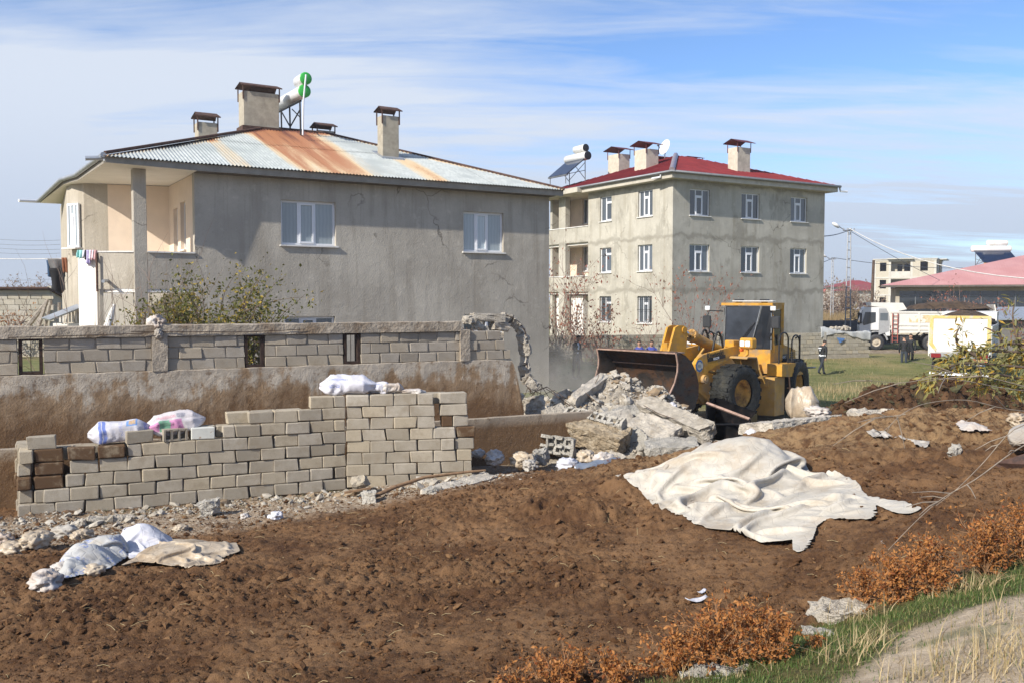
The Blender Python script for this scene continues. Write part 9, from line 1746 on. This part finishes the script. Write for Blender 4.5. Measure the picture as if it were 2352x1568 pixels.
# clods of manure: thousands
rs = np.random.RandomState(12); P_ = []; S_ = []
n_ = 190000; xx = rs.uniform(-9, 9.3, n_); yy = 4.6 + 12.0 * rs.rand(n_) ** 1.2; ok = (np.abs(xx) < yy * 0.60 + 0.6) & (bank_d(xx, yy) < -0.05); xx, yy = xx[ok], yy[ok]
den = sstep(-0.35, 0.35, fbm(xx * 0.8, yy * 0.8, oct=3, seed=44)); gdist = (np.c_[xx, yy] - J[:2]) @ NV[:2]; ok = (rs.rand(len(xx)) < 0.3 + 0.7 * den) & ((gdist < -0.35) | (xx > 0.2)); xx, yy = xx[ok], yy[ok]
zi = HF[2][np.clip(((xx - HF[0][0]) / (HF[0][1] - HF[0][0])).astype(int), 0, len(HF[0]) - 1), np.clip(((yy - HF[1][0]) / (HF[1][1] - HF[1][0])).astype(int), 0, len(HF[1]) - 1)]
sz = np.minimum(0.042, 0.0062 * (1 + rs.pareto(2.5, len(xx)))); CLOD = tint_mat('clod', (0.078, 0.037, 0.016, 1), (0.160, 0.084, 0.039, 1), (0.195, 0.110, 0.052, 1), bump=0.9)
big = sz > 0.018
stones('soil_clods', np.c_[xx, yy, zi + sz * 0.15][big], sz[big], CLOD, 'countless crumbly clods covering the manure', 13); stones('soil_crumbs', np.c_[xx, yy, zi + sz * 0.2][~big], sz[~big], CLOD, 'fine manure crumbs between the clods', 14, lo=True)
xs_, ys_, Z_, h_ = FH; i = rs.randint(0, len(xs_), 9000); j = rs.randint(0, len(ys_), 9000); k = h_[i, j] > 0.06; i, j = i[k], j[k]; sz = np.minimum(0.12, 0.022 * (1 + rs.pareto(2.2, len(i))))
stones('heap_clods', np.c_[xs_[i], ys_[j], Z_[i, j] + sz * 0.2], sz, tint_mat('fresh_clod', (0.040, 0.020, 0.010, 1), (0.115, 0.062, 0.031, 1), (0.085, 0.080, 0.042, 1), bump=0.9), 'dark clods on the fresh manure heap', 15)
# willow branches reaching in from the right edge
wl = empty('willow_shrub', (4.6, 6.2, 1.8), 0, 'willow shrub reaching in from the right edge with yellow-green leaves and bare twigs', 'shrub'); WO = Vector((4.6, 6.2, 1.8))
WB = pm('willow_bark', (0.24, 0.195, 0.15), 0.8, var=0.25, scale=20); WBD = pm('willow_bark_dark', (0.12, 0.085, 0.06), 0.8, var=0.25)
WLEAF = leaf_mat('willow_leaf', (0.27, 0.28, 0.13, 1), (0.50, 0.41, 0.11, 1), (0.62, 0.38, 0.05, 1), trans=0.45)
def smooth(pts, k=4):
    pts = [np.array(p, float) for p in pts]; out = []
    for i in range(len(pts) - 1):
        a = pts[max(i - 1, 0)]; b = pts[i]; c = pts[i + 1]; d = pts[min(i + 2, len(pts) - 1)]
        for j in range(k): t = j / k; out.append(0.5 * ((2 * b) + (-a + c) * t + (2 * a - 5 * b + 4 * c - d) * t * t + (-a + 3 * b - 3 * c + d) * t ** 3))
    return out + [pts[-1]]
leafy = [[(2420, 850, 6.2), (2340, 842, 6.1), (2270, 836, 6.0), (2200, 835, 5.9), (2150, 858, 5.9), (2126, 880, 5.9)], [(2420, 815, 6.3), (2330, 808, 6.2), (2260, 806, 6.1), (2205, 812, 6.0), (2165, 832, 6.0)], [(2420, 885, 6.1), (2340, 868, 6.0), (2270, 856, 5.9), (2215, 862, 5.9)], [(2420, 905, 6.2), (2350, 895, 6.1), (2290, 880, 6.0), (2250, 890, 6.0)], [(2380, 840, 6.4), (2345, 800, 6.3), (2332, 760, 6.3), (2326, 725, 6.3), (2330, 690, 6.3)], [(2400, 800, 6.4), (2350, 790, 6.3), (2300, 792, 6.2), (2255, 800, 6.1)], [(2300, 800, 6.2), (2296, 770, 6.2), (2262, 752, 6.2)], [(2240, 815, 6.0), (2205, 800, 6.0), (2196, 772, 6.0), (2205, 750, 6.0)], [(2420, 870, 6.5), (2380, 830, 6.5), (2345, 825, 6.4), (2300, 822, 6.3)]]
bare = [[(2420, 905, 6.0), (2300, 890, 5.8), (2230, 876, 5.7), (2150, 868, 5.6), (2070, 878, 5.6), (1988, 872, 5.5)], [(2420, 950, 6.0), (2310, 938, 5.8), (2220, 918, 5.7), (2130, 925, 5.6), (2075, 948, 5.5), (2040, 980, 5.5), (2010, 1004, 5.5)], [(2420, 985, 5.0), (2330, 1035, 4.9), (2240, 1100, 4.8), (2170, 1140, 4.8), (2110, 1190, 4.7), (2040, 1262, 4.7)], [(2420, 960, 5.6), (2330, 985, 5.5), (2260, 1060, 5.5), (2200, 1120, 5.4), (2150, 1160, 5.4)], [(2400, 900, 5.8), (2280, 868, 5.7), (2190, 855, 5.6), (2120, 845, 5.6)], [(2080, 950, 5.5), (2050, 955, 5.5), (2000, 962, 5.5)]]
spots = []
for pts in leafy:
    P_ = [Vector(p) - WO for p in smooth([W(*p) for p in pts])]; n = len(P_); m = MB(); m.tube(P_, [0.013 * (1 - 0.8 * i / n) for i in range(n)], 6); m.build('leafy_branch', WBD, wl, fix=False); spots += [(P_[i], P_[min(i + 1, n - 1)] - P_[max(i - 1, 0)]) for i in range(2, n)]
rsw = np.random.RandomState(9); wb = Vector((4.15, 6.5, 0)); wb.z = surf(4.15, 6.5) - 0.05
for pts in leafy + bare:
    if pts[0][0] < 2370: continue
    b = Vector(W(*pts[0])); a = wb + Vector((rsw.normal() * 0.06, rsw.normal() * 0.06, 0)); h = a.lerp(b, 0.5) + Vector((0.12, 0.05, 0.12)); P_ = [Vector(p) - WO for p in smooth([a, h, b])]; m = MB(); m.tube(P_, [0.022 - 0.010 * i / len(P_) for i in range(len(P_))], 6); m.build('stem', WBD, wl, fix=False)
for pts in bare:
    P_ = [Vector(p) - WO for p in smooth([W(*p) for p in pts])]; n = len(P_); m = MB(); m.tube(P_, [0.0038 * (1 - 0.7 * i / n) for i in range(n)], 6)
    for k in range(4):
        i = rsw.randint(3, n - 1); d = (P_[i] - P_[i - 1]).normalized() + Vector(rsw.normal(size=3)) * 0.5; q = P_[i]; L_ = rsw.uniform(0.08, 0.28); m.tube([q, q + d * L_ * 0.5, q + d * L_ + Vector((0, 0, -0.02))], [0.004, 0.003, 0.0015], 5)
    m.build('bare_branch', WB, wl, fix=False)
lm = []
for i in range(6):   # curved lance leaves
    v = []; L_ = 0.052; cv = 0.012 + 0.012 * (i % 3)
    for k in range(6): t = k / 5; w = 0.0072 * math.sin(math.pi * min(1, t * 0.92 + 0.08)) + 0.0004; z = -cv * t * t; v += [(t * L_, -w, z + 0.004), (t * L_, 0, z), (t * L_, w, z + 0.004)]
    f = [(3 * k + j, 3 * k + 3 + j, 3 * k + 4 + j, 3 * k + 1 + j) for k in range(5) for j in range(2)]; me = npmesh('willow_leaf', np.array(v), np.array(f)); vattr(me, 'tint', np.full(len(v), (i + 0.5) / 6)); me.materials.append(WLEAF); lm.append(me)
cnt = 0
far_P = []; far_D = []
for rep in range(34):
    for q, d in spots:
        if rsw.rand() > (0.5 if q.z + WO.z < 3.48 else 0.10): continue
        dd = d.normalized() * 0.7 + Vector(rsw.normal(size=3)) * 0.6 + Vector((0, 0, -0.25))
        if cnt < 290:
            o = bpy.data.objects.new('leaf', lm[rsw.randint(6)]); COL.objects.link(o); o.parent = wl; o.location = q + Vector(rsw.normal(size=3)) * 0.024; o.rotation_euler = (dd.to_track_quat('X', 'Z') @ Euler((rsw.uniform(-1.2, 1.2), 0, 0)).to_quaternion()).to_euler(); s = rsw.uniform(0.7, 1.2); o.scale = (s, s, s); cnt += 1
        else: far_P.append(q + Vector(rsw.normal(size=3)) * 0.024); far_D.append(dd)
me = leaves_mesh('more_leaves', [list(p) for p in far_P], [list(p) for p in far_D], 0.048, rsw, 0.28, 0.12); o = addobj('more_leaves', me, wl, WLEAF); o['kind'] = 'stuff'
# dust raised by the bucket
bm = bmesh.new(); bmesh.ops.create_icosphere(bm, subdivisions=3, radius=1.0); me = bpy.data.meshes.new('dust_cloud'); bm.to_mesh(me); bm.free(); o = addobj('dust_cloud', me); p = W(1290, 845, 29.0); o.location = (p[0] + 0.1, p[1], 1.15); o.scale = (2.2, 4.4, 1.75)
t = NT('dust'); t.N.remove(t.p); pv = t.N.new('ShaderNodeVolumePrincipled'); pv.inputs['Color'].default_value = (0.80, 0.76, 0.70, 1); pv.inputs['Anisotropy'].default_value = 0.2
tx = t.pos('obj'); ln_ = t.N.new('ShaderNodeVectorMath'); ln_.operation = 'LENGTH'; t.L.new(tx, ln_.inputs[0]); fall = t.rmap(ln_.outputs['Value'], 1.0, 0.15); dn = t.m('MULTIPLY', fall, t.rmap(t.noise(1.1, 4, 0.6), 0.38, 0.72)); t.L.new(t.m('MULTIPLY', dn, 0.55), pv.inputs['Density']); t.L.new(pv.outputs[0], t.N['Material Output'].inputs['Volume']); me.materials.append(t.mat); setup(o, 'pale dust cloud drifting between the house corner and the bucket', 'dust', kind='stuff')
# thin air haze over the whole place
m = MB(); m.box(-2600, 2600, -80, 4700, -1.5, 15); o = m.build('haze', None); t = NT('haze_air'); t.N.remove(t.p); pv = t.N.new('ShaderNodeVolumePrincipled'); pv.inputs['Color'].default_value = (0.86, 0.90, 1.0, 1); pv.inputs['Density'].default_value = 0.0006; pv.inputs['Anisotropy'].default_value = 0.3; t.L.new(pv.outputs[0], t.N['Material Output'].inputs['Volume']); o.data.materials.clear(); o.data.materials.append(t.mat); setup(o, 'thin pale haze in the air', 'haze', kind='stuff')
